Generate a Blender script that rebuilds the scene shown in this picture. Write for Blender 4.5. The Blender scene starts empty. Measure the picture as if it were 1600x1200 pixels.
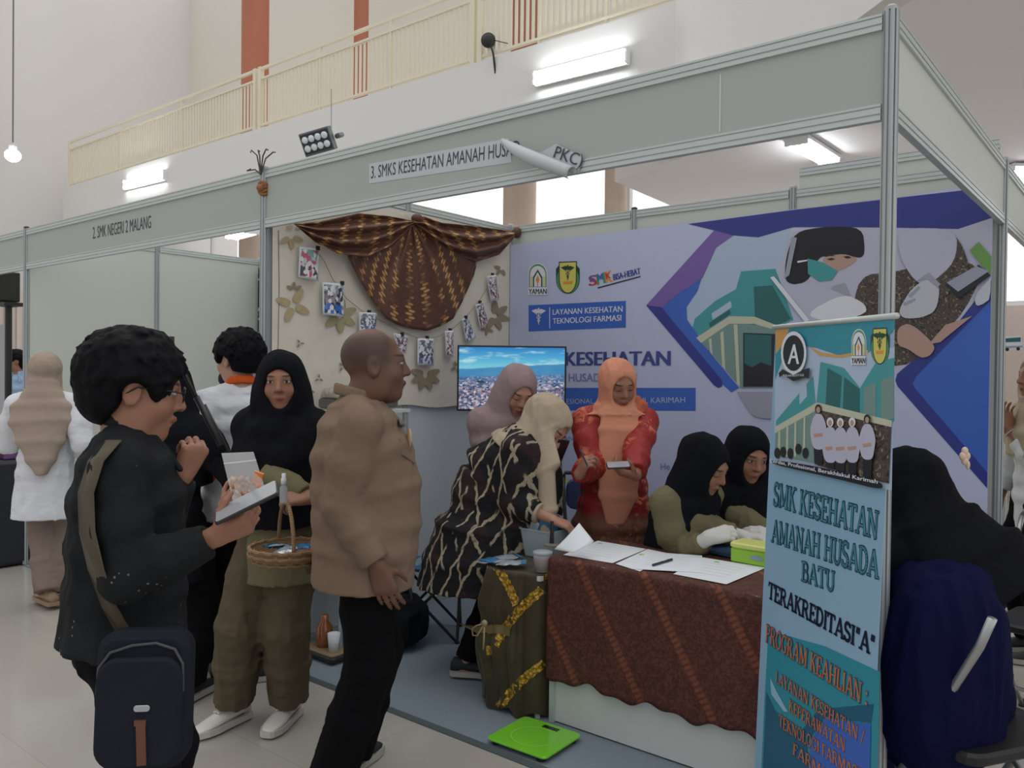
import bpy, bmesh, math, random
import numpy as np
from mathutils import Vector, Matrix, Euler

SC = bpy.context.scene
COL = SC.collection
PI = math.pi
R = math.radians
V = Vector

# ------------------------------------------------------------------ camera
CAM_LOC = V((3.6277, -2.4663, 1.4702))
CAM_YAW, CAM_PITCH, CAM_ROLL, CAM_F = 0.67783, -0.01278, 0.01169, 1276.1   # focal length in pixels of a 1600 px wide frame
_f = V((-math.sin(CAM_YAW) * math.cos(CAM_PITCH), math.cos(CAM_YAW) * math.cos(CAM_PITCH), math.sin(CAM_PITCH)))
_r = V((math.cos(CAM_YAW), math.sin(CAM_YAW), 0))
_u = _r.cross(_f)
CR = _r * math.cos(CAM_ROLL) + _u * math.sin(CAM_ROLL)
CU = -_r * math.sin(CAM_ROLL) + _u * math.cos(CAM_ROLL)
CF = _f
cam_data = bpy.data.cameras.new('camera')
cam_data.sensor_fit = 'HORIZONTAL'
cam_data.sensor_width = 36.0
cam_data.lens = 36.0 * CAM_F / 1600.0
cam_data.clip_end = 200
cam = bpy.data.objects.new('camera', cam_data)
COL.objects.link(cam)
_m = Matrix((CR, CU, -CF)).transposed().to_4x4()
_m.translation = CAM_LOC
cam.matrix_world = _m
SC.camera = cam

# ------------------------------------------------------------------ sky / daylight of the open hall
world = bpy.data.worlds.new('daylight')
SC.world = world
world.use_nodes = True
_nt = world.node_tree
_nt.nodes.clear()
_o = _nt.nodes.new('ShaderNodeOutputWorld')
_b = _nt.nodes.new('ShaderNodeBackground')
_tc = _nt.nodes.new('ShaderNodeTexCoord')
_dot = _nt.nodes.new('ShaderNodeVectorMath'); _dot.operation = 'DOT_PRODUCT'
_dot.inputs[1].default_value = (0.08, 0.48, 0.62)          # brightest high up over the windows behind the stands
_rmp = _nt.nodes.new('ShaderNodeValToRGB')
_rmp.color_ramp.elements[0].position = 0.0
_rmp.color_ramp.elements[0].color = (0.25, 0.255, 0.265, 1)
_rmp.color_ramp.elements[1].position = 1.0
_rmp.color_ramp.elements[1].color = (1.0, 0.985, 0.96, 1)
_e = _rmp.color_ramp.elements.new(0.45); _e.color = (0.41, 0.41, 0.415, 1)
_mr = _nt.nodes.new('ShaderNodeMapRange')
_mr.inputs['From Min'].default_value = -0.8
_mr.inputs['From Max'].default_value = 0.8
_nt.links.new(_tc.outputs['Generated'], _dot.inputs[0])
_nt.links.new(_dot.outputs['Value'], _mr.inputs['Value'])
_nt.links.new(_mr.outputs['Result'], _rmp.inputs['Fac'])
_nt.links.new(_rmp.outputs['Color'], _b.inputs['Color'])
_b.inputs['Strength'].default_value = 1.55
_nt.links.new(_b.outputs['Background'], _o.inputs['Surface'])

SC.view_settings.view_transform = 'Standard'
SC.view_settings.look = 'None'
SC.view_settings.exposure = 0.06
SC.view_settings.gamma = 1.0
SC.view_settings.use_curve_mapping = False
SC.cycles.max_bounces = 6
SC.cycles.transparent_max_bounces = 12

# ------------------------------------------------------------------ measuring: a line of sight meets a real plane
def ray(x, y):
    return CF + CR * ((x - 800) / CAM_F) - CU * ((y - 600) / CAM_F)
def on(x, y, axis, val):
    d = ray(x, y); t = (val - CAM_LOC[axis]) / d[axis]
    return CAM_LOC + d * t
def deep(x, y, t):
    return CAM_LOC + ray(x, y) * t

# ------------------------------------------------------------------ materials
class G:
    """A procedural material under construction."""
    def __init__(s, name):
        s.m = bpy.data.materials.new(name); s.m.use_nodes = True
        s.t = s.m.node_tree; s.b = s.t.nodes['Principled BSDF']
        s.tc = s.t.nodes.new('ShaderNodeTexCoord')
        s.obj = s.tc.outputs['Object']; s.gen = s.tc.outputs['Generated']
    def put(s, sock, v):
        if isinstance(v, bpy.types.NodeSocket): s.t.links.new(v, sock)
        elif v is not None:
            if hasattr(sock.default_value, '__len__'):
                n = len(sock.default_value)
                v = list(v) if hasattr(v, '__len__') else [v] * n
                if len(v) < n: v = v + [1.0]
                sock.default_value = v[:n]
            else: sock.default_value = v
    def math(s, op, a, b=None, c=None, clamp=False):
        n = s.t.nodes.new('ShaderNodeMath'); n.operation = op; n.use_clamp = clamp
        s.put(n.inputs[0], a)
        if b is not None: s.put(n.inputs[1], b)
        if c is not None: s.put(n.inputs[2], c)
        return n.outputs[0]
    def mix(s, f, a, b, mode='MIX'):
        n = s.t.nodes.new('ShaderNodeMix'); n.data_type = 'RGBA'; n.blend_type = mode
        s.put(n.inputs[0], f); s.put(n.inputs[6], a); s.put(n.inputs[7], b)
        return n.outputs[2]
    def noise(s, vec, scale, detail=3, rough=.5, dist=0, col=False):
        n = s.t.nodes.new('ShaderNodeTexNoise'); s.put(n.inputs['Vector'], vec)
        n.inputs['Scale'].default_value = scale; n.inputs['Detail'].default_value = detail
        n.inputs['Roughness'].default_value = rough; n.inputs['Distortion'].default_value = dist
        return n.outputs['Color' if col else 0]
    def vor(s, vec, scale, feature='F1', out='Distance', rnd=1.0, metric=None):
        n = s.t.nodes.new('ShaderNodeTexVoronoi'); n.feature = feature
        if metric: n.distance = metric
        s.put(n.inputs['Vector'], vec); n.inputs['Scale'].default_value = scale
        n.inputs['Randomness'].default_value = rnd
        return n.outputs[out]
    def wave(s, vec, scale, dist=0, detail=2, dscale=1, bands='X', prof='SIN', typ='BANDS'):
        n = s.t.nodes.new('ShaderNodeTexWave'); n.wave_type = typ; n.wave_profile = prof
        if typ == 'BANDS': n.bands_direction = bands
        s.put(n.inputs['Vector'], vec); n.inputs['Scale'].default_value = scale
        n.inputs['Distortion'].default_value = dist; n.inputs['Detail'].default_value = detail
        n.inputs['Detail Scale'].default_value = dscale
        return n.outputs['Fac']
    def map(s, vec, scale=(1, 1, 1), rot=(0, 0, 0), loc=(0, 0, 0)):
        n = s.t.nodes.new('ShaderNodeMapping'); s.put(n.inputs['Vector'], vec)
        n.inputs['Scale'].default_value = scale; n.inputs['Rotation'].default_value = rot; n.inputs['Location'].default_value = loc
        return n.outputs[0]
    def sep(s, vec):
        n = s.t.nodes.new('ShaderNodeSeparateXYZ'); s.put(n.inputs[0], vec); return n.outputs
    def comb(s, x, y, z):
        n = s.t.nodes.new('ShaderNodeCombineXYZ')
        s.put(n.inputs[0], x); s.put(n.inputs[1], y); s.put(n.inputs[2], z); return n.outputs[0]
    def ramp(s, f, stops, interp='LINEAR'):
        n = s.t.nodes.new('ShaderNodeValToRGB'); n.color_ramp.interpolation = interp
        s.put(n.inputs[0], f); el = n.color_ramp.elements
        while len(el) < len(stops): el.new(0.5)
        for e, (p, c) in zip(el, stops):
            e.position = p; e.color = (*c, 1) if hasattr(c, '__len__') else (c, c, c, 1)
        return n.outputs[0]
    def step(s, v, lo, hi):
        n = s.t.nodes.new('ShaderNodeMapRange'); n.interpolation_type = 'SMOOTHSTEP'
        s.put(n.inputs['Value'], v); s.put(n.inputs['From Min'], lo); s.put(n.inputs['From Max'], hi)
        return n.outputs[0]
    def attr(s, name):
        n = s.t.nodes.new('ShaderNodeAttribute'); n.attribute_name = name; return n.outputs['Vector']
    def done(s, col, rough=.6, metal=0, spec=.5, bump=None, bstr=.3, bdist=.01, alpha=None, trans=None, emit=None, estr=1, sheen=None, coat=None, ior=None):
        b = s.b
        s.put(b.inputs['Base Color'], col); s.put(b.inputs['Roughness'], rough); s.put(b.inputs['Metallic'], metal)
        s.put(b.inputs['Specular IOR Level'], spec)
        if bump is not None:
            n = s.t.nodes.new('ShaderNodeBump'); n.inputs['Strength'].default_value = bstr; n.inputs['Distance'].default_value = bdist
            s.put(n.inputs['Height'], bump); s.t.links.new(n.outputs[0], b.inputs['Normal'])
        if alpha is not None: s.put(b.inputs['Alpha'], alpha)
        if trans is not None: s.put(b.inputs['Transmission Weight'], trans)
        if ior is not None: s.put(b.inputs['IOR'], ior)
        if emit is not None:
            s.put(b.inputs['Emission Color'], emit); s.put(b.inputs['Emission Strength'], estr)
        if sheen is not None: s.put(b.inputs['Sheen Weight'], sheen)
        if coat is not None: s.put(b.inputs['Coat Weight'], coat)
        return s.m

def lin(r, g, b):
    """sRGB 0-255 to scene-linear."""
    f = lambda c: (c / 255) / 12.92 if c / 255 <= .04045 else ((c / 255 + .055) / 1.055) ** 2.4
    return (f(r), f(g), f(b))

_mats = {}
def plain(name, col, rough=.6, metal=0, spec=.5, var=.06, vscale=6, bump=None, bscale=60, **k):
    if name in _mats: return _mats[name]
    g = G(name)
    n = g.noise(g.obj, vscale, 4)
    c = g.mix(n, tuple(x * (1 - var) for x in col), tuple(min(1, x * (1 + var)) for x in col))
    h = g.noise(g.obj, bscale, 3) if bump else None
    _mats[name] = g.done(c, rough, metal, spec, bump=h, bstr=bump or .3, **k)
    return _mats[name]
def cloth(name, col, rough=.85, var=.12, weave=900, fold=True):
    """Woven cloth: a fine thread relief and a broader crumple."""
    if name in _mats: return _mats[name]
    g = G(name)
    n = g.noise(g.obj, 9, 4)
    c = g.mix(n, tuple(x * (1 - var) for x in col), tuple(min(1, x * (1 + var)) for x in col))
    h = g.math('ADD', g.math('MULTIPLY', g.noise(g.obj, 26, 3), 1.0), g.math('MULTIPLY', g.noise(g.obj, 320, 1), .12))
    _mats[name] = g.done(c, rough, 0, .08, bump=h, bstr=.35, bdist=.012)
    return _mats[name]

# ------------------------------------------------------------------ meshes
class MB:
    """Collects closed shapes that become ONE mesh object."""
    def __init__(s): s.v = []; s.f = []; s.mi = []; s.cur = 0
    def add(s, vs, fs):
        o = len(s.v); s.v += [V(p) for p in vs]
        for f in fs: s.f.append([i + o for i in f]); s.mi.append(s.cur)
        return s
    def slot(s, i): s.cur = i; return s
    def box(s, c, size, m=None):
        c = V(c); h = V(size) / 2
        vs = [V((x * h.x, y * h.y, z * h.z)) for x in (-1, 1) for y in (-1, 1) for z in (-1, 1)]
        if m is not None: vs = [m @ p for p in vs]
        return s.add([p + c for p in vs], [(0, 1, 3, 2), (4, 6, 7, 5), (0, 4, 5, 1), (2, 3, 7, 6), (0, 2, 6, 4), (1, 5, 7, 3)])
    def rbox(s, c, size, r, m=None, seg=3):
        """A box with rounded vertical edges and softened top and bottom."""
        hx, hy, hz = [a / 2 for a in size]; rings = []
        e = min(r * .5, hz * .5)
        for z, ins in ((-hz, e), (-hz + e, 0), (hz - e, 0), (hz, e)):
            ring = []
            for (sx, sy, a0) in ((1, 1, 0), (-1, 1, 90), (-1, -1, 180), (1, -1, 270)):
                for k in range(seg + 1):
                    a = R(a0 + 90 * k / seg)
                    ring.append(V((sx * (hx - r) + (r - ins) * math.cos(a), sy * (hy - r) + (r - ins) * math.sin(a), z)))
            rings.append(ring)
        if m is not None: rings = [[m @ p for p in q] for q in rings]
        return s.loft([[p + V(c) for p in q] for q in rings])
    def loft(s, rings, cap=True, closed=True):
        n = len(rings[0]); o = len(s.v); vs = [p for r in rings for p in r]; fs = []
        for i in range(len(rings) - 1):
            for j in range(n if closed else n - 1):
                k = (j + 1) % n
                fs.append((i * n + j, i * n + k, (i + 1) * n + k, (i + 1) * n + j))
        if cap:
            fs.append(tuple(range(n - 1, -1, -1))); fs.append(tuple((len(rings) - 1) * n + j for j in range(n)))
        return s.add(vs, fs)
    def tube(s, pts, rad, seg=10, cap=True):
        pts = [V(p) for p in pts]; n = len(pts)
        rad = list(rad) if hasattr(rad, '__len__') else [rad] * n
        t0 = (pts[1] - pts[0]).normalized()
        up = V((0, 0, 1)) if abs(t0.z) < .9 else V((0, 1, 0))
        x = t0.cross(up).normalized(); rings = []
        for i in range(n):
            t = (pts[min(i + 1, n - 1)] - pts[max(i - 1, 0)]).normalized()
            x = (x - t * x.dot(t)).normalized(); y = t.cross(x)
            rings.append([pts[i] + (x * math.cos(a) + y * math.sin(a)) * rad[i] for a in [2 * PI * j / seg for j in range(seg)]])
        return s.loft(rings, cap)
    def lathe(s, prof, c=(0, 0, 0), seg=20, m=None, cap=True):
        rings = [[V((r * math.cos(a), r * math.sin(a), z)) for a in [2 * PI * j / seg for j in range(seg)]] for r, z in prof]
        if m is not None: rings = [[m @ p for p in q] for q in rings]
        return s.loft([[p + V(c) for p in q] for q in rings], cap)
    def ball(s, c, r, m=None, nu=14, nv=8):
        r = V((r, r, r)) if not hasattr(r, '__len__') else V(r)
        prof = [(max(1e-4, math.sin(PI * k / nv)), -math.cos(PI * k / nv)) for k in range(nv + 1)]
        rings = [[V((q * math.cos(a) * r.x, q * math.sin(a) * r.y, z * r.z)) for a in [2 * PI * j / nu for j in range(nu)]] for q, z in prof]
        if m is not None: rings = [[m @ p for p in q] for q in rings]
        return s.loft([[p + V(c) for p in q] for q in rings])
    def prism(s, poly, depth):
        """poly: 3-D points in one plane, depth: offset vector."""
        d = V(depth); p = [V(q) for q in poly]; n = len(p)
        return s.add(p + [q + d for q in p], [tuple(range(n - 1, -1, -1)), tuple(range(n, 2 * n))] + [(i, (i + 1) % n, n + (i + 1) % n, n + i) for i in range(n)])
    def face(s, poly): return s.add(poly, [tuple(range(len(poly)))])
    def grid(s, fn, nu, nv):
        return s.add([fn(i / nu, j / nv) for i in range(nu + 1) for j in range(nv + 1)],
                     [(i * (nv + 1) + j, (i + 1) * (nv + 1) + j, (i + 1) * (nv + 1) + j + 1, i * (nv + 1) + j + 1) for i in range(nu) for j in range(nv)])
    def build(s, name, mats, parent=None, smooth=False, bevel=0, world=True, solid=0, fix=True):
        me = bpy.data.meshes.new(name)
        vs = s.v
        if parent is not None and world:
            inv = mw(parent).inverted(); vs = [inv @ p for p in vs]
        me.from_pydata([tuple(p) for p in vs], [], s.f)
        for m in (mats if isinstance(mats, (list, tuple)) else [mats]): me.materials.append(m)
        me.polygons.foreach_set('material_index', s.mi)
        if fix:
            bm = bmesh.new(); bm.from_mesh(me); bmesh.ops.recalc_face_normals(bm, faces=bm.faces); bm.to_mesh(me); bm.free()
        o = bpy.data.objects.new(name, me); COL.objects.link(o)
        if parent is not None: o.parent = parent
        if smooth: me.polygons.foreach_set('use_smooth', [True] * len(me.polygons)); me.update()
        if solid:
            md = o.modifiers.new('thickness', 'SOLIDIFY'); md.thickness = solid; md.offset = 0
        if bevel:
            md = o.modifiers.new('bevel', 'BEVEL'); md.width = bevel; md.segments = 2; md.limit_method = 'ANGLE'
        return o

def mw(o):
    m = o.matrix_basis.copy()
    while o.parent is not None:
        o = o.parent; m = o.matrix_basis @ m
    return m
def tag(o, label=None, cat=None, group=None, kind=None):
    if label: o['label'] = label
    if cat: o['category'] = cat
    if group: o['group'] = group
    if kind: o['kind'] = kind
    return o
def empty(name, loc, label, cat, group=None, rz=0, kind=None):
    o = bpy.data.objects.new(name, None); COL.objects.link(o)
    o.location = loc; o.rotation_euler = (0, 0, rz); o.empty_display_size = .1
    return tag(o, label, cat, group, kind)
def copy_tree(o, parent=None):
    c = o.copy(); COL.objects.link(c)
    if parent is not None: c.parent = parent
    for ch in [x for x in bpy.data.objects if x.parent == o]: copy_tree(ch, c)
    return c
def struct(o): o['kind'] = 'structure'; return o

def text_mesh(s):
    """Outline text as bare 2-D polygons: returns verts, faces (unit cap height, origin at the baseline's start)."""
    cu = bpy.data.curves.new('t', 'FONT'); cu.body = s; cu.size = 1; cu.resolution_u = 3
    o = bpy.data.objects.new('t', cu); COL.objects.link(o)
    dg = bpy.context.evaluated_depsgraph_get()
    me = bpy.data.meshes.new_from_object(o.evaluated_get(dg))
    vs = [v.co.copy() for v in me.vertices]; fs = [tuple(p.vertices) for p in me.polygons]
    bpy.data.objects.remove(o); bpy.data.curves.remove(cu); bpy.data.meshes.remove(me)
    return vs, fs
class Sheet:
    umax = 99
    """A flat printed surface: origin O, unit axis A along it, unit axis B up it, N towards the viewer."""
    def __init__(s, O, A, B):
        s.O = V(O); s.A = V(A).normalized(); s.B = V(B).normalized(); s.N = s.A.cross(s.B).normalized()
    def px(s, x, y):
        d = ray(x, y); t = (s.O - CAM_LOC).dot(s.N) / d.dot(s.N)
        p = CAM_LOC + d * t - s.O
        return (p.dot(s.A), p.dot(s.B))
    def pt(s, u, w, off=0): return s.O + s.A * u + s.B * w + s.N * off
    def poly(s, mb, pts, off, px=True):
        q = [s.px(*p) if px else p for p in pts]
        q = [(min(u, s.umax), w) for u, w in q]
        mb.face([s.pt(u, w, off) for u, w in q]); return mb
    def text(s, mb, body, p0, p1, cap, off, px=True, bold=0, glyphs=None):
        """body from p0 to p1 along its baseline; cap = pixel (or metre) cap height at p0."""
        a = V(s.px(*p0)) if px else V(p0); b = V(s.px(*p1)) if px else V(p1)
        h = (V(s.px(p0[0], p0[1] - cap)) - a).length if px else cap
        vs, fs = (glyphs or text_mesh)(body)
        x0 = min(v.x for v in vs); x1 = max(v.x for v in vs)
        capu = 0.729 if glyphs is None else 1.0
        d = (b - a); L = d.length; d = d / L; n = V((-d.y, d.x))
        for ox in ((0,) if not bold else (-bold, 0, bold)):
            q = []
            for v in vs:
                w = a + d * ((v.x - x0) / (x1 - x0) * L + ox * h) + n * (v.y / capu * h)
                q.append(s.pt(w.x, w.y, off + ox * .0004))
            mb.add(q, fs)
        return mb
# ================================================================== THE HALL
WALLW = plain('painted_wall', lin(224, 222, 221), .8, var=.02, vscale=.6)
SLABW = plain('slab_face_paint', lin(232, 231, 228), .8, var=.02, vscale=.5)
SOFFIT = plain('soffit_paint', lin(248, 245, 247), .85, var=.015, vscale=.5)
PINKC = plain('pale_column_paint', lin(226, 205, 190), .75, var=.03, vscale=2)
TERRA = plain('terracotta_paint', lin(178, 110, 84), .7, var=.05, vscale=3)
MAROON = plain('brown_column_paint', lin(150, 92, 72), .7, var=.05, vscale=3)
RAILC = plain('cream_rail_paint', lin(236, 228, 206), .5, var=.02)

def floor_mat():
    g = G('polished_tile')
    b = g.t.nodes.new('ShaderNodeTexBrick')
    g.put(b.inputs['Vector'], g.obj)
    b.offset = 0; b.inputs['Scale'].default_value = 1; b.inputs['Mortar Size'].default_value = .0015
    b.inputs['Brick Width'].default_value = .6; b.inputs['Row Height'].default_value = .6
    b.inputs['Color1'].default_value = (*lin(176, 172, 165), 1); b.inputs['Color2'].default_value = (*lin(172, 168, 161), 1)
    b.inputs['Mortar'].default_value = (*lin(156, 151, 144), 1)
    n = g.noise(g.obj, 3, 5)
    c = g.mix(.12, b.outputs['Color'], g.mix(n, lin(158, 152, 144), lin(192, 188, 180)))
    return g.done(c, g.math('MULTIPLY_ADD', n, .08, .09), spec=.5, bump=g.noise(g.obj, 1.5, 2), bstr=.015)
mb = MB(); mb.box((-6, -.5, -.05), (30, 23, .1))
struct(mb.build('floor', floor_mat()))

# far walls: the end wall to the side, the wall behind the gallery, the wall of windows under it
mb = MB(); mb.box((-17.6, -1, 6), (.2, 24, 12))
struct(mb.build('wall_end', WALLW))
mb = MB(); mb.box((-17.05, 4.2, 6), (.35, .35, 12))
struct(mb.build('trim_1', plain('wall_pilaster', lin(228, 225, 220), .8, var=.01)))
mb = MB(); mb.box((-5, 9.6, 8.9), (26, .2, 6.2))
struct(mb.build('wall_gallery', plain('gallery_wall_paint', lin(230, 225, 214), .8, var=.02, vscale=.5)))

# gallery slab: straight along the stands, then turning towards the viewer
edge = [(-16.75, 5.9), (-.82, 5.95), (2.0, 3.44), (6.2, -.3)]
mb = MB()
top, bot = 5.72, 4.0
back = [(6.2, 9.5), (-16.75, 9.5)]
poly = edge[:2] + [(-.82 + .2, 6.1), (-16.75, 6.1)]
mb.prism([V((x, y, bot)) for x, y in poly], (0, 0, top - bot))
poly = [(-.82, 5.95), (2.0, 3.44), (6.2, -.3), (6.3, -.15), (2.1, 3.6), (-.62, 6.1)]
mb.prism([V((x, y, bot)) for x, y in poly], (0, 0, top - bot))
struct(mb.build('wall_balcony', SLABW))
mb = MB()
poly = [(-.62, 6.1), (2.1, 3.6), (6.3, -.15), (9, -.15), (9, 9.5), (-2.3, 9.5), (-2.1, 6.75)]
mb.prism([V((x, y, bot + .01)) for x, y in poly], (0, 0, .2))
struct(mb.build('ceiling_soffit', SOFFIT))
mb = MB(); mb.prism([V((x, y, 5.6)) for x, y in [(-16.75, 6.1), (9, 6.1), (9, 9.5), (-16.75, 9.5)]], (0, 0, .1))
struct(mb.build('floor_gallery', SLABW))

# windows of the lower wall: sill wall, panes between the columns
mb = MB(); mb.box((-4, 9.6, 1.2), (26, .2, 2.4)); mb.box((-4, 9.6, 5.7), (26, .2, .4))
struct(mb.build('wall_window_side', plain('window_wall_paint', lin(222, 205, 196), .8, var=.02)))
mb = MB(); mb.box((9, 4.8, .5), (.2, 9.7, 1))
struct(mb.build('wall_far_side', WALLW))
frame_m = plain('window_frame_paint', lin(240, 240, 240), .4, var=.01)
gg = G('window_glass'); glass_m = gg.done((1, 1, 1), .02, trans=1.0, ior=1.02, spec=.2)
_ed = [-16.5, -11.2, on(396, 300, 1, 9.6).x, on(812, 300, 1, 9.6).x, on(962, 300, 1, 9.6).x + .25, 6.5]
for i in range(5):
    x0 = _ed[i]; w_ = _ed[i + 1] - x0; xm = x0 + w_ / 2
    w = MB(); w.box((xm, 9.6, 2.43), (w_, .1, .06)); w.box((xm, 9.6, 5.5), (w_, .1, .06))
    w.box((x0 + .03, 9.6, 3.95), (.06, .1, 3.1)); w.box((x0 + w_ - .03, 9.6, 3.95), (.06, .1, 3.1))
    fr = struct(w.build('window_%d' % (i + 1), frame_m))
    p = MB(); p.box((xm, 9.6, 3.95), (w_ - .1, .008, 3.05)); p.build('pane', glass_m, fr)

def column(name, x, y, r, z0, z1, m, label, flare=False, group=None):
    mb = MB()
    prof = [(r * 1.12, z0), (r * 1.12, z0 + .12), (r, z0 + .16), (r, z1 - (.35 if flare else .1))]
    prof += [(r * 1.25, z1 - .16), (r * 1.6, z1 - .05), (r * 1.7, z1)] if flare else [(r * 1.1, z1)]
    mb.lathe(prof, (x, y, 0), 28)
    o = mb.build(name, m, smooth=False)
    for p in o.data.polygons: p.use_smooth = len(p.vertices) == 4
    return tag(o, label, 'column', group, 'thing')
# gallery columns
def col_at(px, dep, z): 
    p = deep(px, 300, dep) if dep else on(px, 310, 1, 8.0); return p.x, p.y
x, y = col_at(397, 15.4, 0); column('gallery_column', x, y, .25, 5.7, 12, TERRA, 'thick terracotta column standing on the gallery behind the cream railing', group='gallery columns')
x, y = col_at(562, 15.2, 0); column('gallery_column', x, y, .135, 5.7, 12, TERRA, 'thin terracotta column on the gallery, between the thick one and the dark brown one', group='gallery columns')
x, y = col_at(818, 12.6, 0); column('gallery_column', x, y, .22, 5.7, 12, MAROON, 'dark brown column on the gallery, seen through the railing bars near the fan', group='gallery columns')
# ground floor columns against the windows
x, y = col_at(812, 0, 0); column('ground_column', x, y, .27, 0, 5.6, PINKC, 'wide pale pink column before the bright windows, above the batik swag end', group='ground floor columns')
x, y = col_at(962, 0, 0); column('ground_column', x, y, .165, 0, 4.95, PINKC, 'slim pale pink column with flared capital before the bright windows', True, group='ground floor columns')
x, y = col_at(396, 0, 0); column('ground_column', x, y, .3, 0, 5.6, PINKC, 'pale pink column seen through the gap above the neighbouring booth', group='ground floor columns')

# gallery railing in three lengths, each with its own slats
def railing(x0, x1, y0, y1, n, label):
    e = empty('balcony_railing', ((x0 + x1) / 2, (y0 + y1) / 2, top), label, 'railing', 'gallery railings')
    a = V((x0, y0, top)); b = V((x1, y1, top)); d = b - a; ang = math.atan2(d.y, d.x); M3 = Matrix.Rotation(ang, 3, 'Z'); L = d.length; c = (a + b) / 2
    for nm, z, t in (('top_rail', 1.06, .05), ('middle_rail', .88, .035), ('bottom_rail', .07, .035)):
        q = MB(); q.box(c + V((0, 0, z)), (L, .05, t), M3); q.build(nm, RAILC, e)
    for p in (a + d * .004, b - d * .004):
        q = MB(); q.box(p + V((0, 0, .54)), (.08, .08, 1.1), M3); q.build('post', RAILC, e)
    for k in (1, 2):
        q = MB(); q.box(a + d * (k / 3) + V((0, 0, .54)), (.04, .04, 1.06), M3); q.build('post', RAILC, e)
    s = None
    for k in range(n):
        p = a + d * ((k + .7) / (n + .4)) + V((0, 0, .47))
        if s is None:
            q = MB(); q.box((0, 0, 0), (.045, .016, .82), M3); s = q.build('slat', RAILC, e, world=False); me = s.data; o = s
        else:
            o = s.copy(); COL.objects.link(o); o.parent = e
        o.location = p - V(e.location)
railing(-16.6, -9.05, 5.98, 5.98, 74, 'cream slatted gallery railing running from its end post to the double post')
railing(-8.95, -3.9, 5.98, 5.98, 52, 'cream slatted gallery railing in front of the terracotta columns')
railing(-3.8, -.75, 5.98, 5.98, 32, 'cream slatted gallery railing beside the small black fan')

# ------------------------------------------------------------------ hall lamps
gE = G('lit_tube'); TUBE = gE.done((1, 1, 1), .4, emit=(.93, .98, 1.0), estr=24)
LAMPB = plain('lamp_housing', lin(235, 238, 240), .4, var=.01)
def tube_lamp(p0, p1, out, label, w=.24):
    p0 = V(p0); p1 = V(p1); d = p1 - p0; c = (p0 + p1) / 2; out = V(out)
    e = empty('ceiling_lamp', c, label, 'lamp', 'lit tube lamps')
    up = d.normalized().cross(out)
    M3 = Matrix((d.normalized(), up, out)).transposed()
    q = MB(); q.box(c + out * .02, (d.length, w, .04), M3); q.build('housing', LAMPB, e, bevel=.006)
    for s in (-1, 1):
        q = MB(); q.tube([p0 + d * .02 + out * .065 + up * s * w * .24, p1 - d * .02 + out * .065 + up * s * w * .24], .032, 12); q.build('tube', TUBE, e, smooth=True)
    for t in (0.008, .992):
        q = MB(); q.box(p0 + d * t + out * .06, (.03, w * .9, .06), M3); q.build('end_cap', LAMPB, e)
def face_pt(px, py, off=.0): return on(px, py, 1, 5.92 - off)
tube_lamp(face_pt(838, 125), face_pt(985, 88), (0, -1, 0), 'bright tube lamp on the balcony face above the long fascia board', .2)
tube_lamp(face_pt(198, 290), face_pt(262, 274), (0, -1, 0), 'bright tube lamp on the balcony face above the neighbouring booth', .22)
tube_lamp(on(1244, 213, 2, 4.0), on(1296, 245, 2, 4.0), (0, 0, -1), 'tube lamp under the soffit seen between fascia and back wall', .27)
a = on(1572, 259, 2, 3.99); tube_lamp(a, a + V((.55, .5, 0)), (0, 0, -1), 'tube lamp on the ceiling beyond the far booth corner', .3)
a = on(362, 366, 2, 3.9); tube_lamp(a, a + V((.8, -.12, 0)), (0, 0, -1), 'small lit lamp glimpsed over the neighbouring booth partition', .3)

# pendant globe at the far end
p = deep(20, 243, 11.0)
e = empty('pendant_lamp', p, 'glowing white pendant bulb hanging on a long cord', 'lamp')
q = MB(); q.ball(p, (.1, .1, .085)); q.build('bulb', TUBE, e, smooth=True)
q = MB(); q.lathe([(.045, .07), (.05, .13), (.02, .17)], p, 14); q.build('socket', plain('lamp_socket', lin(190, 190, 190), .5), e)
q = MB(); q.tube([p + V((0, 0, .16)), p + V((0, 0, 5.5))], .01, 6); q.build('cord', plain('grey_cord', lin(120, 118, 115), .7), e)

# floodlight on a bracket
FL = deep(497, 221, 9.6)
e = empty('flood_light', FL, 'grey eight lens floodlight hung on a rod below the gallery', 'floodlight')
lx = (CR * .93 + CU * .16 - CF * .30).normalized(); _n = -CF * .86 - CU * .38 - CR * .28; ln = (_n - lx * _n.dot(lx)).normalized(); lu = ln.cross(lx)
M3 = Matrix((lx, lu, ln)).transposed()
DARKG = plain('floodlight_grey', lin(112, 116, 120), .45, .3)
q = MB(); q.box(FL, (.40, .27, .09), M3); q.build('housing', DARKG, e, bevel=.012)
for i in range(6):
    q = MB() if i == 0 else q
    q.box(FL - ln * .075 + lx * (-.15 + .06 * i), (.012, .22, .07), M3)
q.build('cooling_fins', DARKG, e)
q = MB(); q.box(FL + ln * .047, (.36, .225, .01), M3); q.build('face_plate', plain('floodlight_face', lin(50, 54, 58), .4), e)
LENS = plain('floodlight_lens', lin(225, 232, 236), .15, spec=.8, var=.02)
for i in range(4):
    for j in range(2):
        q = MB(); q.lathe([(.040, 0), (.040, .012), (.026, .022), (.001, .025)], FL + ln * .05 + lx * (-.129 + .086 * i) + lu * (-.05 + .1 * j), 14, M3); q.build('lens', LENS, e, smooth=True)
q = MB(); q.tube([FL - ln * .1 + lx * .2, FL + lx * .29 - ln * .06, FL + lx * .27 - ln * .0], .03, 8); q.build('bracket', DARKG, e)
q = MB(); q.tube([FL + lx * .12 - ln * .12, V((FL.x + .11, FL.y + .1, FL.z + .62))], .006, 6); q.build('rod', plain('steel_rod', lin(170, 170, 168), .4, .6), e)

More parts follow.
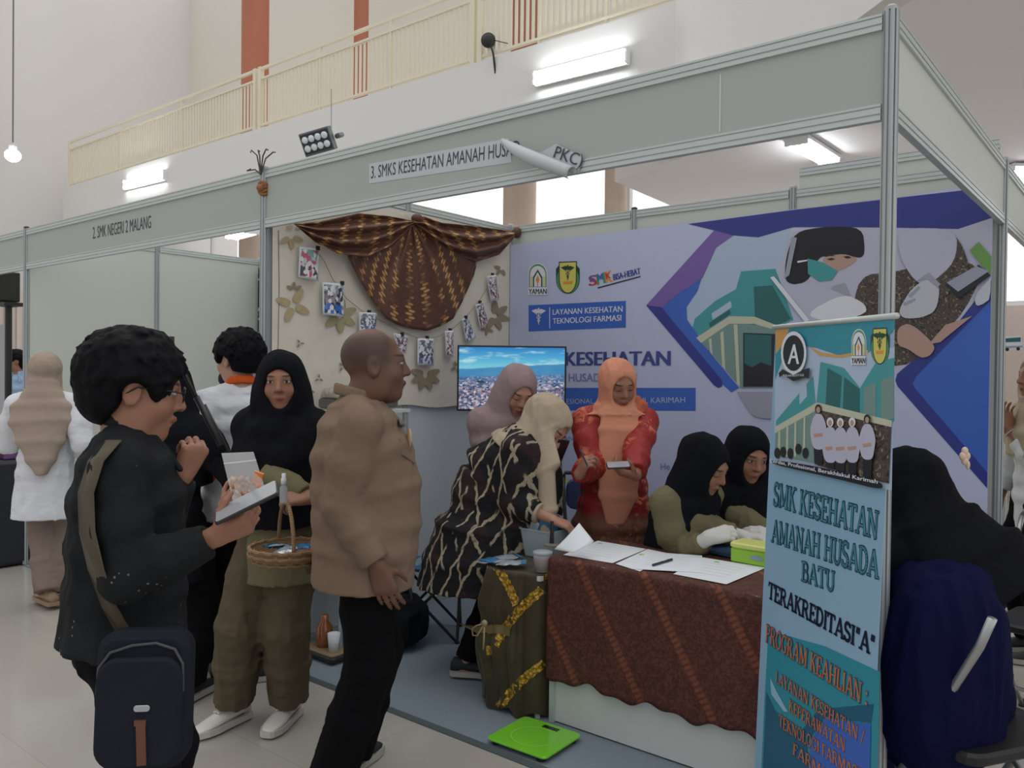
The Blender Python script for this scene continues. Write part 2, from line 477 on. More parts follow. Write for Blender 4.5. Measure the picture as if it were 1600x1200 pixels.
# small black fan on the gallery
p = on(763, 63, 1, 5.9)
e = empty('pedestal_fan', p, 'small black round fan on the gallery railing', 'fan')
BLK = plain('black_plastic', lin(34, 34, 36), .45, var=.05)
q = MB(); q.lathe([(.02, -.05), (.095, -.03), (.1, 0), (.095, .03), (.02, .05)], p, 20, Matrix.Rotation(PI / 2, 3, 'X') @ Matrix.Rotation(.4, 3, 'Y')); q.build('fan_cage', BLK, e, smooth=True)
q = MB(); q.tube([p + V((.03, 0, -.05)), p + V((.09, 0, -.2)), p + V((.09, .05, -.45))], .014, 8); q.build('stem', BLK, e)
q = MB(); q.tube([p + V((.05, 0, 0)), p + V((.3, .05, -.1))], .006, 6); q.build('arm', BLK, e)
# ================================================================== THE STANDS
ALU = plain('brushed_aluminium', lin(172, 178, 180), .4, .35, var=.05, vscale=30)
ALUR = plain('aluminium_rail', lin(196, 204, 202), .42, .35, var=.03, vscale=12)
PANEL = plain('melamine_panel', lin(204, 208, 200), .55, var=.015, vscale=2)
FASC = plain('fascia_panel', lin(172, 180, 175), .6, var=.015, vscale=2)
GROOVE = plain('rail_groove', lin(96, 102, 102), .6, .3)
HT = 2.5

def post(x, y, label, h=HT, group='stand posts', cap=False):
    e = empty('aluminium_post', (x, y, 0), label, 'post', group)
    poly = []
    for k in range(8):                                    # eight faces, a slot down the middle of each
        a = R(45 * k)
        for da, r in ((-20, .0218), (-7, .0207), (-6, .0150), (6, .0150), (7, .0207), (20, .0218)):
            poly.append(V((x + r * math.cos(a + R(da)), y + r * math.sin(a + R(da)), .004)))
    q = MB(); q.prism(poly, (0, 0, h)); q.build('profile', ALU, e)
    q = MB(); q.lathe([(.02, h + .004), (.02, h + .014), (.012, h + .02)], (x, y, 0), 12); q.build('end_cap', BLK if cap else ALU, e)
    q = MB(); q.lathe([(.024, 0), (.024, .006)], (x, y, 0), 12); q.build('foot', BLK, e)
    return e
def rail(mb, a, b, z, h=.046, t=.024):
    a = V((a[0], a[1], z)); b = V((b[0], b[1], z)); d = (b - a).normalized(); n = V((d.y, -d.x, 0))
    a = a + d * .022; b = b - d * .022
    H, T = h / 2, t / 2
    prof = [(-T, -H), (T, -H), (T, -H * .45), (T - .004, -H * .45), (T - .004, -H * .2), (T, -H * .2), (T, H * .5), (T - .004, H * .5), (T - .004, H * .7), (T, H * .7), (T, H), (-T, H)]
    mb.loft([[p + n * u + V((0, 0, w)) for u, w in prof] for p in (a, b)])
def board(name, a, b, z0, z1, label, cat, group, m=None, rails=(True, True), t=.006):
    c = V(((a[0] + b[0]) / 2, (a[1] + b[1]) / 2, z0)); e = empty(name, c, label, cat, group)
    A = V((a[0], a[1], 0)); B = V((b[0], b[1], 0)); d = (B - A).normalized(); n = V((d.y, -d.x, 0))
    q = MB(); lo, hi = A + d * .021, B - d * .021
    q.prism([lo + n * t / 2 + V((0, 0, z0 + .02)), hi + n * t / 2 + V((0, 0, z0 + .02)), hi + n * t / 2 + V((0, 0, z1 - .02)), lo + n * t / 2 + V((0, 0, z1 - .02))], -n * t)
    q.build('panel', m or PANEL, e)
    for z, yes in ((z0 + .023, rails[0]), (z1 - .023, rails[1])):
        if yes:
            q = MB(); rail(q, a, b, z); q.build('rail', ALUR, e)
    return e

# posts
post(0, 0, 'front post between the two booths, with cable ties at its top')
post(3, 0, 'tall front corner post beside the roll-up banner')
post(-3, 0, 'front post where the neighbouring booth meets the far one', cap=True)
post(0, 1, 'post in the middle of the leaf print wall, behind the batik swag')
post(0, 2, 'inner corner post where leaf print wall meets the blue banner')
post(1, 2, 'black capped post in the back wall above the school emblems', cap=True)
post(2, 2, 'post in the back wall above the purple chevron')
post(3, 2, 'rear outer post at the edge of the blue banner')
post(-3, 1, 'post in the plain wall of the neighbouring booth')
post(-3, 2, 'rear corner post of the neighbouring booth')
post(3, 4, 'post of the booth beyond the blue banner')
# fascias
board('fascia_board', (0, 0), (3, 0), 2.2, 2.5, 'long grey fascia board carrying the peeling name strip', 'fascia board', 'fascia boards', FASC)
board('fascia_board', (-3, 0), (0, 0), 2.2, 2.5, 'grey fascia board lettered for booth number two', 'fascia board', 'fascia boards', FASC)
board('fascia_board', (-6, 0), (-3, 0), 2.2, 2.5, 'grey fascia board of the farthest booth, cut by the picture edge', 'fascia board', 'fascia boards', FASC)
board('fascia_board', (3, 0), (3, 2), 2.2, 2.5, 'side fascia board running from corner post to rear outer post', 'fascia board', 'fascia boards', PANEL)
board('fascia_board', (3, 2), (3, 4), 2.2, 2.5, 'fascia board of the booth beyond the blue banner', 'fascia board', 'fascia boards', PANEL)
# partitions (a metre each)
for i, (x, nm) in enumerate(((0, 'nearest the front post'), (1, 'behind the batik swag'))):
    board('partition_panel', (0, i), (0, i + 1), .0, HT, 'partition panel under the leaf print cloth, ' + nm, 'panel', 'partition panels', plain('pale_blue_panel', lin(200, 207, 210), .5, var=.01))
for i, nm in enumerate(('beside the television corner', 'behind the woman in the peach scarf', 'behind the big hexagon pictures')):
    board('partition_panel', (i, 2), (i + 1, 2), .0, HT, 'back wall panel covered by the blue banner, ' + nm, 'panel', 'partition panels')
board('partition_panel', (2, 2.035), (3, 2.035), 2.38, 2.62, 'raised pale panel strip along the top of the back wall', 'panel', 'partition panels')
board('partition_panel', (-3, 0), (-3, 1), .0, HT, 'plain cream partition panel of the neighbouring booth, nearer the aisle', 'panel', 'partition panels')
board('partition_panel', (-3, 1), (-3, 2), .0, HT, 'plain cream partition panel of the neighbouring booth, nearer its corner', 'panel', 'partition panels')
for i in range(3):
    board('partition_panel', (-3 + i, 2), (-2 + i, 2), .0, HT, 'rear cream panel of the neighbouring booth, ' + ('behind the patterned curtain', 'mostly behind the front post', 'behind the leaf print wall')[i], 'panel', 'partition panels')
board('partition_panel', (3, 4), (4, 4), .0, HT, 'pale panel closing the booth beyond the blue banner', 'panel', 'partition panels')
board('partition_panel', (-6.2, 1.2), (-3.05, 2), .0, 2.05, 'pale panel of the farthest booth beyond its front post', 'panel', 'partition panels')

# carpet of the booth
gC = G('grey_carpet'); n1 = gC.noise(gC.obj, 220, 2); n2 = gC.noise(gC.obj, 2.2, 4)
CARPET = gC.done(gC.mix(n1, gC.mix(n2, lin(112, 126, 140), lin(126, 140, 152)), lin(144, 156, 166)), .95, spec=.15, bump=n1, bstr=.4)
e = empty('booth_carpet', (1.5, 1, 0), 'blue grey carpet covering the booth floor', 'carpet')
q = MB(); q.box((1.5, .98, .004), (3.02, 2.04, .008)); q.build('carpet_field', CARPET, e)
q = MB(); q.prism([V((-.02, -.055, 0)), V((3.02, -.055, 0)), V((3.02, -.03, .009)), V((-.02, -.03, .009))], (0, 0, .0035))
q.build('edge_strip', plain('carpet_edge', lin(72, 84, 88), .8), e)
q = MB(); q.box((-1.5, .98, .003), (2.94, 2.0, .006)); tag(q.build('neighbour_carpet', CARPET), 'grey carpet on the floor of the neighbouring booth', 'carpet')

# ------------------------------------------------------------------ lettering on the fascias
INK = plain('dark_lettering', lin(58, 66, 74), .6, var=.05)
STRIP = plain('paper_strip', lin(196, 202, 206), .5, var=.02)
F = Sheet((0, -.0135, 0), (1, 0, 0), (0, 0, 1))
F0 = Sheet((0, -.0035, 0), (1, 0, 0), (0, 0, 1))
q = MB(); F0.text(q, '2. SMK NEGERI 2 MALANG', (145, 373), (236, 356), 19, .001)
tag(q.build('fascia_lettering', INK), 'dark lettering naming booth number two on its fascia', 'lettering')
e = empty('name_strip', (F0.pt(1.1, 2.3)), 'half peeled paper name strip on the long fascia', 'sign')
def on_f(x, y): return F0.px(x, y)
a, b = on_f(577, 287), on_f(800, 254)
at_, bt = on_f(577, 256), on_f(795, 216)
q = MB(); q.face([F0.pt(*a, .001), F0.pt(*b, .001), F0.pt(*bt, .001), F0.pt(*at_, .001)])
q.build('strip', STRIP, e)
q = MB(); F0.text(q, '3. SMKS KESEHATAN AMANAH HUSAD', (580, 279), (812, 241), 20, .002); q.build('lettering', INK, e)
# the loose end curls off the board: a tube of paper falling forward and down
p0 = V(F0.pt(*on_f(792, 218))); p1 = V(F0.pt(*on_f(906, 264)))
ax = (p1 - p0); L = ax.length; ax.normalize(); per = V((0, -1, 0)); low = ax.cross(per).normalized()
if low.z > 0: low = -low
def curl(u, v):
    w = .025 + .055 * math.sin(min(1, u * 1.3) * PI * .55) * (1 - .35 * u)
    th = v * 1.55 * PI - .5 * PI
    r = w * .42
    return p0 + ax * (u * L) + per * (.012 + .03 * math.sin(PI * u) + r * (1 + math.sin(th))) + low * (r * (1 - math.cos(th)) * .9)
q = MB(); q.grid(curl, 24, 16); q.build('curled_end', STRIP, e, smooth=True, solid=.0008, fix=False)
q = MB(); F0.text(q, 'PKC)', (868, 247), (911, 262), 19, .016, bold=0)
q.build('lettering', INK, e)
q = MB(); F0.poly(q, [(846, 240), (872, 226), (914, 246), (908, 268)], .012); q.build('strip', STRIP, e)
# panel joint on the long fascia
q = MB(); a = F0.px(1126, 116); b = F0.px(1126, 206); q.face([F0.pt(a[0] - .003, a[1], .0008), F0.pt(a[0] + .003, a[1], .0008), F0.pt(a[0] + .003, b[1], .0008), F0.pt(a[0] - .003, b[1], .0008)])
tag(q.build('tape_strip', plain('white_tape', lin(205, 207, 204), .5)), 'thin pale vertical tape seam on the long fascia', 'tape')

# cable ties and a knot of brown tape on the shared post
TIE = plain('cable_tie', lin(70, 62, 52), .6)
e = empty('cable_ties', (0, 0, 2.5), 'loose wire ends sticking up from the post between booths', 'wire')
for k, (dx, dz, bx) in enumerate(((-.06, .10, -.05), (.0, .09, .03), (.07, .085, .10), (.13, .06, .16), (-.1, -.0, -.05))):
    q = MB(); q.tube([V((0, -.024, 2.47)), V((dx * .4, -.03, 2.5 + dz * .7)), V((dx, -.04, 2.5 + dz)), V((bx, -.05, 2.5 + dz * .85))], .0035, 6); q.build('wire', TIE, e)
q = MB()
for k in range(5): q.tube([V((.026 * math.cos(t), .026 * math.sin(t), 2.375 + .012 * k + .008 * math.sin(2 * t + k))) for t in [2 * PI * j / 14 for j in range(15)]], .009, 6)
q.ball((.01, -.032, 2.40), .02)
tag(q.build('tape_knot', plain('brown_tape', lin(150, 100, 62), .6, var=.2), smooth=True), 'brown rope knot tied round the post between booths', 'knot')
# ================================================================== THE BLUE BANNER
def ink(name, c, rough=.35, **k): return plain(name, lin(*c), rough, var=.03, **k)
I_LAV = ink('banner_lavender', (192, 200, 230)); I_BLUE = ink('banner_blue', (62, 104, 196)); I_INDIGO = ink('banner_indigo', (52, 60, 142))
I_PURPLE = ink('banner_purple', (124, 98, 172)); I_NAVY = ink('banner_navy_text', (62, 78, 146)); I_WHITE = ink('banner_white', (226, 230, 240))
I_SOFT = ink('banner_soft_blue_text', (118, 134, 196)); I_GREEN = ink('emblem_green', (92, 150, 104)); I_YEL = ink('emblem_yellow', (214, 206, 110))
I_DKGREEN = ink('emblem_dark_green', (40, 72, 56)); I_ORANGE = ink('emblem_orange', (226, 150, 60)); I_RED = ink('emblem_red', (200, 60, 60)); I_TEAL = ink('picture_teal', (70, 156, 162))
I_TEALD = ink('picture_dark_teal', (44, 104, 108)); I_SKY = ink('picture_sky', (176, 196, 220)); I_CREAM = ink('picture_cream', (196, 200, 178)); I_DARK = ink('picture_dark', (36, 40, 48))
I_GREY = ink('picture_grey', (160, 164, 182)); I_SKIN = ink('picture_skin', (186, 152, 140)); I_COAT = ink('picture_white_coat', (190, 190, 212)); I_BLACK = ink('picture_black', (30, 30, 36))
I_GLOVE = ink('picture_glove', (196, 200, 210)); I_LIME = ink('picture_green_box', (110, 160, 84)); I_COLG = ink('picture_green_grey', (120, 150, 146))
def batik_print():
    g = G('picture_batik'); n = g.noise(g.obj, 34, 3, dist=2.5); c = g.ramp(n, [(.36, lin(40, 36, 38)), (.5, lin(92, 80, 72)), (.58, lin(60, 52, 50)), (.68, lin(164, 150, 128))]); return g.done(c, .35)
I_BATIK = batik_print()
BS = Sheet((0, 1.962, 0), (1, 0, 0), (0, 0, 1)); BS.umax = 2.963
gB = G('banner_sheet'); nb = gB.noise(gB.map(gB.obj, (3, 3, 1)), 3, 4)
c_sheet = gB.mix(gB.noise(gB.obj, 1.2, 2), lin(184, 193, 226), lin(200, 206, 232))
I_SHEET = gB.done(c_sheet, .3, spec=.5, bump=nb, bstr=.18, bdist=.03)
banner = empty('printed_banner', (1.5, 1.97, .3), 'wide lavender banner with blue chevrons covering the booth back wall', 'banner')
tl = BS.px(805, 382); t2 = BS.px(987, 359); t3 = BS.px(1240, 327); t4 = BS.px(1403, 308)
pts = [(.035, .22), (2.965, .22), (2.965, t4[1] + .02), t4, t3, t2, (.035, tl[1])]
q = MB(); q.prism([BS.pt(u, w) for u, w in pts], (0, .003, 0)); q.build('sheet', I_SHEET, banner)
def rounded(pg, it=2):
    for _ in range(it):
        q = []
        for a, b in zip(pg, pg[1:] + pg[:1]): q += [(a[0] * .78 + b[0] * .22, a[1] * .78 + b[1] * .22), (a[0] * .22 + b[0] * .78, a[1] * .22 + b[1] * .78)]
        pg = q
    return pg
def layer(parent, name, items, sheet=None, base=.0010, step=.0006):
    """items: (material, polygon in pixels)."""
    sh = sheet or BS; q = MB(); mats = []
    for k, (m, pg) in enumerate(items):
        if m not in mats: mats.append(m)
        if 'picture' in name and k > 0 and m in (I_BLACK, I_COAT, I_SKIN, I_GLOVE, I_WHITE, I_BATIK, I_DARK) and len(pg) > 4: pg = rounded(list(pg))
        q.slot(mats.index(m)); sh.poly(q, pg, base + step * k)
    return q.build(name, mats, parent)
def disc(cx, cy, rx, ry, n=20, a0=0, a1=360): return [(cx + rx * math.cos(R(a0 + (a1 - a0) * k / n)), cy + ry * math.sin(R(a0 + (a1 - a0) * k / n))) for k in range(n + (a1 - a0 != 360))]

# picture of the building, left hexagon
layer(banner, 'building_picture', [
    (I_SKY, [(1146, 367), (1185, 370), (1236, 354), (1225, 400), (1207, 440), (1215, 470), (1240, 500), (1213, 512), (1212, 606), (1156, 606), (1117, 557), (1074, 500), (1073, 480), (1098, 434), (1119, 387)]),
    (I_TEAL, [(1080, 520), (1086, 498), (1118, 470), (1150, 452), (1158, 424), (1212, 420), (1240, 500), (1213, 512), (1140, 502), (1094, 524)]),
    (I_TEALD, [(1178, 448), (1207, 446), (1236, 498), (1213, 510), (1180, 502)]),
    (I_SKY, [(1112, 490), (1142, 470), (1144, 480), (1114, 500)]), (I_TEALD, [(1108, 505), (1140, 484), (1142, 490), (1110, 511)]),
    (I_CREAM, [(1088, 528), (1140, 494), (1180, 495), (1213, 508), (1213, 516), (1178, 506), (1140, 506), (1096, 536)]),
    (I_COLG, [(1096, 536), (1140, 507), (1178, 507), (1213, 517), (1213, 606), (1158, 606), (1117, 557)]),
    (I_CREAM, [(1108, 530), (1112, 528), (1114, 556), (1110, 550)]), (I_CREAM, [(1126, 520), (1131, 517), (1134, 578), (1129, 572)]), (I_CREAM, [(1147, 507), (1153, 507), (1157, 604), (1152, 600)]),
    (I_DARK, [(1162, 520), (1213, 522), (1213, 604), (1162, 604)]), (I_TEALD, [(1164, 522), (1206, 524), (1206, 572), (1190, 566), (1176, 574), (1164, 568)]),
    (I_GREY, disc(1200, 612, 48, 42, 12, 0, 120) + [(1152, 612)])])
# masked girl at work, right hexagon
layer(banner, 'work_picture', [
    (I_COAT, [(1238, 362), (1300, 354), (1403, 355), (1497, 357), (1552, 338), (1580, 340), (1580, 435), (1500, 500), (1403, 588), (1380, 570), (1300, 520), (1262, 505), (1208, 438)]),
    (I_BATIK, [(1340, 430), (1403, 425), (1480, 400), (1540, 420), (1500, 500), (1403, 588), (1330, 520)]),
    (I_BLACK, [(1242, 362), (1290, 354), (1348, 355), (1352, 395), (1345, 404), (1322, 398), (1300, 402), (1280, 400), (1266, 436), (1246, 446), (1226, 440), (1228, 402)]),
    (I_SKIN, [(1284, 402), (1318, 396), (1342, 404), (1330, 414), (1310, 424), (1290, 416)]),
    (I_TEAL, [(1262, 404), (1286, 410), (1310, 424), (1300, 438), (1280, 440), (1263, 428)]),
    (I_DARK, [(1292, 405), (1300, 403), (1305, 405), (1298, 407)]), (I_DARK, [(1318, 401), (1326, 400), (1331, 403), (1323, 404)]), (I_DARK, [(1290, 401), (1298, 398), (1306, 400), (1298, 400)]),
    (I_WHITE, [(1246, 408), (1262, 406), (1262, 408), (1247, 411)]),
    (I_GREY, [(1300, 448), (1320, 442), (1330, 465), (1310, 470)]), (I_GREY, [(1238, 370), (1246, 372), (1234, 430), (1226, 436)]),
    (I_COAT, [(1212, 446), (1236, 446), (1268, 440), (1330, 465), (1352, 490), (1300, 515), (1262, 505)]),
    (I_WHITE, [(1256, 492), (1318, 458), (1352, 474), (1356, 490), (1300, 505)]),
    (I_BATIK, [(1470, 360), (1500, 372), (1520, 430), (1470, 470), (1420, 470), (1410, 440)]),
    (I_COAT, [(1403, 356), (1497, 358), (1494, 410), (1452, 446), (1430, 440), (1406, 402)]),
    (I_GLOVE, [(1404, 486), (1424, 452), (1450, 434), (1470, 446), (1464, 486), (1440, 497), (1412, 498)]),
    (I_GREY, [(1420, 462), (1436, 447), (1439, 450), (1424, 466)]), (I_GREY, [(1412, 474), (1430, 466), (1432, 469), (1414, 478)]), (I_GREY, [(1432, 440), (1452, 426), (1470, 444), (1466, 450), (1450, 436)]),
    (I_LIME, [(1516, 392), (1530, 378), (1570, 400), (1570, 428), (1540, 420)]),
    (I_DARK, [(1478, 446), (1530, 414), (1562, 430), (1500, 466)]), (I_GREY, [(1480, 442), (1526, 416), (1546, 424), (1498, 456)]),
    (I_GLOVE, [(1522, 462), (1560, 424), (1580, 424), (1580, 440), (1528, 484)]),
    (I_SKIN, [(1403, 512), (1424, 504), (1464, 540), (1455, 556), (1440, 560), (1420, 545), (1403, 540)]), (I_SKIN, [(1452, 538), (1478, 508), (1520, 494), (1470, 535)]),
    (I_WHITE, [(1205, 434), (1211, 432), (1266, 500), (1262, 507)])], base=.0012)
# chevrons and bands
layer(banner, 'chevron', [
    (I_INDIGO, [(1075, 350), (1240, 328), (1403, 309), (1500, 298), (1580, 289), (1580, 338), (1552, 340), (1497, 358), (1403, 356), (1300, 355), (1240, 355), (1185, 371), (1146, 368), (1116, 360)]),
    (I_BLUE, [(1098, 430), (1090, 455), (1073, 480), (1074, 500), (1117, 560), (1155, 606), (1143, 613), (1124, 596), (1030, 482)]),
    (I_PURPLE, [(1116, 360), (1010, 477), (1030, 486), (1050, 466), (1098, 434), (1119, 387), (1146, 368)]),
    (I_INDIGO, [(1010, 477), (1116, 602), (1123, 606), (1129, 603), (1128, 594), (1034, 480)])], base=.0014)
layer(banner, 'chevron', [
    (I_INDIGO, [(1580, 436), (1500, 500), (1402, 584), (1399, 594), (1402, 603), (1554, 764), (1564, 766), (1580, 760)]),
    (I_BLUE, [(1580, 468), (1432, 588), (1426, 599), (1430, 607), (1560, 740), (1580, 744)])], base=.0014)
# blue boxes with lettering
def lettering(parent, name, m, rows, sheet=None, off=.003, **k):
    for (t, a, b, c) in rows:
        q = MB(); (sheet or BS).text(q, t, a, b, c, off, **k); o = q.build(name, m, parent)
    return o
layer(banner, 'title_box', [(I_BLUE, [(826, 477), (978, 470), (978, 512), (826, 518)]), (I_WHITE, [(858.5, 480), (859.6, 480), (859.6, 513), (858.5, 513)])])
lettering(banner, 'title_lettering', I_WHITE, [('LAYANAN KESEHATAN', (864, 492), (973, 487), 9), ('TEKNOLOGI FARMASI', (864, 506), (971, 501), 9)], bold=.02)
def caduceus(cx, cy, s, m):
    it = [(m, [(cx - .7 * s, cy - 12 * s), (cx + .7 * s, cy - 12 * s), (cx + .5 * s, cy + 14 * s), (cx - .5 * s, cy + 14 * s)]), (m, disc(cx, cy - 12 * s, 1.6 * s, 1.6 * s, 10))]
    for k in (-1, 1):
        it.append((m, [(cx, cy - 10 * s), (cx + k * 4 * s, cy - 12 * s), (cx + k * 12 * s, cy - 9 * s), (cx + k * 8 * s, cy - 6 * s), (cx + k * 7 * s, cy - 5 * s), (cx + k * 3 * s, cy - 4 * s), (cx, cy - 6 * s)]))
        w = [(cx + k * math.sin(t * 1.5) * (4.6 - t * .55) * s, cy - 6 * s + t * 2.6 * s) for t in [j * .35 for j in range(20)]]
        it.append((m, [(x - .6 * s, y) for x, y in w] + [(x + .6 * s, y) for x, y in reversed(w)]))
    return it
layer(banner, 'staff_symbol', caduceus(842, 494, .95, I_WHITE), base=.0025, step=.0001)
lettering(banner, 'name_lettering', I_NAVY, [('SMK', (814, 572), (872, 572), 22), ('KESEHATAN', (884, 571), (1047, 571), 22)], bold=.06)
lettering(banner, 'name_lettering', I_SOFT, [('AMANAH', (820, 597), (880, 597), 13), ('HUSADA BATU', (889, 596), (995, 596), 13)], bold=.015)
layer(banner, 'motto_box', [(I_BLUE, [(808, 606), (1087, 606), (1087, 642), (808, 641)])])
lettering(banner, 'motto_lettering', I_SKY, [('CERDAS, PROFESIONAL, BERAKHLAKUL KARIMAH', (818, 632), (1071, 629), 8)])
lettering(banner, 'small_lettering', I_SOFT, [('TERAKREDITASI A', (812, 662), (909, 659), 10), ('KEPERAWATAN', (822, 690), (896, 688), 6), ('He', (1033, 734), (1047, 734), 11), ('ali 2', (1186, 748), (1207, 747), 11)])
layer(banner, 'thin_line', [(I_SOFT, [(868, 664), (900, 663), (900, 664.2), (868, 665.2)])])
# emblems
def arch_emblem(parent, name, cx, top, w, h, sheet):
    b = top + h; r = w / 2
    def arch(k, y0): return [(cx - r * k, b - h * .26), (cx - r * k, top + h * .36)] + [(cx + r * k * math.cos(R(a)), top + h * .36 - (h * .36 - y0) * math.sin(R(180 - a))) for a in range(180, -1, -15)] + [(cx + r * k, b - h * .26)]
    it = [(I_WHITE, arch(1.0, 0)), (I_GREEN, arch(.92, h * .03)), (I_WHITE, arch(.80, h * .09)), (I_YEL, [(cx - r * .74, b - h * .26), (cx - r * .74, top + h * .42), (cx - r * .58, top + h * .42), (cx - r * .58, b - h * .26)]), (I_YEL, [(cx + r * .74, b - h * .26), (cx + r * .74, top + h * .42), (cx + r * .58, top + h * .42), (cx + r * .58, b - h * .26)]),
          (I_DKGREEN, [(cx - r * .5, b - h * .26), (cx - r * .5, top + h * .45), (cx, top + h * .2), (cx + r * .5, top + h * .45), (cx + r * .5, b - h * .26)]), (I_WHITE, [(cx - r * .36, b - h * .26), (cx - r * .36, top + h * .48), (cx, top + h * .28), (cx + r * .36, top + h * .48), (cx + r * .36, b - h * .26)]),
          (I_ORANGE, [(cx, top + h * .38), (cx + r * .2, top + h * .52), (cx + r * .05, top + h * .64), (cx + r * .05, top + h * .74), (cx - r * .05, top + h * .74), (cx - r * .05, top + h * .64), (cx - r * .2, top + h * .52)]),
          (I_WHITE, [(cx - r, b - h * .24), (cx + r, b - h * .24), (cx + r, b), (cx - r, b)])]
    o = layer(parent, name, it, sheet, base=.002, step=.0002)
    t = lettering(o, 'emblem_lettering', I_DARK, [('YAMAN', (cx - r * .92, b - h * .03), (cx + r * .92, b - h * .035), h * .17)], sheet, .0044, bold=.03)
    return o
def shield_emblem(parent, name, cx, top, w, h, sheet):
    r = w / 2; b = top + h
    sh = lambda k, d: [(cx - r * k, top + d), (cx + r * k, top + d - h * .02)] + [(cx + r * k * math.cos(R(a)), top + h * .55 + (h * .45 - d) * math.sin(R(a))) for a in range(0, 181, 15)]
    it = [(I_DKGREEN, [(cx - r, top + h * .22), (cx - r * .72, top + h * .1), (cx + r * .72, top + h * .1), (cx + r, top + h * .22)] + [(cx + r * math.cos(R(a)), top + h * .55 + h * .45 * math.sin(R(a))) for a in range(0, 181, 15)]),
          (I_GREEN, disc(cx, top + h * .56, r * .95, h * .43, 20)), (I_DKGREEN, sh(.76, 0)), (I_YEL, sh(.68, h * .035)), (I_ORANGE, [(cx - r * .42, top + h * .62), (cx + r * .42, top + h * .61), (cx + r * .36, top + h * .7), (cx - r * .36, top + h * .71)])]
    it += caduceus(cx, top + h * .34, h / 56, I_DKGREEN)
    return layer(parent, name, it, sheet, base=.002, step=.0002)
arch_emblem(banner, 'arch_emblem', 840.5, 411, 30, 50, BS)
shield_emblem(banner, 'shield_emblem', 887.5, 409, 37, 50, BS)
em = empty('x', (0, 0, 0), None, None); bpy.data.objects.remove(em)
q = MB(); mats = [I_RED, I_BLUE, I_GREEN, I_ORANGE, I_NAVY, I_DARK]
for k, (ch, a, b) in enumerate((('S', (921, 447), (933, 445)), ('M', (934, 445), (946, 442)), ('K', (947, 442), (957, 440)))):
    q.slot((0, 2, 3)[k]); BS.text(q, ch, a, b, 17 + k, .0015, bold=.06)
    q.slot((1, 1, 0)[k]); BS.text(q, ch, (a[0] + 1, a[1] - 6), (b[0] - 3, b[1] - 6), 10, .0022, bold=.06)
q.slot(4); BS.text(q, 'BISA-HEBAT', (959, 438), (1001, 428), 10, .002, bold=.05)
q.slot(5); BS.poly(q, [(934, 449), (1001, 431), (1001, 433), (934, 451)], .002)
q.build('slogan_emblem', mats, banner)
layer(banner, 'pentagon_emblem', [(I_YEL, [(868, 752), (884, 745), (894, 758), (892, 780), (880, 788), (866, 782)]), (I_SKY, [(870, 756), (883, 750), (889, 760), (887, 777), (879, 783), (869, 778)]), (I_GREEN, [(872, 766), (880, 760), (887, 768), (880, 772)]), (I_BLUE, [(871, 774), (886, 772), (885, 778), (873, 779)])])

# ================================================================== THE ROLL-UP BANNER
pl = deep(1212, 513, 2.73); pr = deep(1397, 497, 2.17)
A0 = V((pr.x - pl.x, pr.y - pl.y, 0)); RW = A0.length; A0.normalize(); N0 = A0.cross(V((0, 0, 1)))
B0 = (V((0, 0, 1)) - N0 * .036).normalized(); ZT = 1.63
O0 = V((pl.x, pl.y, 0)) + N0 * (.036 * ZT)
RS = Sheet(O0, A0, B0)
ru = empty('roll_up_banner', RS.pt(RW / 2, 0), 'blue roll-up banner with school name standing by the front corner post', 'banner')
gR = G('roll_up_print'); n1 = gR.noise(gR.obj, 1.4, 2); sx = gR.sep(gR.obj)
I_RU = gR.done(gR.mix(n1, lin(128, 176, 204), lin(158, 186, 214)), .4, spec=.4)
q = MB(); q.prism([RS.pt(0, .05), RS.pt(RW, .05), RS.pt(RW, ZT), RS.pt(0, ZT)], -RS.N * .0015); q.build('print_sheet', I_RU, ru)
q = MB(); q.tube([RS.pt(-.012, ZT + .006), RS.pt(RW + .012, ZT + .006)], .0085, 12); q.build('top_rod', ALUR, ru, smooth=True)
q = MB(); q.rbox((0, 0, 0), (RW + .06, .12, .07), .03); M4 = Matrix((A0, -N0, V((0, 0, 1)))).transposed().to_4x4(); M4.translation = RS.pt(RW / 2, 0) + V((0, 0, .047))
q.v = [M4 @ p for p in q.v]; q.build('cassette', ALU, ru)
q = MB(); q.tube([RS.pt(RW / 2, .05, -.02), RS.pt(RW / 2, ZT - .02, -.012)], .008, 8); q.build('rear_pole', ALU, ru)
RT = ink('roll_teal', (52, 146, 166)); RG = ink('roll_gold', (206, 160, 92)); RL = ink('roll_light', (150, 190, 216)); RDK = ink('roll_dark_teal', (36, 96, 128)); RORA = ink('roll_orange', (206, 118, 70)); RINK = ink('roll_ink', (24, 34, 58)); RFILL = ink('roll_letter_teal', (70, 140, 160))
def c7(x, y): return (x / 3.158 + 1180, y / 3.158 + 480)
def P7(*p): return [c7(*a) for a in p]
people = []
for (x, hy, fy, veil) in ((320, 495, 780, 0), (380, 560, 800, 1), (432, 562, 815, 1), (492, 560, 830, 1), (568, 545, 850, 0)):
    people += [(I_DARK, P7((x - 24, hy + 190), (x + 24, hy + 195), (x + 18, fy), (x - 20, fy - 6))),
               (I_COAT, P7((x - 20, hy + 30), (x + 20, hy + 32), (x + 42, hy + 100), (x + 38, hy + 140), (x + 26, hy + 210), (x - 28, hy + 205), (x - 44, hy + 110))),
               (I_SKIN, P7((x - 24, hy + 130), (x + 20, hy + 125), (x + 22, hy + 142), (x - 20, hy + 148))),
               (I_WHITE if veil else I_DARK, [c7(*a) for a in disc(x, hy + 8, 17, 24, 12)]), (I_SKIN, [c7(*a) for a in disc(x, hy + 12, 10, 16, 12)])]
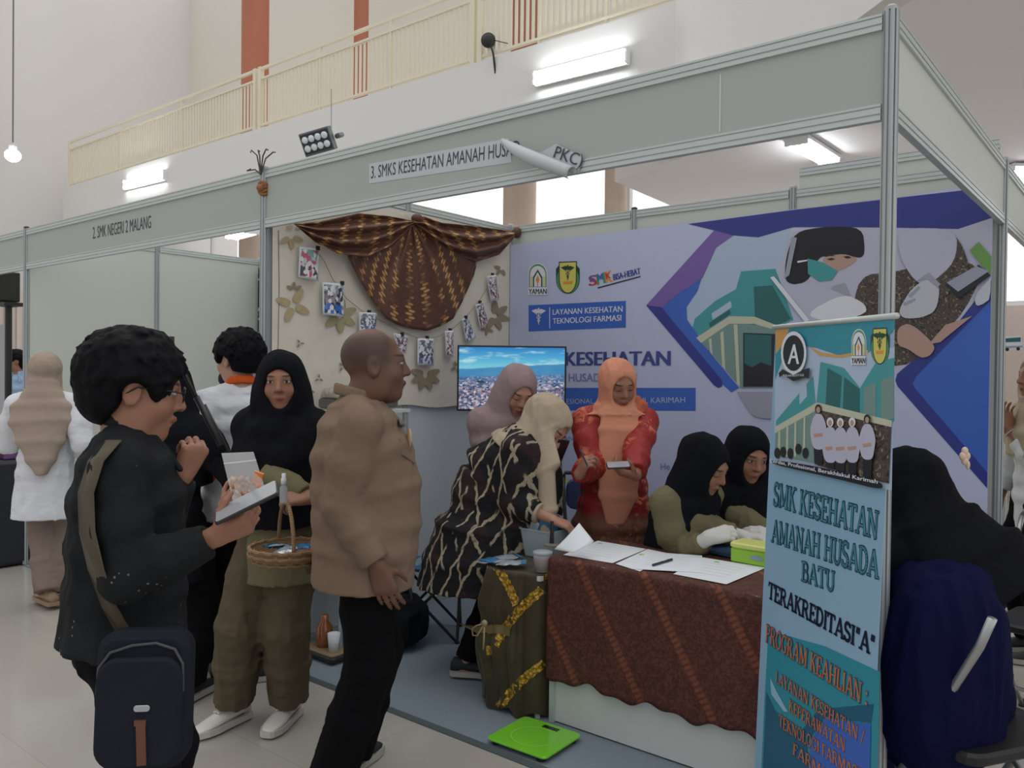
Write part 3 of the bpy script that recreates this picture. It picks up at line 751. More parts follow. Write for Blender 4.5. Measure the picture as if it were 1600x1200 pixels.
layer(ru, 'picture_print', [
    (I_SKY, P7((100, 200), (690, 200), (675, 905), (95, 770))),
    (RT, P7((100, 100), (690, 60), (690, 110), (640, 160), (560, 225), (420, 240), (300, 200), (200, 180), (150, 220), (100, 360))),
    (RG, P7((100, 110), (170, 105), (140, 180), (105, 230))), (RG, P7((262, 190), (330, 225), (420, 236), (560, 210), (560, 226), (420, 250), (320, 240))),
    (I_TEAL, P7((105, 560), (215, 430), (288, 340), (300, 470), (105, 600))), (I_SKY, P7((220, 410), (255, 370), (258, 440), (222, 480))),
    (I_TEAL, P7((325, 270), (440, 300), (520, 400), (600, 270), (690, 250), (690, 565), (430, 535), (305, 475))),
    (I_TEALD, P7((360, 300), (432, 340), (420, 520), (350, 480))), (I_TEALD, P7((442, 345), (520, 405), (520, 560), (435, 530))), (I_COLG, P7((540, 400), (600, 370), (600, 560), (540, 555))), (I_COLG, P7((625, 360), (690, 340), (690, 550), (625, 560))),
    (I_CREAM, P7((103, 590), (310, 470), (680, 560), (678, 592), (312, 505), (103, 622))),
    (I_COLG, P7((103, 622), (312, 505), (312, 770), (100, 730))), (I_BATIK, P7((312, 505), (676, 592), (664, 870), (312, 780)))]
    + [(I_CREAM, P7((x, y), (x + 9, y - 5), (x + 7, 740), (x - 4, 735))) for x, y in ((120, 615), (160, 592), (200, 570), (245, 545))]
    + [(I_DARK, [c7(*a) for a in disc(x, y, 16, 28, 9)]) for x, y in ((115, 720), (145, 715), (180, 722), (220, 700), (255, 720))]
    + people + [(I_DARK, P7((95, 752), (300, 782), (640, 858), (650, 905), (430, 850), (95, 775)))], RS, base=.001, step=.0002)
lettering(ru, 'motto_lettering', I_WHITE, [('Cerdas, Profesional, Berakhlakul Karimah', (1210, 722), (1380, 756), 5.5)], RS, .018, bold=.05)
layer(ru, 'grade_badge', [(I_WHITE, disc(1244, 552, 20, 34, 24)), (I_DARK, disc(1244, 552, 16.5, 28, 24)), (I_DARK, [(1221, 583), (1227, 577), (1244, 586), (1262, 577), (1270, 575), (1268, 592), (1262, 590), (1244, 596), (1228, 586), (1222, 590)])], RS, base=.009)
lettering(ru, 'badge_letter', I_WHITE, [('A', (1236, 569), (1253, 569), 32)], RS, .0115, bold=.03)
lettering(ru, 'badge_lettering', I_WHITE, [('TERAKREDITASI', (1228, 589), (1261, 588), 3.5)], RS, .0115)
arch_emblem(ru, 'arch_emblem', 1343, 514, 23, 56, RS)
shield_emblem(ru, 'shield_emblem', 1376, 513, 29, 57, RS)
layer(ru, 'swirl_print', [
    (RT, [(1201, 985), (1290, 1010), (1375, 1050), (1372, 1200), (1360, 1300), (1185, 1300), (1195, 1090)]),
    (RDK, [(1198, 1080), (1212, 1110), (1250, 1145), (1280, 1108), (1366, 1100), (1362, 1130), (1290, 1120), (1262, 1160), (1270, 1300), (1188, 1300)]),
    (RL, [(1204, 1058), (1214, 1080), (1232, 1112), (1226, 1112), (1206, 1085)]),
    (I_BLUE, [(1290, 1122), (1362, 1132), (1358, 1300), (1275, 1300), (1266, 1160)])], RS, base=.0008)

# a slab serif drawn stroke by stroke for the roll-up
def glyph_strokes(ch):
    """strokes (polyline, half-thickness) and serifs (x, y) in a unit-high cell; returns also the width."""
    T, t = .085, .05
    arc = lambda cx, cy, rx, ry, a0, a1, n=10: [(cx + rx * math.cos(R(a0 + (a1 - a0) * k / n)), cy + ry * math.sin(R(a0 + (a1 - a0) * k / n))) for k in range(n + 1)]
    v = lambda x: ([(x, 0), (x, 1)], T)
    s = {'I': (.36, [v(.18)], [(.18, 0), (.18, 1)]),
         'T': (.74, [v(.37), ([(.03, .96), (.71, .96)], t), ([(.05, .96), (.05, .76)], t), ([(.69, .96), (.69, .76)], t)], [(.37, 0)]),
         'E': (.66, [v(.16), ([(.1, .96), (.58, .96)], t), ([(.16, .5), (.44, .5)], t), ([(.1, .04), (.6, .04)], t), ([(.57, .96), (.57, .78)], t), ([(.59, .04), (.59, .24)], t), ([(.44, .4), (.44, .6)], t)], [(.16, 0), (.16, 1)]),
         'H': (.84, [v(.17), v(.67), ([(.17, .5), (.67, .5)], t)], [(.17, 0), (.17, 1), (.67, 0), (.67, 1)]),
         'N': (.84, [([(.15, 0), (.15, 1)], t), ([(.13, 1), (.69, 0)], T), ([(.69, 0), (.69, 1)], t)], [(.15, 0), (.12, 1), (.69, 1)]),
         'M': (1.0, [([(.14, 0), (.14, 1)], t), ([(.14, 1), (.5, .1)], T), ([(.5, .1), (.84, 1)], t), ([(.84, 0), (.84, 1)], T)], [(.14, 0), (.14, 1), (.84, 0), (.84, 1)]),
         'A': (.84, [([(.1, 0), (.42, 1)], t), ([(.42, 1), (.74, 0)], T), ([(.22, .32), (.62, .32)], t)], [(.1, 0), (.74, 0)]),
         'K': (.8, [v(.17), ([(.2, .45), (.62, 1)], t), ([(.34, .58), (.68, 0)], T)], [(.17, 0), (.17, 1), (.64, 1), (.68, 0)]),
         'S': (.62, [(arc(.3, .74, .22, .22, 20, 270) + arc(.3, .27, .24, .23, 90, -160), .075), ([(.52, .96), (.52, .76)], t), ([(.07, .04), (.07, .26)], t)], []),
         'U': (.8, [([(.16, 1), (.16, .3)] + arc(.4, .3, .24, .26, 180, 360) + [(.64, .3), (.64, 1)], .07)], [(.16, 1), (.64, 1)]),
         'D': (.78, [v(.16), ([(.16, .96)] + arc(.36, .5, .32, .46, 90, -90) + [(.16, .04)], .07)], [(.16, 0), (.16, 1)]),
         'B': (.7, [v(.16), ([(.16, .96)] + arc(.38, .75, .2, .21, 90, -90) + [(.16, .54)], .06), ([(.16, .54)] + arc(.38, .29, .24, .25, 90, -90) + [(.16, .04)], .06)], [(.14, 0), (.14, 1)]),
         'R': (.8, [v(.16), ([(.16, .96)] + arc(.38, .74, .21, .22, 90, -90) + [(.16, .52)], .06), ([(.4, .52), (.68, 0)], T)], [(.16, 0), (.14, 1), (.7, 0)]),
         'P': (.68, [v(.16), ([(.16, .96)] + arc(.36, .73, .22, .23, 90, -90) + [(.16, .5)], .06)], [(.16, 0), (.14, 1)]),
         'O': (.8, [(arc(.4, .5, .31, .46, 0, 360, 20), .07)], []),
         'G': (.8, [(arc(.4, .5, .31, .46, 40, 330, 18), .07), ([(.68, .4), (.68, .1)], t), ([(.48, .4), (.76, .4)], t), ([(.64, .98), (.64, .72)], t)], []),
         'L': (.64, [v(.16), ([(.1, .04), (.58, .04)], t), ([(.57, .04), (.57, .26)], t)], [(.16, 0), (.16, 1)]),
         'Y': (.76, [([(.38, 0), (.38, .45)], T), ([(.1, 1), (.38, .42)], T), ([(.66, 1), (.38, .42)], t)], [(.38, 0), (.1, 1), (.66, 1)]),
         'W': (1.0, [([(.08, 1), (.3, 0)], T), ([(.3, 0), (.5, .9)], t), ([(.5, .9), (.7, 0)], T), ([(.7, 0), (.92, 1)], t)], [(.08, 1), (.5, .95), (.92, 1)]),
         'F': (.62, [v(.16), ([(.1, .96), (.56, .96)], t), ([(.16, .52), (.42, .52)], t), ([(.55, .96), (.55, .76)], t)], [(.16, 0), (.16, 1)]),
         ':': (.3, [([(.15, .08), (.15, .24)], T), ([(.15, .56), (.15, .72)], T)], []), '/': (.5, [([(.08, -.05), (.42, 1.02)], t)], []),
         '\u201c': (.42, [([(.12, .7), (.16, 1)], .06), ([(.28, .7), (.32, 1)], .06)], []), '\u201d': (.42, [([(.1, .7), (.14, 1)], .06), ([(.26, .7), (.3, 1)], .06)], []), ' ': (.36, [], []), ',': (.25, [([(.08, -.1), (.14, .1)], .05)], [])}
    return s.get(ch, s['I'])
def slab(grow=0):
    def f(body):
        vs, fs = [], []; x0 = 0
        def quad(p, q, h):
            p = V(p); q = V(q); d = (q - p)
            if d.length < 1e-6: return
            d.normalize(); n = V((-d.y, d.x)) * (h + grow); e = d * grow
            o = len(vs); vs.extend([V((*(p - n - e), 0)), V((*(q - n + e), 0)), V((*(q + n + e), 0)), V((*(p + n - e), 0))]); fs.append((o, o + 1, o + 2, o + 3))
        for ch in body:
            w, st, se = glyph_strokes(ch)
            for line, h in st:
                for a, b in zip(line, line[1:]): quad((a[0] + x0, a[1]), (b[0] + x0, b[1]), h)
            for (sx, sy) in se:
                y = .035 if sy == 0 else (.965 if sy == 1 else sy); quad((x0 + sx - .15, y), (x0 + sx + .15, y), .035)
            x0 += w
        o = len(vs); vs.extend([V((0, 0, 0)), V((x0, 0, 0)), V((x0, .0001, 0))]); fs.append((o, o + 1, o + 2))
        return vs, fs
    return f
rows1 = [('SMK KESEHATAN', (1208, 789), (1372, 843), 36), ('AMANAH HUSADA', (1205, 846), (1374, 905), 35), ('BATU', (1252, 907), (1305, 926), 31)]
lettering(ru, 'school_lettering', RINK, rows1, RS, .0016, glyphs=slab(.024))
lettering(ru, 'school_lettering', RFILL, rows1, RS, .0024, glyphs=slab(-.012))
lettering(ru, 'grade_lettering', RINK, [('TERAKREDITASI\u201cA\u201d', (1200, 934), (1367, 1026), 26)], RS, .0016, glyphs=slab(.02))
rows2 = [('PROGRAM KEAHLIAN :', (1197, 1002), (1357, 1106), 28), ('LAYANAN KESEHATAN /', (1213, 1066), (1352, 1164), 19), ('KEPERAWATAN', (1234, 1110), (1322, 1176), 19), ('TEKNOLOGI FARMASI', (1218, 1134), (1345, 1222), 19), ('FARMASI', (1240, 1178), (1310, 1235), 19)]
lettering(ru, 'course_lettering', RDK, rows2, RS, .0030, glyphs=slab(.03))
lettering(ru, 'course_lettering', RORA, rows2, RS, .0038, glyphs=slab(-.01))
# ================================================================== FIGURES
# Bodies and clothes are grown as smooth distance fields and skinned into one continuous surface each.
class Field:
    def __init__(s, vox): s.vox = vox; s.ops = []; s.bb = []
    def _op(s, kind, lo, hi, fn, k):
        s.ops.append((kind, np.array(lo, float), np.array(hi, float), fn, k))
        if kind == 'u': s.bb.append((np.array(lo, float), np.array(hi, float)))
        return s
    def cone(s, a, b, ra, rb, k=.02, kind='u'):
        a = np.array(a, float); b = np.array(b, float); ba = b - a; L2 = max(ba @ ba, 1e-9)
        def fn(X, Y, Z):
            px, py, pz = X - a[0], Y - a[1], Z - a[2]
            t = np.clip((px * ba[0] + py * ba[1] + pz * ba[2]) / L2, 0, 1)
            return np.sqrt((px - t * ba[0]) ** 2 + (py - t * ba[1]) ** 2 + (pz - t * ba[2]) ** 2) - (ra + (rb - ra) * t)
        r = max(ra, rb)
        return s._op(kind, np.minimum(a, b) - r, np.maximum(a, b) + r, fn, k)
    def chain(s, pts, rad, k=.02, kind='u'):
        for i in range(len(pts) - 1): s.cone(pts[i], pts[i + 1], rad[i], rad[i + 1], k, kind)
        return s
    def ell(s, M, c, r, k=.02, kind='u', p=2.0):
        """ellipsoid of radii r centred at c in frame M (4x4 Matrix)."""
        M = M @ Matrix.Translation(V(c)); inv = np.array(M.inverted()); r = np.array(r, float)
        ext = np.sqrt(((np.array(M.to_3x3()) * r) ** 2).sum(1)); o = np.array(M.translation)
        def fn(X, Y, Z):
            q = [(inv[i, 0] * X + inv[i, 1] * Y + inv[i, 2] * Z + inv[i, 3]) / r[i] for i in range(3)]
            if p == 2.0: k0 = np.sqrt(q[0] ** 2 + q[1] ** 2 + q[2] ** 2)
            else: k0 = (abs(q[0]) ** p + abs(q[1]) ** p + abs(q[2]) ** p) ** (1 / p)
            k1 = np.sqrt((q[0] / r[0]) ** 2 + (q[1] / r[1]) ** 2 + (q[2] / r[2]) ** 2) + 1e-9
            return k0 * (k0 - 1) / k1
        return s._op(kind, o - ext * (1.3 if p != 2 else 1), o + ext * (1.3 if p != 2 else 1), fn, k)
    def loft(s, secs, k=.02, kind='u', flat=(False, False), p=2.3):
        """secs: (centre, X axis, Y axis, rx, ry) up a spine; flat ends are cut clean."""
        n = len(secs)
        S = [[np.array(q, float) if hasattr(q, '__len__') else q for q in sec] for sec in secs]
        for i in range(n - 1):
            (c0, x0, y0, rx0, ry0), (c1, x1, y1, rx1, ry1) = S[i], S[i + 1]
            ax = c1 - c0; L2 = ax @ ax; Ln = math.sqrt(L2)
            f0 = flat[0] and i == 0; f1 = flat[1] and i == n - 2
            def fn(X, Y, Z, c0=c0, x0=x0, y0=y0, rx0=rx0, ry0=ry0, c1=c1, x1=x1, y1=y1, rx1=rx1, ry1=ry1, ax=ax, L2=L2, Ln=Ln, f0=f0, f1=f1):
                px, py, pz = X - c0[0], Y - c0[1], Z - c0[2]
                tr = (px * ax[0] + py * ax[1] + pz * ax[2]) / L2; t = np.clip(tr, 0, 1)
                px = px - t * ax[0]; py = py - t * ax[1]; pz = pz - t * ax[2]
                xx = [x0[j] + (x1[j] - x0[j]) * t for j in range(3)]; yy = [y0[j] + (y1[j] - y0[j]) * t for j in range(3)]
                rx = rx0 + (rx1 - rx0) * t; ry = ry0 + (ry1 - ry0) * t
                u = (px * xx[0] + py * xx[1] + pz * xx[2]); v = (px * yy[0] + py * yy[1] + pz * yy[2])
                d = ((abs(u) / rx) ** p + (abs(v) / ry) ** p) ** (1 / p)
                d = (d - 1) * (np.minimum(rx, ry) * .55 + .45 * np.sqrt((u * u + v * v) / (d * d + 1e-6)).clip(0, 1))
                over = (tr - t) * Ln
                axial = abs(over)
                if not (f0 and f1):
                    rnd = np.sqrt(np.maximum(d + .02, 0) ** 2 + axial ** 2) - .02
                    out = np.where(axial > 0, rnd, d)
                else: out = d
                if f0: out = np.where(over < 0, np.maximum(d, -over), np.maximum(out, -tr * Ln))
                if f1: out = np.where(over > 0, np.maximum(d, over), np.maximum(out, (tr - 1) * Ln))
                return out
            r = max(rx0, ry0, rx1, ry1)
            s._op(kind, np.minimum(c0, c1) - r, np.maximum(c0, c1) + r, fn, k)
        return s
    def cut(s, point, normal, k=.0):
        """throws away what lies on the normal's side of a plane."""
        p = np.array(point, float); n = np.array(V(normal).normalized(), float)
        s.ops.append(('c', None, None, lambda X, Y, Z: (X - p[0]) * n[0] + (Y - p[1]) * n[1] + (Z - p[2]) * n[2], k)); return s
    def ripple(s, amp, scale, seed=0, ridged=False, M=None, where=None):
        s.ops.append(('n', amp, scale, (seed, ridged, M, where), 0)); return s
    def grow(s, d): s.ops.append(('g', None, None, None, d)); return s
    def mesh(s):
        h = s.vox; pad = 5 * h
        lo = np.min([b[0] for b in s.bb], 0) - pad; hi = np.max([b[1] for b in s.bb], 0) + pad
        n = np.ceil((hi - lo) / h).astype(int) + 1
        ax = [(lo[i] + h * np.arange(n[i])).astype(np.float32) for i in range(3)]
        F = np.full(n, .5, np.float32)
        for kind, a, b, fn, k in s.ops:
            if kind == 'n':
                seed, ridged, M, where = fn
                F += np.float32(a) * lattice(ax, b, seed, ridged, M) * (1 if where is None else where(*np.meshgrid(*ax, indexing='ij', sparse=True)))
                continue
            if kind == 'g': F -= np.float32(k); continue
            if kind == 'c': sl = (slice(None),) * 3
            else:
                m = k + 3 * h
                i0 = np.clip(np.floor((a - m - lo) / h).astype(int), 0, n - 1); i1 = np.clip(np.ceil((b + m - lo) / h).astype(int) + 1, 1, n)
                if np.any(i1 <= i0): continue
                sl = tuple(slice(i0[j], i1[j]) for j in range(3))
            X = ax[0][sl[0]][:, None, None]; Y = ax[1][sl[1]][None, :, None]; Z = ax[2][sl[2]][None, None, :]
            d = fn(X, Y, Z).astype(np.float32); f = F[sl]
            if kind == 'u':
                if k > 0:
                    q = np.clip(.5 + .5 * (f - d) / k, 0, 1); F[sl] = f + (d - f) * q - k * q * (1 - q)
                else: F[sl] = np.minimum(f, d)
            elif kind == 's':
                d = -d
                if k > 0:
                    q = np.clip(.5 - .5 * (f - d) / k, 0, 1); F[sl] = f + (d - f) * q + k * q * (1 - q)
                else: F[sl] = np.maximum(f, d)
            elif kind == 'c': F[sl] = np.maximum(f, d)
        return nets(F, lo, h)

def lattice(ax, scale, seed, ridged, M=None):
    """smooth value noise; scale = wavelength in metres per axis."""
    rs = np.random.RandomState(seed)
    if M is not None:
        inv = np.array(M.inverted())
        X, Y, Z = np.meshgrid(*ax, indexing='ij')
        q = [(inv[i, 0] * X + inv[i, 1] * Y + inv[i, 2] * Z + inv[i, 3]) / scale[i] + 100.5 for i in range(3)]
    else:
        q = [a / sc + 100.5 for a, sc in zip(ax, scale)]
        q = np.meshgrid(*q, indexing='ij')
    T = rs.rand(64, 64, 64).astype(np.float32) * 2 - 1
    i = [np.floor(a).astype(np.int32) for a in q]; f = [(a - b).astype(np.float32) for a, b in zip(q, i)]
    f = [t * t * (3 - 2 * t) for t in f]
    out = 0
    for dx in (0, 1):
        wx = f[0] if dx else 1 - f[0]
        for dy in (0, 1):
            wy = f[1] if dy else 1 - f[1]
            for dz in (0, 1):
                wz = f[2] if dz else 1 - f[2]
                out = out + wx * wy * wz * T[(i[0] + dx) & 63, (i[1] + dy) & 63, (i[2] + dz) & 63]
    if ridged: out = (1 - 2 * np.abs(out)) * .8 - .3
    return -out

def nets(F, lo, h):
    """surface nets: one vertex per crossed cell, one quad per crossed edge."""
    n = np.array(F.shape); S = F < 0
    c = np.zeros(n - 1, np.int8)
    for dx in (0, 1):
        for dy in (0, 1):
            for dz in (0, 1): c += S[dx:n[0] - 1 + dx, dy:n[1] - 1 + dy, dz:n[2] - 1 + dz]
    act = np.argwhere((c > 0) & (c < 8))
    idx = np.full(n - 1, -1, np.int32); idx[tuple(act.T)] = np.arange(len(act))
    acc = np.zeros((len(act), 3)); cnt = np.zeros(len(act))
    cor = [(x, y, z) for x in (0, 1) for y in (0, 1) for z in (0, 1)]
    for a in cor:
        for d in range(3):
            if a[d]: continue
            b = list(a); b[d] = 1
            fa = F[tuple((act + a).T)]; fb = F[tuple((act + b).T)]
            m = (fa < 0) != (fb < 0)
            t = np.where(m, fa / np.where(m, fa - fb, 1), 0)
            p = np.tile(np.array(a, float), (len(act), 1)); p[:, d] = t
            acc[m] += p[m]; cnt[m] += 1
    vs = lo + (act + acc / cnt[:, None]) * h
    quads = []
    for d in range(3):
        e = [(d + 1) % 3, (d + 2) % 3]
        sl0 = [slice(1, -1)] * 3; sl0[d] = slice(0, n[d] - 1)
        sl1 = list(sl0); sl1[d] = slice(1, n[d])
        A = S[tuple(sl0)]; B = S[tuple(sl1)]
        ed = np.argwhere(A != B); off = np.ones(3, int); off[d] = 0; ed0 = ed + off
        def cell(du, dv):
            q = ed0.copy(); q[:, e[0]] -= du; q[:, e[1]] -= dv; return idx[tuple(q.T)]
        Q = np.stack([cell(0, 0), cell(1, 0), cell(1, 1), cell(0, 1)], 1)
        flip = ~A[tuple(ed.T)]
        Q[flip] = Q[flip][:, ::-1]
        quads.append(Q)
    Q = np.concatenate(quads); Q = Q[(Q >= 0).all(1)]
    return vs, Q

def relax(vs, Q, it=2, lam=.5):
    e = np.concatenate([Q[:, [0, 1]], Q[:, [1, 2]], Q[:, [2, 3]], Q[:, [3, 0]]])
    deg = np.bincount(e[:, 0], minlength=len(vs)) + np.bincount(e[:, 1], minlength=len(vs))
    for _ in range(it):
        s = np.zeros_like(vs)
        for j in range(3):
            s[:, j] = np.bincount(e[:, 0], vs[e[:, 1], j], len(vs)) + np.bincount(e[:, 1], vs[e[:, 0], j], len(vs))
        vs = vs + lam * (s / np.maximum(deg, 1)[:, None] - vs)
    return vs

def field_object(name, fld, mat, parent, it=2, attr=None, world=False):
    vs, Q = fld.mesh(); vs = relax(vs, Q, it)
    me = bpy.data.meshes.new(name)
    me.vertices.add(len(vs)); me.vertices.foreach_set('co', vs.astype(np.float32).ravel())
    me.loops.add(Q.size); me.loops.foreach_set('vertex_index', Q.astype(np.int32).ravel())
    me.polygons.add(len(Q)); me.polygons.foreach_set('loop_start', np.arange(0, Q.size, 4, dtype=np.int32))
    try: me.polygons.foreach_set('loop_total', np.full(len(Q), 4, np.int32))
    except Exception: pass
    me.update(calc_edges=True); me.validate()
    me.polygons.foreach_set('use_smooth', [True] * len(me.polygons))
    if attr is not None:
        for nm, M in attr.items():
            inv = np.array(M.inverted()); q = vs @ inv[:3, :3].T + inv[:3, 3]
            a = me.attributes.new(nm, 'FLOAT_VECTOR', 'POINT'); a.data.foreach_set('vector', q.astype(np.float32).ravel())
    me.materials.append(mat)
    o = bpy.data.objects.new(name, me); COL.objects.link(o)
    if parent is not None: o.parent = parent
    return o

# ------------------------------------------------------------------ skin with brows, eyes, lips laid out on the head itself
def skin(name, col, lips=None, eyes='open', brow=(.016, .013, .012), shave=None, lipstick=0):
    g = G(name); hl = g.attr('head'); s = g.sep(hl)
    x, y, z = s[0], s[1], s[2]
    ax = g.math('ABSOLUTE', x)
    n = g.noise(g.obj, 14, 4)
    c = g.mix(n, tuple(k * .88 for k in col), tuple(min(1, k * 1.1) for k in col))
    def ellm(cx, cz, rx, rz, soft=.25, xs=ax, slope=0):
        dx = g.math('DIVIDE', g.math('SUBTRACT', xs, cx), rx)
        zz = g.math('SUBTRACT', z, cz)
        if slope: zz = g.math('SUBTRACT', zz, g.math('MULTIPLY', g.math('SUBTRACT', xs, cx), slope))
        dz = g.math('DIVIDE', zz, rz)
        d = g.math('ADD', g.math('MULTIPLY', dx, dx), g.math('MULTIPLY', dz, dz))
        m = g.step(d, 1 + soft, 1 - soft)
        return g.math('MULTIPLY', m, g.step(y, .03, .045))
    if shave is not None:
        m = g.math('MULTIPLY', g.math('MULTIPLY', g.step(z, -.03, .03), g.step(z, .112, .082)), g.step(y, .062, .03))
        c = g.mix(g.math('MULTIPLY', m, .75), c, shave)
    c = g.mix(g.math('MULTIPLY', ellm(.034, .030, .021, .0042, .5, slope=.05), .85), c, brow)
    lc = lips or (col[0] * .78, col[1] * .48, col[2] * .48)
    c = g.mix(g.math('MULTIPLY', ellm(0, -.063, .024, .0095, .35), .75), c, lc)
    c = g.mix(g.math('MULTIPLY', ellm(0, -.0635, .022, .0018, .5), .7), c, tuple(k * .25 for k in lc))
    c = g.mix(g.math('MULTIPLY', ellm(.012, -.032, .005, .003, .6), .6), c, tuple(k * .3 for k in col))
    if eyes == 'open':
        c = g.mix(ellm(.033, .0075, .0155, .0068, .25), c, (.02, .014, .012))
        c = g.mix(ellm(.033, .0065, .0135, .0048, .25), c, (.40, .37, .36))
        c = g.mix(ellm(.032, .007, .0055, .0055, .25), c, (.014, .009, .008))
    else:
        c = g.mix(g.math('MULTIPLY', ellm(.033, .001, .0155, .0024, .5), .9), c, (.02, .014, .012))
    return g.done(c, .48, spec=.4, bump=g.noise(g.obj, 260, 2), bstr=.05)

TAN = lin(152, 108, 88); FAIR = lin(178, 134, 116); BROWN = lin(122, 84, 66); DEEP = lin(112, 74, 58)
SK_TAN = skin('skin_tan', TAN); SK_TAN_DOWN = skin('skin_tan_looking_down', TAN, eyes='down'); SK_FAIR_DOWN = skin('skin_fair_looking_down', FAIR, lips=lin(168, 84, 84), eyes='down')
SK_BROWN = skin('skin_brown', BROWN); SK_BALD = skin('skin_shaved', lin(108, 76, 62), shave=lin(62, 48, 43)); SK_LIGHT = skin('skin_light', lin(190, 146, 124))

def mat4(loc=(0, 0, 0), rx=0, ry=0, rz=0):
    return Matrix.Translation(V(loc)) @ Euler((rx, ry, rz), 'XYZ').to_matrix().to_4x4()
def about(pivot, rx=0, ry=0, rz=0, order='XYZ'):
    return Matrix.Translation(V(pivot)) @ Euler((rx, ry, rz), order).to_matrix().to_4x4() @ Matrix.Translation(-V(pivot))

class Figure:
    """A posed skeleton. Local frame: x to the figure's right hand, y ahead, z up; base on the floor."""
    def __init__(s, loc, face, H, label, lean=0, sway=0, twist=0, head=(0, 0, 0), neckfwd=0, hip=None, hs=1.0, wide=1.0, deepb=1.0, name='person', category='person', group=None, vox=.006):
        f = V(face); f.z = 0; f.normalize(); s.rz = math.atan2(-f.x, f.y)
        s.root = empty(name, (loc[0], loc[1], .0085 if (0 < loc[0] < 3.2 and -.1 < loc[1] < 2) or (-3 < loc[0] < 0 and -.02 < loc[1] < 2) else 0), label, category, group, rz=s.rz)
        s.M = mw(s.root); s.inv = s.M.inverted()
        k = s.k = H / 1.7; s.hs = hs; s.w = wide; s.db = deepb; s.vox = vox
        hz = s.hz = (.90 * k if hip is None else hip)
        dz = s.dz = hz - .90 * k                               # seated figures drop as a whole
        s.T = Matrix.Translation((0, 0, dz))
        s.waist = V((0, 0, 1.02 * k + dz))
        s.chest = about(s.waist, -R(lean), R(sway), R(twist)) @ s.T
        # half-bent spine for the belly
        s.belly = about(s.waist, -R(lean) * .5, R(sway) * .5, R(twist) * .5) @ s.T
        np_ = V((0, -.01 * k, 1.42 * k)); s.neck0 = s.chest @ np_
        hc = V((0, (.02 + neckfwd) * k, 1.58 * k + (.0 if hs == 1 else 0)))
        hc.z = 1.7 * k - .118 * hs
        hm = s.chest @ Matrix.Translation(V((0, hc.y, hc.z)))
        # the head's own turn, about the top of the neck
        pv = hm @ V((0, -.03 * hs, -.08 * hs))
        rot3 = Euler((-R(head[0]), R(head[2]), R(head[1])), 'XZY').to_matrix() if False else (Matrix.Rotation(R(head[1]), 3, 'Z') @ Matrix.Rotation(-R(head[0]), 3, 'X') @ Matrix.Rotation(R(head[2]), 3, 'Y'))
        base = hm.to_3x3()
        r = (base @ rot3)
        m = r.to_4x4(); off = r @ V((0, .03 * hs, .08 * hs)); m.translation = pv + off
        s.head = m @ Matrix.Scale(hs, 4)
        s.headU = m
        s.sh = {q: s.chest @ V((q * .165 * k * wide, -.015 * k, 1.36 * k)) for q in (1, -1)}
        s.hipj = {q: s.T @ V((q * .088 * k, 0, .90 * k)) for q in (1, -1)}
        s.arm = {}; s.leg = {}; s.hand = {}
    def loc(s, p): return s.inv @ V(p)
    def c(s, x, y, z): return s.chest @ V((x * s.k, y * s.k, z * s.k))
    @staticmethod
    def ik(a, t, l1, l2, pole):
        d = t - a; L = min(d.length, (l1 + l2) * .995); dn = d.normalized(); t = a + dn * L
        x = (l1 * l1 - l2 * l2 + L * L) / (2 * L); hgt = math.sqrt(max(l1 * l1 - x * x, 0))
        pl = V(pole); pl = (pl - dn * pl.dot(dn))
        pl = pl.normalized() if pl.length > 1e-5 else V((0, 0, 1))
        return a + dn * x + pl * hgt, t
    def reach(s, side, wrist, pole, fingers=None, palm=None, curl=(25, 30, 15), thumb=0, spread=1, world=False):
        w = s.loc(wrist) if world else V(wrist)
        e, w = s.ik(s.sh[side], w, .285 * s.k, .25 * s.k, pole)
        s.arm[side] = (s.sh[side], e, w)
        fd = V(fingers) if fingers is not None else (w - e)
        if world and fingers is not None: fd = s.inv.to_3x3() @ fd
        pm = V(palm) if palm is not None else V((-side, 0, 0))
        if world and palm is not None: pm = s.inv.to_3x3() @ pm
        s.hand[side] = (fd.normalized(), pm, curl, thumb, spread)
        return s
    def stand(s, side, ankle, pole=(0, 1, 0), toe=(0, 1, 0)):
        a = V(ankle); kn, a = s.ik(s.hipj[side], a, .425 * s.k, .415 * s.k, pole)
        s.leg[side] = (s.hipj[side], kn, a, V(toe).normalized()); return s
    def grip(s, side):
        fd, pm = s.hand[side][0], s.hand[side][1]
        y = fd; z = -(pm - y * pm.dot(y)).normalized(); x = y.cross(z)
        m = Matrix((x, y, z)).transposed().to_4x4(); m.translation = s.arm[side][2]; return m
    # -------------------------------------------------------------- body
    def add_hand(s, F, side):
        m = s.grip(side) @ Matrix.Scale(s.k, 4); k = s.k; th = -1 if side == 1 else 1
        fd, pm, curl, thumb, spread = s.hand[side]
        P = lambda *a: m @ V(a)
        xs = [th * .031, th * .0105, -th * .0105, -th * .030]
        ys = [.088, .092, .087, .078]
        for x, y in zip(xs, ys): F.cone(P(x * .55, .0, 0), P(x, y, .001), .0165 * k, .0125 * k, .012)
        F.ell(m, (0, .045, -.003), (.036, .045, .0145), .012)
        L = [(.042, .026, .021), (.047, .030, .022), (.043, .028, .021), (.033, .021, .018)]
        c = curl if hasattr(curl[0], '__len__') else [curl] * 4
        for i in range(4):
            p = V((xs[i], ys[i], .001)); a = 0; fan = -th * (i - 1.5) * .06 * spread; r = [.0098, .0092, .0084, .0074] if i < 3 else [.0086, .008, .0074, .0066]
            for j in range(3):
                a += R(c[i][j]); q = p + V((fan * math.cos(a) * L[i][j], math.cos(a) * L[i][j], -math.sin(a) * L[i][j]))
                F.cone(m @ p, m @ q, r[j] * k, r[j + 1] * k, .004); p = q
        t0 = V((th * .024, .018, -.004)); close = R(thumb)
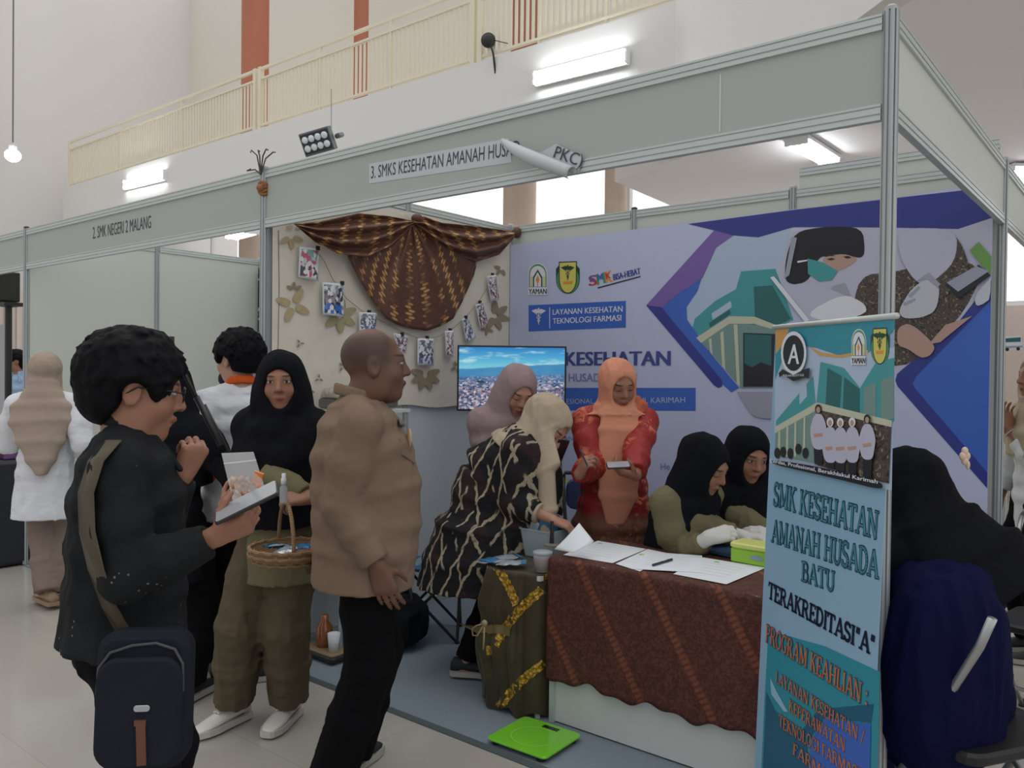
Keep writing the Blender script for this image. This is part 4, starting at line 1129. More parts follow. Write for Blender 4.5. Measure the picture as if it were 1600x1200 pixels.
        d = V((th * math.cos(close) * .72, .62, -.28 - math.sin(close) * .8)).normalized(); p = t0
        for j, (l, r0, r1) in enumerate(((.042, .0135, .0115), (.033, .0112, .010), (.026, .0098, .0078))):
            q = p + d * l; F.cone(m @ p, m @ q, r0 * k, r1 * k, .008 if j == 0 else .004)
            d = (d + V((-th * .28, .18, -.10 - .2 * math.sin(close)))).normalized(); p = q
    def add_head(s, F):
        h = s.head; S = s.hs
        E = lambda c, r, k=.02, kind='u': F.ell(h, c, r, k * S, kind)
        C = lambda a, b, r0, r1, k, kind='u': F.cone(h @ V(a), h @ V(b), r0 * S, r1 * S, k * S, kind)
        E((0, -.014, .034), (.074, .094, .084)); E((0, .022, -.03), (.0615, .066, .084), .03)
        E((0, .052, -.094), (.030, .030, .024), .028)
        for q in (1, -1):
            E((q * .040, .050, -.030), (.026, .026, .024), .025)
            E((q * .050, .005, -.075), (.014, .03, .03), .03)
        C((-.030, .076, .026), (.030, .076, .026), .014, .014, .018)
        for q in (1, -1): E((q * .033, .100, .006), (.018, .013, .011), .012, 's')
        for q in (1, -1): E((q * .033, .0765, .006), (.0135, .0115, .0105), .004)
        C((0, .086, .016), (0, .103, -.024), .0075, .0125, .012)
        for q in (1, -1): E((q * .0115, .091, -.029), (.009, .010, .008), .006)
        C((-.017, .081, -.058), (0, .091, -.057), .006, .0075, .006); C((.017, .081, -.058), (0, .091, -.057), .006, .0075, .006)
        C((-.014, .081, -.069), (.014, .081, -.069), .0085, .0085, .006)
        for q in (1, -1):
            E((q * .0755, -.010, -.006), (.010, .021, .033), .006); E((q * .0835, -.004, -.002), (.006, .012, .02), .005, 's')
        F.cone(h @ V((0, -.022, -.06)), s.neck0, .053 * S, .060 * s.k, .03)
    def body(s, mat, legs=True):
        F = Field(s.vox); k = s.k
        X = V((1, 0, 0)); Y = V((0, 1, 0))
        fr = lambda M, z, rx, ry, dy=0: (M @ V((0, dy * k, z * k)), M.to_3x3() @ X, M.to_3x3() @ Y, rx * k * s.w, ry * k * s.db)
        F.loft([fr(s.T, .86, .145, .095), fr(s.T, .98, .135, .09), fr(s.belly, 1.1, .122, .088), fr(s.chest, 1.27, .14, .098), fr(s.chest, 1.38, .125, .072, -.01)], .04)
        for q in (1, -1):
            if q in s.arm:
                a, e, w = s.arm[q]
                F.cone(s.c(0, -.01, 1.40), a, .055 * k, .05 * k, .03)
                F.chain([a, a.lerp(e, .45), e, e.lerp(w, .3), w], [.05 * k, .046 * k, .038 * k, .039 * k, .0265 * k], .02)
                s.add_hand(F, q)
            if legs and q in s.leg:
                hj, kn, an, toe = s.leg[q]
                F.chain([hj, hj.lerp(kn, .4), kn, kn.lerp(an, .35), an], [.083 * k, .074 * k, .05 * k, .05 * k, .034 * k], .03)
                F.cone(an - V((0, 0, .035 * k)) - toe * .02, an + toe * .12 * k - V((0, 0, .05 * k)), .035 * k, .026 * k, .02)
        s.add_head(F)
        s.bodyobj = field_object('body', F, mat, s.root, 2, {'head': s.head}); return s.bodyobj
    def glove(s, side, mat, name='glove'):
        F = Field(.004); s.add_hand(F, side); a, e, w = s.arm[side]
        F.cone(w, w.lerp(e, .22), .030 * s.k, .034 * s.k, .015); F.grow(.0025)
        return field_object(name, F, mat, s.root, 1)
    # -------------------------------------------------------------- clothes
    def shirt(s, name, mat, hem=.86, cuff=.97, fat=1.0, belly=0, flare=1.0, sleeve=1.0, wr=.006, seed=1, collar=True, sides=(1, -1), extra=(), long=None, vox=None, bust=0, wscale=(.09, .09, .05)):
        F = Field(vox or max(s.vox, .0065)); k = s.k; X = V((1, 0, 0)); Y = V((0, 1, 0))
        fr = lambda M, z, rx, ry, dy=0: (M @ V((0, dy * k, z * k)), M.to_3x3() @ X, M.to_3x3() @ Y, rx * k * s.w * fat, ry * k * s.db * fat)
        secs = [fr(s.T, hem, .168 * flare, .118 * flare + belly * .5, belly * .3)]
        if hem < .84: secs.append(fr(s.T, .90, .17, .122 + belly * .5, belly * .4))
        secs += [fr(s.T, 1.0, .158, .115 + belly, belly * .8), fr(s.belly, 1.12, .152, .114 + belly, belly * .8), fr(s.chest, 1.26, .164, .120 + belly * .3 + bust * .5, belly * .2 + bust * .5), fr(s.chest, 1.36, .155, .098, -.008), fr(s.chest, 1.415, .098, .074, -.012)]
        if long is not None:
            secs = [fr(s.T, z, rx, ry) for z, rx, ry in long] + secs[1:]
        F.loft(secs, .035, flat=(True, False), p=2.2); s.secs = secs; s.fl = sleeve
        for M_, c_, r_, k_ in extra: F.ell(M_, c_, r_, k_, p=2.4)
        for q in sides:
            if q in s.arm:
                a, e, w = s.arm[q]; fl = sleeve
                F.cone(s.c(0, -.015, 1.395), a, .052 * k, .062 * k, .03); F.cone(s.c(q * .03, -.02, 1.44), s.c(q * .12, -.015, 1.40), .036 * k, .040 * k, .04)
                wr_ = e.lerp(w, cuff); dn = (w - e).normalized()
                ux = dn.cross(V((0, 0, 1))); ux = ux.normalized() if ux.length > .1 else V((1, 0, 0)); uy = dn.cross(ux)
                F.chain([a, a.lerp(e, .5), e], [.064 * k * (fl * .4 + .6), .059 * k * (fl * .8 + .2), .053 * k * fl], .03)
                F.loft([(e, ux, uy, .053 * k * fl, .053 * k * fl), (e.lerp(w, cuff * .5), ux, uy, .050 * k * fl, .050 * k * fl), (wr_, ux, uy, .040 * k * fl, .040 * k * fl)], .02, flat=(False, True), p=2)
        if wr:
            F.ripple(wr * .55, (.05, .05, .15), seed, True); F.ripple(wr * .25, (.035, .035, .022), seed + 5, True)
        return field_object(name, F, mat, s.root, 1)
    def collar(s, mat, name='collar', r=.062, h=.035, open_=.05, vox=.004):
        F = Field(vox); k = s.k; m = s.chest
        n = 16; pts = []
        for j in range(n + 1):
            a = R(120 + 300 * j / n)        # open at the front
            pts.append(m @ V((r * k * 1.05 * math.cos(a), r * k * math.sin(a) * 1.0 - .012 * k, 1.432 * k + .020 * k * (1 - math.sin(a)))))
        for a, b in zip(pts, pts[1:]):
            F.cone(a, b, .0065, .0065, .01); F.cone(a + V((0, 0, h * .6)), b + V((0, 0, h * .6)), .005, .005, .01); F.cone(a + V((0, 0, h * .3)), b + V((0, 0, h * .3)), .006, .006, .01)
        for j, q in ((0, -1), (n, 1)):
            F.cone(pts[j] + V((0, 0, h * .5)), m @ V((q * .060 * k, .118 * k * s.db, 1.345 * k)), .012, .008, .012)
        return field_object(name, F, mat, s.root, 1)
    def trousers(s, mat, name='trousers', wide=1.0, ankle=.0, fat=1.0, wr=.006, seed=3, waist=1.0, sides=(1, -1), belly=0):
        F = Field(max(s.vox, .0065)); k = s.k; X = V((1, 0, 0)); Y = V((0, 1, 0))
        fr = lambda M, z, rx, ry, dy=0: (M @ V((0, dy * k, z * k)), M.to_3x3() @ X, M.to_3x3() @ Y, rx * k * s.w * fat, ry * k * s.db * fat)
        F.loft([fr(s.T, .82, .155, .11), fr(s.T, .90, .158, .116), fr(s.T, waist, .14, .1 + belly, belly * .5)], .04, flat=(False, True))
        for q in sides:
            hj, kn, an, toe = s.leg[q]; end = kn.lerp(an, .97 + ankle)
            dn = (an - kn).normalized(); ux = dn.cross(Y); ux = ux.normalized() if ux.length > .1 else X; uy = dn.cross(ux)
            F.chain([hj, hj.lerp(kn, .5), kn], [.098 * k * fat, .088 * k * (.7 + .3 * wide) * fat, .068 * k * wide], .035)
            F.loft([(kn, ux, uy, .068 * k * wide, .068 * k * wide), (kn.lerp(an, .5), ux, uy, .066 * k * wide, .068 * k * wide), (end, ux, uy, .058 * k * wide, .066 * k * wide)], .03, flat=(False, True), p=2)
        if wr: F.ripple(wr * .6, (.05, .05, .13), seed, True); F.ripple(wr * .4, (.05, .05, .03), seed + 2, True)
        return field_object(name, F, mat, s.root, 1)
    def shoes(s, mat, sole, laces=None, slim=1.0, L=.27):
        for q in (1, -1):
            if q not in s.leg: continue
            an, toe = s.leg[q][2], s.leg[q][3]; t = V((toe.x, toe.y, 0)).normalized(); sd = t.cross(V((0, 0, 1))); k = L / .27
            base = V((an.x, an.y, an.z - .08 * s.k))
            B = lambda x, y, z: base + sd * (x * k) + t * (y * k) + V((0, 0, z))
            prof = [(-.075, .020, .06), (-.06, .034, .085), (-.01, .036, .09), (.05, .038, .075), (.11, .044, .055), (.155, .040, .042), (.188, .026, .032), (.198, .012, .024)]
            q_ = MB(); rings = []
            for (y, hw, ht) in prof:
                hw *= slim; rings.append([B(hw * math.cos(a) * (1 if math.sin(a) < .3 else .86), y, .018 + max(0, (ht - .018)) * (.5 + .5 * math.sin(a))) for a in [2 * PI * j / 14 for j in range(14)]])
            q_.loft(rings); o = q_.build('shoe', mat, s.root, smooth=True, world=False)
            m_ = MB(); rings = []
            for (y, hw, ht) in prof:
                hw = hw * slim + .005
                rings.append([B(-hw, y * 1.02, 0.002), B(hw, y * 1.02, 0.002), B(hw, y * 1.02, .026), B(-hw, y * 1.02, .026)])
            m_.loft(rings); m_.build('sole', sole, o, world=False)
            if laces:
                l = MB()
                for j in range(4): l.tube([B(-.018, .035 + .018 * j, .088 - .007 * j), B(0, .036 + .018 * j, .094 - .007 * j), B(.018, .035 + .018 * j, .088 - .007 * j)], .0035, 6)
                l.build('laces', laces, o, world=False)
    def hijab(s, mat, length=(.40, .40, .36), tail=None, name='hijab', vox=.006, seed=7, wr=.007, wide=1.0, rim=(.065, .092), face_z=-.012, slope=1, spread=.02, arms=.45, back_tail=None, fold=.05):
        """Head cloth: close round the face, draped over shoulders and chest. length: front, back, side drop from the neck."""
        F = Field(vox); h = s.head; k = s.k; S = s.hs; c = s.chest
        F.ell(h, (0, -.022, .036), (.094, .116, .101), .02); F.ell(h, (0, .010, -.040), (.089, .088, .110), .03)
        F.cone(h @ V((0, -.015, -.07)), s.neck0, .084 * S, .092 * k, .04)
        if slope:
            for q in (1, -1): F.cone(h @ V((q * .045, -.03, -.05)), s.sh[q].lerp(s.neck0, .25), .068 * S, .062 * k, .07)
        F.cone(h @ V((0, .03, -.11)), s.c(0, .05, 1.36), .055 * S, .07 * k, .04)
        X = c.to_3x3() @ V((1, 0, 0)); Y = c.to_3x3() @ V((0, 1, 0))
        fr = lambda z, rx, ry, dy: (s.c(0, dy, z), X, Y, rx * k * s.w * wide, ry * k * s.db)
        f, b, sd = length
        zl = 1.43 - max(f, b)
        F.loft([fr(zl, .20 + spread, .145, .012), fr(1.25, .20 + spread * .4, .142, .01), fr(1.36, .180, .118, 0), fr(1.43, .110, .092, 0)], .04, flat=(True, False), p=2.1)
        for i in range(len(s.secs) - 1):
            q0, q1 = s.secs[i], s.secs[i + 1]
            F.loft([(q0[0], q0[1], q0[2], q0[3] + .014, q0[4] + .014), (q1[0], q1[1], q1[2], q1[3] + .014, q1[4] + .014)], .03, flat=(i == 0, False), p=2.2)
        for q in (1, -1):
            if q in s.arm and arms > 0:
                a, e, w = s.arm[q]; fl = s.fl
                F.cone(s.c(0, -.015, 1.395), a, .066 * k, .076 * k, .03)
                F.chain([a, a.lerp(e, arms * .5), a.lerp(e, arms)], [.080 * k * (fl * .4 + .6), .076 * k * (fl * .6 + .4), .074 * k * (fl * .8 + .2)], .04)
        if abs(f - b) > .03:       # front and back hems at different heights: cut on a slant
            pass
        if wr:
            F.ripple(wr * .7, (fold, fold, .2), seed, True); F.ripple(wr * .35, (.028, .028, .07), seed + 3, True)
        ctr = s.c(0, 0, 1.43)
        n = V((0, (b - f) / .28, -1)); n = c.to_3x3() @ n
        F.cut(s.c(0, .14, 1.43 - f), n)
        # the opening
        Fm = h @ Matrix.Translation(V((0, .11, face_z)))
        F.ell(Fm, (0, 0, 0), (rim[0], .085, rim[1]), .010, 's')
        if tail:
            for (pts, w, t) in tail:
                pts = [(s.loc(p) if isinstance(p, Vector) else s.c(*p)) for p in pts]; secs = []
                for p, ww in zip(pts, w): secs.append((p, X, Y, ww * k, t * k))
                F.loft(secs[::-1], .02, flat=(True, False), p=2.6)
        if back_tail:
            pts, w, t = back_tail
            F.loft([(s.c(*p), X, Y, ww * k, t * k) for p, ww in zip(pts, w)][::-1], .03, flat=(True, False), p=2.4)
        return field_object(name, F, mat, s.root, 1)
    def hair(s, mat, lift=.02, tufts=120, seed=5, vox=.005, size=.016, front=.075, side=-.02, back=-.07, volume=(1, 1, 1), name='hair', curl=.012):
        F = Field(vox); h = s.head; rs = random.Random(seed); S = s.hs
        vx, vy, vz = volume
        F.ell(h, (0, -.022, .040), ((.079 + lift) * vx, (.094 + lift) * vy, (.086 + lift) * vz), .02)
        F.ell(h, (0, -.055, -.02), ((.070 + lift * .6) * vx, (.055 + lift) * vy, .075), .02)
        for _ in range(tufts):
            a = rs.uniform(0, 2 * PI); u = rs.uniform(-.35, 1)
            r = math.sqrt(max(0, 1 - u * u)); d = V((r * math.cos(a), r * math.sin(a), u))
            p = V((d.x * (.079 + lift) * vx, -.022 + d.y * (.094 + lift) * vy, .040 + d.z * (.086 + lift) * vz))
            if p.y > front - .0 and p.z < .06: continue
            t = V((rs.uniform(-.6, .6), rs.uniform(-.5, .5) + (.5 if d.y > -.1 and d.z > .3 else -.2), rs.uniform(-1.2, -.1))); t = (t - d * t.dot(d)).normalized()
            q = p + t * size * rs.uniform(1.6, 3.6) + d * curl * rs.uniform(-.3, .8)
            F.cone(h @ (p - d * size * .4), h @ q, size * .62 * S, size * .16 * S, .010)
        F.ripple(.003, (.012, .03, .03), seed, True)
        # uncover the face, the ears and the nape
        F.ell(h, (0, .115, -.035), (.085, .07, front + .02), .012, 's')
        for q in (1, -1): F.ell(h, (q * .095, .0, -.03), (.05, .04, .052), .01, 's')
        F.ell(h, (0, .02, -.10), (.2, .075, .085), .012, 's')
        F.cut(h @ V((0, 0, back)), h.to_3x3() @ V((0, .25, -1)))
        return field_object(name, F, mat, s.root, 1)
# ================================================================== THE PEOPLE
from mathutils.bvhtree import BVHTree
def lay_on(o, pts, direction, off=.002):
    """slides points (in the object's own space) along a direction until they lie on its surface."""
    me = o.data; t = BVHTree.FromPolygons([v.co for v in me.vertices], [tuple(p.vertices) for p in me.polygons])
    d = V(direction).normalized(); out = []
    for p in pts:
        h = t.ray_cast(V(p), d)[0]
        out.append((h if h is not None else V(p)) - d * off)
    return out
def way(lat, dep):
    v = CR * lat + CF * dep; v.z = 0; return v.normalized()
def spot(px, d): 
    p = deep(px, 600, d); return (p.x, p.y, 0)

OLIVE = cloth('olive_uniform_cloth', lin(112, 106, 82)); OLIVED = cloth('olive_brown_trouser_cloth', lin(92, 82, 66)); BLACKH = cloth('black_head_cloth', lin(21, 22, 28), var=.2)
KHAKI = cloth('khaki_shirt_cloth', lin(128, 109, 94)); BLACKC = cloth('black_trouser_cloth', lin(17, 17, 20)); WHITEC = cloth('white_shirt_cloth', lin(214, 216, 222)); ORANGEC = cloth('orange_trim_cloth', lin(216, 96, 44))
TAUPE = cloth('taupe_trouser_cloth', lin(132, 116, 108)); BEIGEH = cloth('beige_head_cloth', lin(176, 162, 142)); DUSTY = cloth('dusty_beige_head_cloth', lin(164, 148, 136)); MAUVE = cloth('mauve_head_cloth', lin(152, 132, 134)); PEACH = cloth('peach_head_cloth', lin(206, 142, 116))
BLUEC = cloth('pale_blue_shirt_cloth', lin(150, 176, 204)); NAVY = cloth('navy_cloth', lin(16, 19, 56)); GLOVE = cloth('white_glove_rubber', lin(206, 206, 202), rough=.6)
WLEATH = plain('white_leather', lin(214, 212, 206), .5); WSOLE = plain('white_sole', lin(196, 194, 188), .6); BLEATH = plain('black_trainer_mesh', lin(32, 33, 38), .7); GSOLE = plain('grey_sole', lin(168, 166, 160), .6); TANLEATH = plain('tan_sandal', lin(150, 126, 100), .6)
HAIRM = plain('black_hair', lin(14, 14, 18), .7, spec=.12, var=.4, vscale=60)
def batik_black():
    g = G('black_batik_cloth'); n = g.noise(g.obj, 7, 4); v = g.vor(g.obj, 46, 'F1'); s = g.math('MULTIPLY', g.step(v, .16, .10), g.step(g.noise(g.obj, 9, 2), .55, .62))
    c = g.mix(n, lin(24, 25, 28), lin(40, 42, 45)); c = g.mix(g.math('MULTIPLY', s, .45), c, lin(150, 150, 150))
    h = g.math('ADD', g.noise(g.obj, 26, 3), g.math('MULTIPLY', g.noise(g.obj, 320, 1), .12)); return g.done(c, .8, spec=.1, bump=h, bstr=.35, bdist=.012)
def batik_zigzag():
    g = G('zigzag_batik_cloth'); p = g.sep(g.obj); u = g.math('ADD', g.math('MULTIPLY', p[0], .8), p[1]); w = g.math('MULTIPLY', g.noise(g.obj, 5, 2), .10)
    w2 = g.math('MULTIPLY', g.noise(g.map(g.obj, (1, 1, 1), (0, 0, 0), (3, 1, 2)), 30, 2), .035)
    def line(a, b, wd):
        t = g.math('ADD', g.math('ADD', g.math('MULTIPLY', u, a), g.math('MULTIPLY', p[2], b)), g.math('MULTIPLY', g.math('ADD', w, w2), 7)); f = g.math('ABSOLUTE', g.math('SUBTRACT', g.math('FRACT', t), .5))
        return g.step(f, .5 - wd - .03, .5 - wd)
    br = g.step(g.noise(g.obj, 13, 1), .42, .5); br2 = g.step(g.noise(g.map(g.obj, (1, 1, 1), (0, 0, 0), (7, 3, 1)), 13, 1), .40, .48)
    m = g.math('MAXIMUM', g.math('MULTIPLY', line(9.5, 3.8, .055), br), g.math('MULTIPLY', line(9.5, -4.4, .055), br2))
    c = g.mix(g.step(g.noise(g.obj, 6, 1), .5, .56), lin(26, 26, 30), lin(46, 32, 34)); c = g.mix(m, c, g.mix(g.noise(g.obj, 150, 1), lin(118, 108, 90), lin(190, 178, 154)))
    return g.done(c, .8, spec=.25, bump=g.noise(g.obj, 24, 3), bstr=.35, bdist=.012)
def batik_red():
    g = G('red_batik_cloth'); p = g.sep(g.obj); v = g.vor(g.obj, 15, 'SMOOTH_F1'); n = g.noise(g.obj, 22, 3, dist=1.5)
    base = g.mix(g.step(p[2], .74, .80), lin(112, 70, 54), lin(150, 42, 40)); m = g.step(n, .52, .60); gold = g.mix(g.step(p[2], .74, .80), lin(134, 96, 74), lin(206, 120, 84))
    m = g.math('MULTIPLY', m, g.step(g.noise(g.obj, 5.5, 1), .42, .55)); c = g.mix(m, base, gold); c = g.mix(g.math('MULTIPLY', g.step(n, .34, .28), .6), c, lin(70, 24, 26))
    return g.done(c, .6, spec=.35, bump=g.noise(g.obj, 24, 3), bstr=.3, bdist=.012)
def batik_mauve():
    g = G('mauve_batik_cloth'); n = g.noise(g.obj, 20, 3, dist=1.5); c = g.mix(g.step(n, .5, .6), lin(112, 78, 74), lin(190, 150, 118)); return g.done(c, .75, bump=g.noise(g.obj, 24, 3), bstr=.3, bdist=.012)
B_BLACK, B_ZIG, B_RED, B_MAUVE = batik_black(), batik_zigzag(), batik_red(), batik_mauve()

# ---- man in the dark batik shirt, nearest to us
f = M1 = Figure(spot(192, 2.08), way(.92, .40), 1.545, 'person in black batik shirt and glasses holding a phone, sling bag behind', lean=3, head=(6, 0, 0), hs=1.06, wide=1.08, deepb=1.12, vox=.0048, neckfwd=-.02)
f.reach(1, deep(338, 838, 1.93), CR * -.5 + V((0, 0, -1)) - CF * .5, fingers=CR * .8 + V((0, 0, .35)), palm=V((0, 0, .8)) + CF * .6, curl=(48, 50, 30), thumb=20, world=True)
f.reach(-1, deep(285, 742, 2.2), V((0, 0, -1)) - CR * .2, fingers=CR * .45 + V((0, 0, .9)), palm=CF * .5 - CR * .6, curl=(75, 80, 50), thumb=45, world=True)
f.stand(1, (.11, -.03, .08)).stand(-1, (-.11, .06, .08))
f.body(SK_TAN); sh = f.shirt('shirt', B_BLACK, hem=.855, cuff=.92, fat=1.05, belly=.015, flare=1.14, sleeve=1.18, wr=.010, seed=2); f.collar(B_BLACK, h=.03)
f.trousers(cloth('black_denim', lin(20, 20, 24)), 'trousers', wide=1.05); f.shoes(BLEATH, GSOLE)
f.hair(HAIRM, lift=.024, tufts=420, size=.012, seed=8, curl=.010, volume=(1.0, 1.02, 1.0), front=.072, back=-.10)
# spectacles worn on the nose
F = Field(.0028); h = f.head
SP = plain('spectacle_frame', lin(30, 28, 30), .3, .2)
q = MB()
for k in (1, -1):
    q.tube([h @ V((k * .034 + .023 * math.cos(a), .104, .006 + .018 * math.sin(a))) for a in [2 * PI * j / 18 for j in range(19)]], .0018, 6)
    q.tube([h @ V((k * .057, .103, .010)), h @ V((k * .072, .07, .012)), h @ V((k * .082, .0, .010)), h @ V((k * .082, -.022, -.008))], .0019, 6)
q.tube([h @ V((-.011, .104, .010)), h @ V((0, .107, .013)), h @ V((.011, .104, .010))], .0018, 6)
q.build('spectacles', SP, f.root, smooth=True, world=False)

# ---- girl with the basket
f = G2 = Figure(spot(440, 3.36), way(-.12, -1), 1.54, 'person in black headscarf and olive uniform holding a wicker basket', head=(2, 16, 2), hs=.99, wide=.92, lean=0)
f.reach(-1, deep(486, 778, 3.12), CR + V((0, 0, -.9)), fingers=-CR * .9 - CF * .3, palm=V((0, 0, -.5)) + CF * .3, curl=(50, 55, 30), thumb=30, world=True)
f.reach(1, deep(352, 792, 3.16), -CR + V((0, 0, -.8)), fingers=CR * .6 + V((0, 0, .6)) - CF * .2, palm=CF * .3 + CR * .2 + V((0, 0, .3)), curl=(35, 40, 25), thumb=20, world=True)
a1 = on(366, 1100, 2, .08); t1 = on(322, 1140, 2, 0) - on(372, 1118, 2, 0); a2 = on(452, 1095, 2, .08); t2 = on(420, 1146, 2, 0) - on(458, 1112, 2, 0)
f.stand(1, f.loc(a1), (0, 1, 0), f.inv.to_3x3() @ t1).stand(-1, f.loc(a2), (0, 1, 0), f.inv.to_3x3() @ t2)
f.body(SK_TAN); f.shirt('tunic', OLIVE, hem=.84, flare=1.16, sleeve=1.12, cuff=.88, wr=.008, seed=11, long=[(.68, .205, .165)]); f.trousers(OLIVED, 'trousers', wide=1.5, ankle=-.03, wr=.011, seed=12, fat=.96)
f.shoes(WLEATH, WSOLE, WSOLE); f.hijab(BLACKH, length=(.50, .40, .4), rim=(.064, .086), face_z=-.022, spread=.06, arms=.7)

# ---- bald man in khaki
f = B3 = Figure(spot(566, 2.86), way(.95, .30), 1.62, 'person with shaved head in khaki shirt and black trousers, hand in pocket', head=(0, -4, 0), hs=1.10, wide=1.14, deepb=1.32, lean=-2, neckfwd=.045)
f.reach(1, deep(590, 885, 2.68), -CR * .9 - CF * .4 + V((0, 0, -.2)), fingers=V((0, 0, -1)) + CR * .35, palm=CF, curl=(18, 22, 14), thumb=10, world=True)
f.reach(-1, (-.22, .08, .80), (-1, -.5, 0))
a2 = on(548, 1172, 2, .08); t2 = on(606, 1152, 2, 0) - on(556, 1192, 2, 0); a1 = on(522, 1205, 2, .08)
f.stand(-1, f.loc(a2), (0, 1, 0), f.inv.to_3x3() @ t2).stand(1, f.loc(a1), (0, 1, 0), (.15, 1, 0))
f.body(SK_BALD); sh = f.shirt('shirt', KHAKI, hem=.765, cuff=.93, fat=1.04, belly=.028, flare=1.03, sleeve=1.28, wr=.006, seed=21); f.collar(KHAKI, r=.066, h=.042)
f.trousers(BLACKC, 'trousers', wide=1.32, fat=.98, ankle=.06, belly=.03, seed=22); f.shoes(BLEATH, GSOLE, GSOLE)
# breast pocket flap with its badge, and the shoulder strap
hip = f.inv.to_3x3()
def on_chest(o, f, pts, d, off): return lay_on(o, pts, d, off)
fl = [f.c(.10 + .055 * u, .5, 1.255 + .05 * w) for u, w in ((-1, 1), (1, 1), (1, -.2), (0, -1), (-1, -.2))]
p0 = lay_on(sh, fl, f.chest.to_3x3() @ V((0, -1, 0)), .004); q = MB(); q.prism(p0, f.chest.to_3x3() @ V((0, .004, 0))); q.build('pocket_flap', KHAKI, f.root, world=False)
bd = lay_on(sh, [f.c(.10, .5, 1.30)], f.chest.to_3x3() @ V((0, -1, 0)), .006)[0]; q = MB(); q.ball(bd, (.028, .008, .034)); q.build('badge', plain('embroidered_badge', lin(186, 160, 120), .7), f.root, world=False, smooth=True)
q = MB(); a = lay_on(sh, [f.c(.08, .5, 1.36), f.c(.115, .5, 1.345)], f.chest.to_3x3() @ V((0, -1, 0)), .004); q.tube([a[0], a[1] + V((0, .012, -.0))], .007, 8); q.build('pen_clip', plain('dark_metal', lin(60, 60, 62), .4, .5), f.root, world=False)

# ---- partly hidden visitor in black
f = Figure(spot(266, 3.62), way(.25, .9), 1.49, 'person in black headscarf and jacket mostly hidden behind the man with glasses', head=(5, 20, 0))
f.reach(1, (.2, .2, .95), (1, -.5, -.5)).reach(-1, (-.2, .2, .95), (-1, -.5, -.5)); f.stand(1, (.1, 0, .08)).stand(-1, (-.1, .05, .08))
f.body(SK_TAN, legs=False); f.shirt('jacket', cloth('black_jacket_cloth', lin(26, 27, 31)), hem=.6, flare=1.2, sleeve=1.2, long=[(.62, .19, .15)]); f.trousers(BLACKC, wide=1.4); f.shoes(BLEATH, GSOLE); f.hijab(BLACKH, length=(.32, .34, .3))
q = MB(); q.tube([f.c(-.07, -.10, 1.42), f.c(-.125, -.02, 1.40), f.c(-.10, .13, 1.25), f.c(-.05, .16, 1.1)], .008, 6); q.build('lanyard', plain('yellow_lanyard', lin(196, 160, 40), .6), f.root, world=False)

# ---- young man in the white and orange shirt
f = S5 = Figure(spot(378, 3.86), way(-.42, .9), 1.64, 'person in white shirt with orange collar seen from behind, black mask under chin', head=(4, 38, 0), hs=1.0)
f.reach(-1, deep(352, 735, 3.74), -CR * .8 + V((0, 0, -.6)) + CF * .0, fingers=V((0, 0, -.6)) + CR * .5, curl=(40, 40, 30), world=True); f.reach(1, (.25, .15, .95), (1, -.6, 0))
f.stand(1, (.1, 0, .08)).stand(-1, (-.1, .03, .08)); f.body(SK_LIGHT, legs=False); sh = f.shirt('shirt', WHITEC, hem=.80, sleeve=1.25, cuff=.5, fat=1.05, seed=31, wr=.010); f.collar(ORANGEC, r=.064, h=.038); f.trousers(BLACKC, fat=.86, waist=.93); f.shoes(BLEATH, GSOLE)
f.hair(HAIRM, lift=.026, tufts=300, size=.012, seed=15, curl=.010, back=-.045)
F = Field(.004); h = f.head; F.ell(h, (0, .062, -.085), (.045, .045, .042), .01); F.ell(h, (0, .03, -.06), (.06, .05, .04), .01, 's'); field_object('mask', F, plain('black_mask', lin(26, 26, 28), .8), f.root, 1)
q = MB()
vs, fs = text_mesh('TATA BOGA'); sc = .11 / max(v.x for v in vs); pts = lay_on(sh, [f.c(.055 - v.x * sc / f.k, -.5, 1.245 + v.y * sc / f.k) for v in vs], f.chest.to_3x3() @ V((0, 1, 0)), .003); q.add(pts, fs); q.build('back_lettering', INK, f.root, world=False)
q = MB(); vs, fs = text_mesh('SMK'); sc = .05 / max(v.x for v in vs); pts = lay_on(sh, [f.c(.025 - v.x * sc / f.k, -.5, 1.275 + v.y * sc / f.k) for v in vs], f.chest.to_3x3() @ V((0, 1, 0)), .003); q.add(pts, fs); q.build('back_lettering', ORANGEC, f.root, world=False)
a, e, w = f.arm[-1]; q = Field(.006); q.chain([e.lerp(w, .42), e.lerp(w, .56)], [.062, .058], .01); q.cut(e.lerp(w, .40), e - w).cut(e.lerp(w, .58), w - e); field_object('cuff', q, ORANGEC, f.root, 1)
q = MB(); pts = lay_on(sh, [f.c(x, -.5, z) for x, z in ((-.14, 1.10), (-.02, 1.06), (-.02, .96), (-.14, 1.0))], f.chest.to_3x3() @ V((0, 1, 0)), .004); q.face(pts); q.build('side_panel', ORANGEC, f.root, world=False)

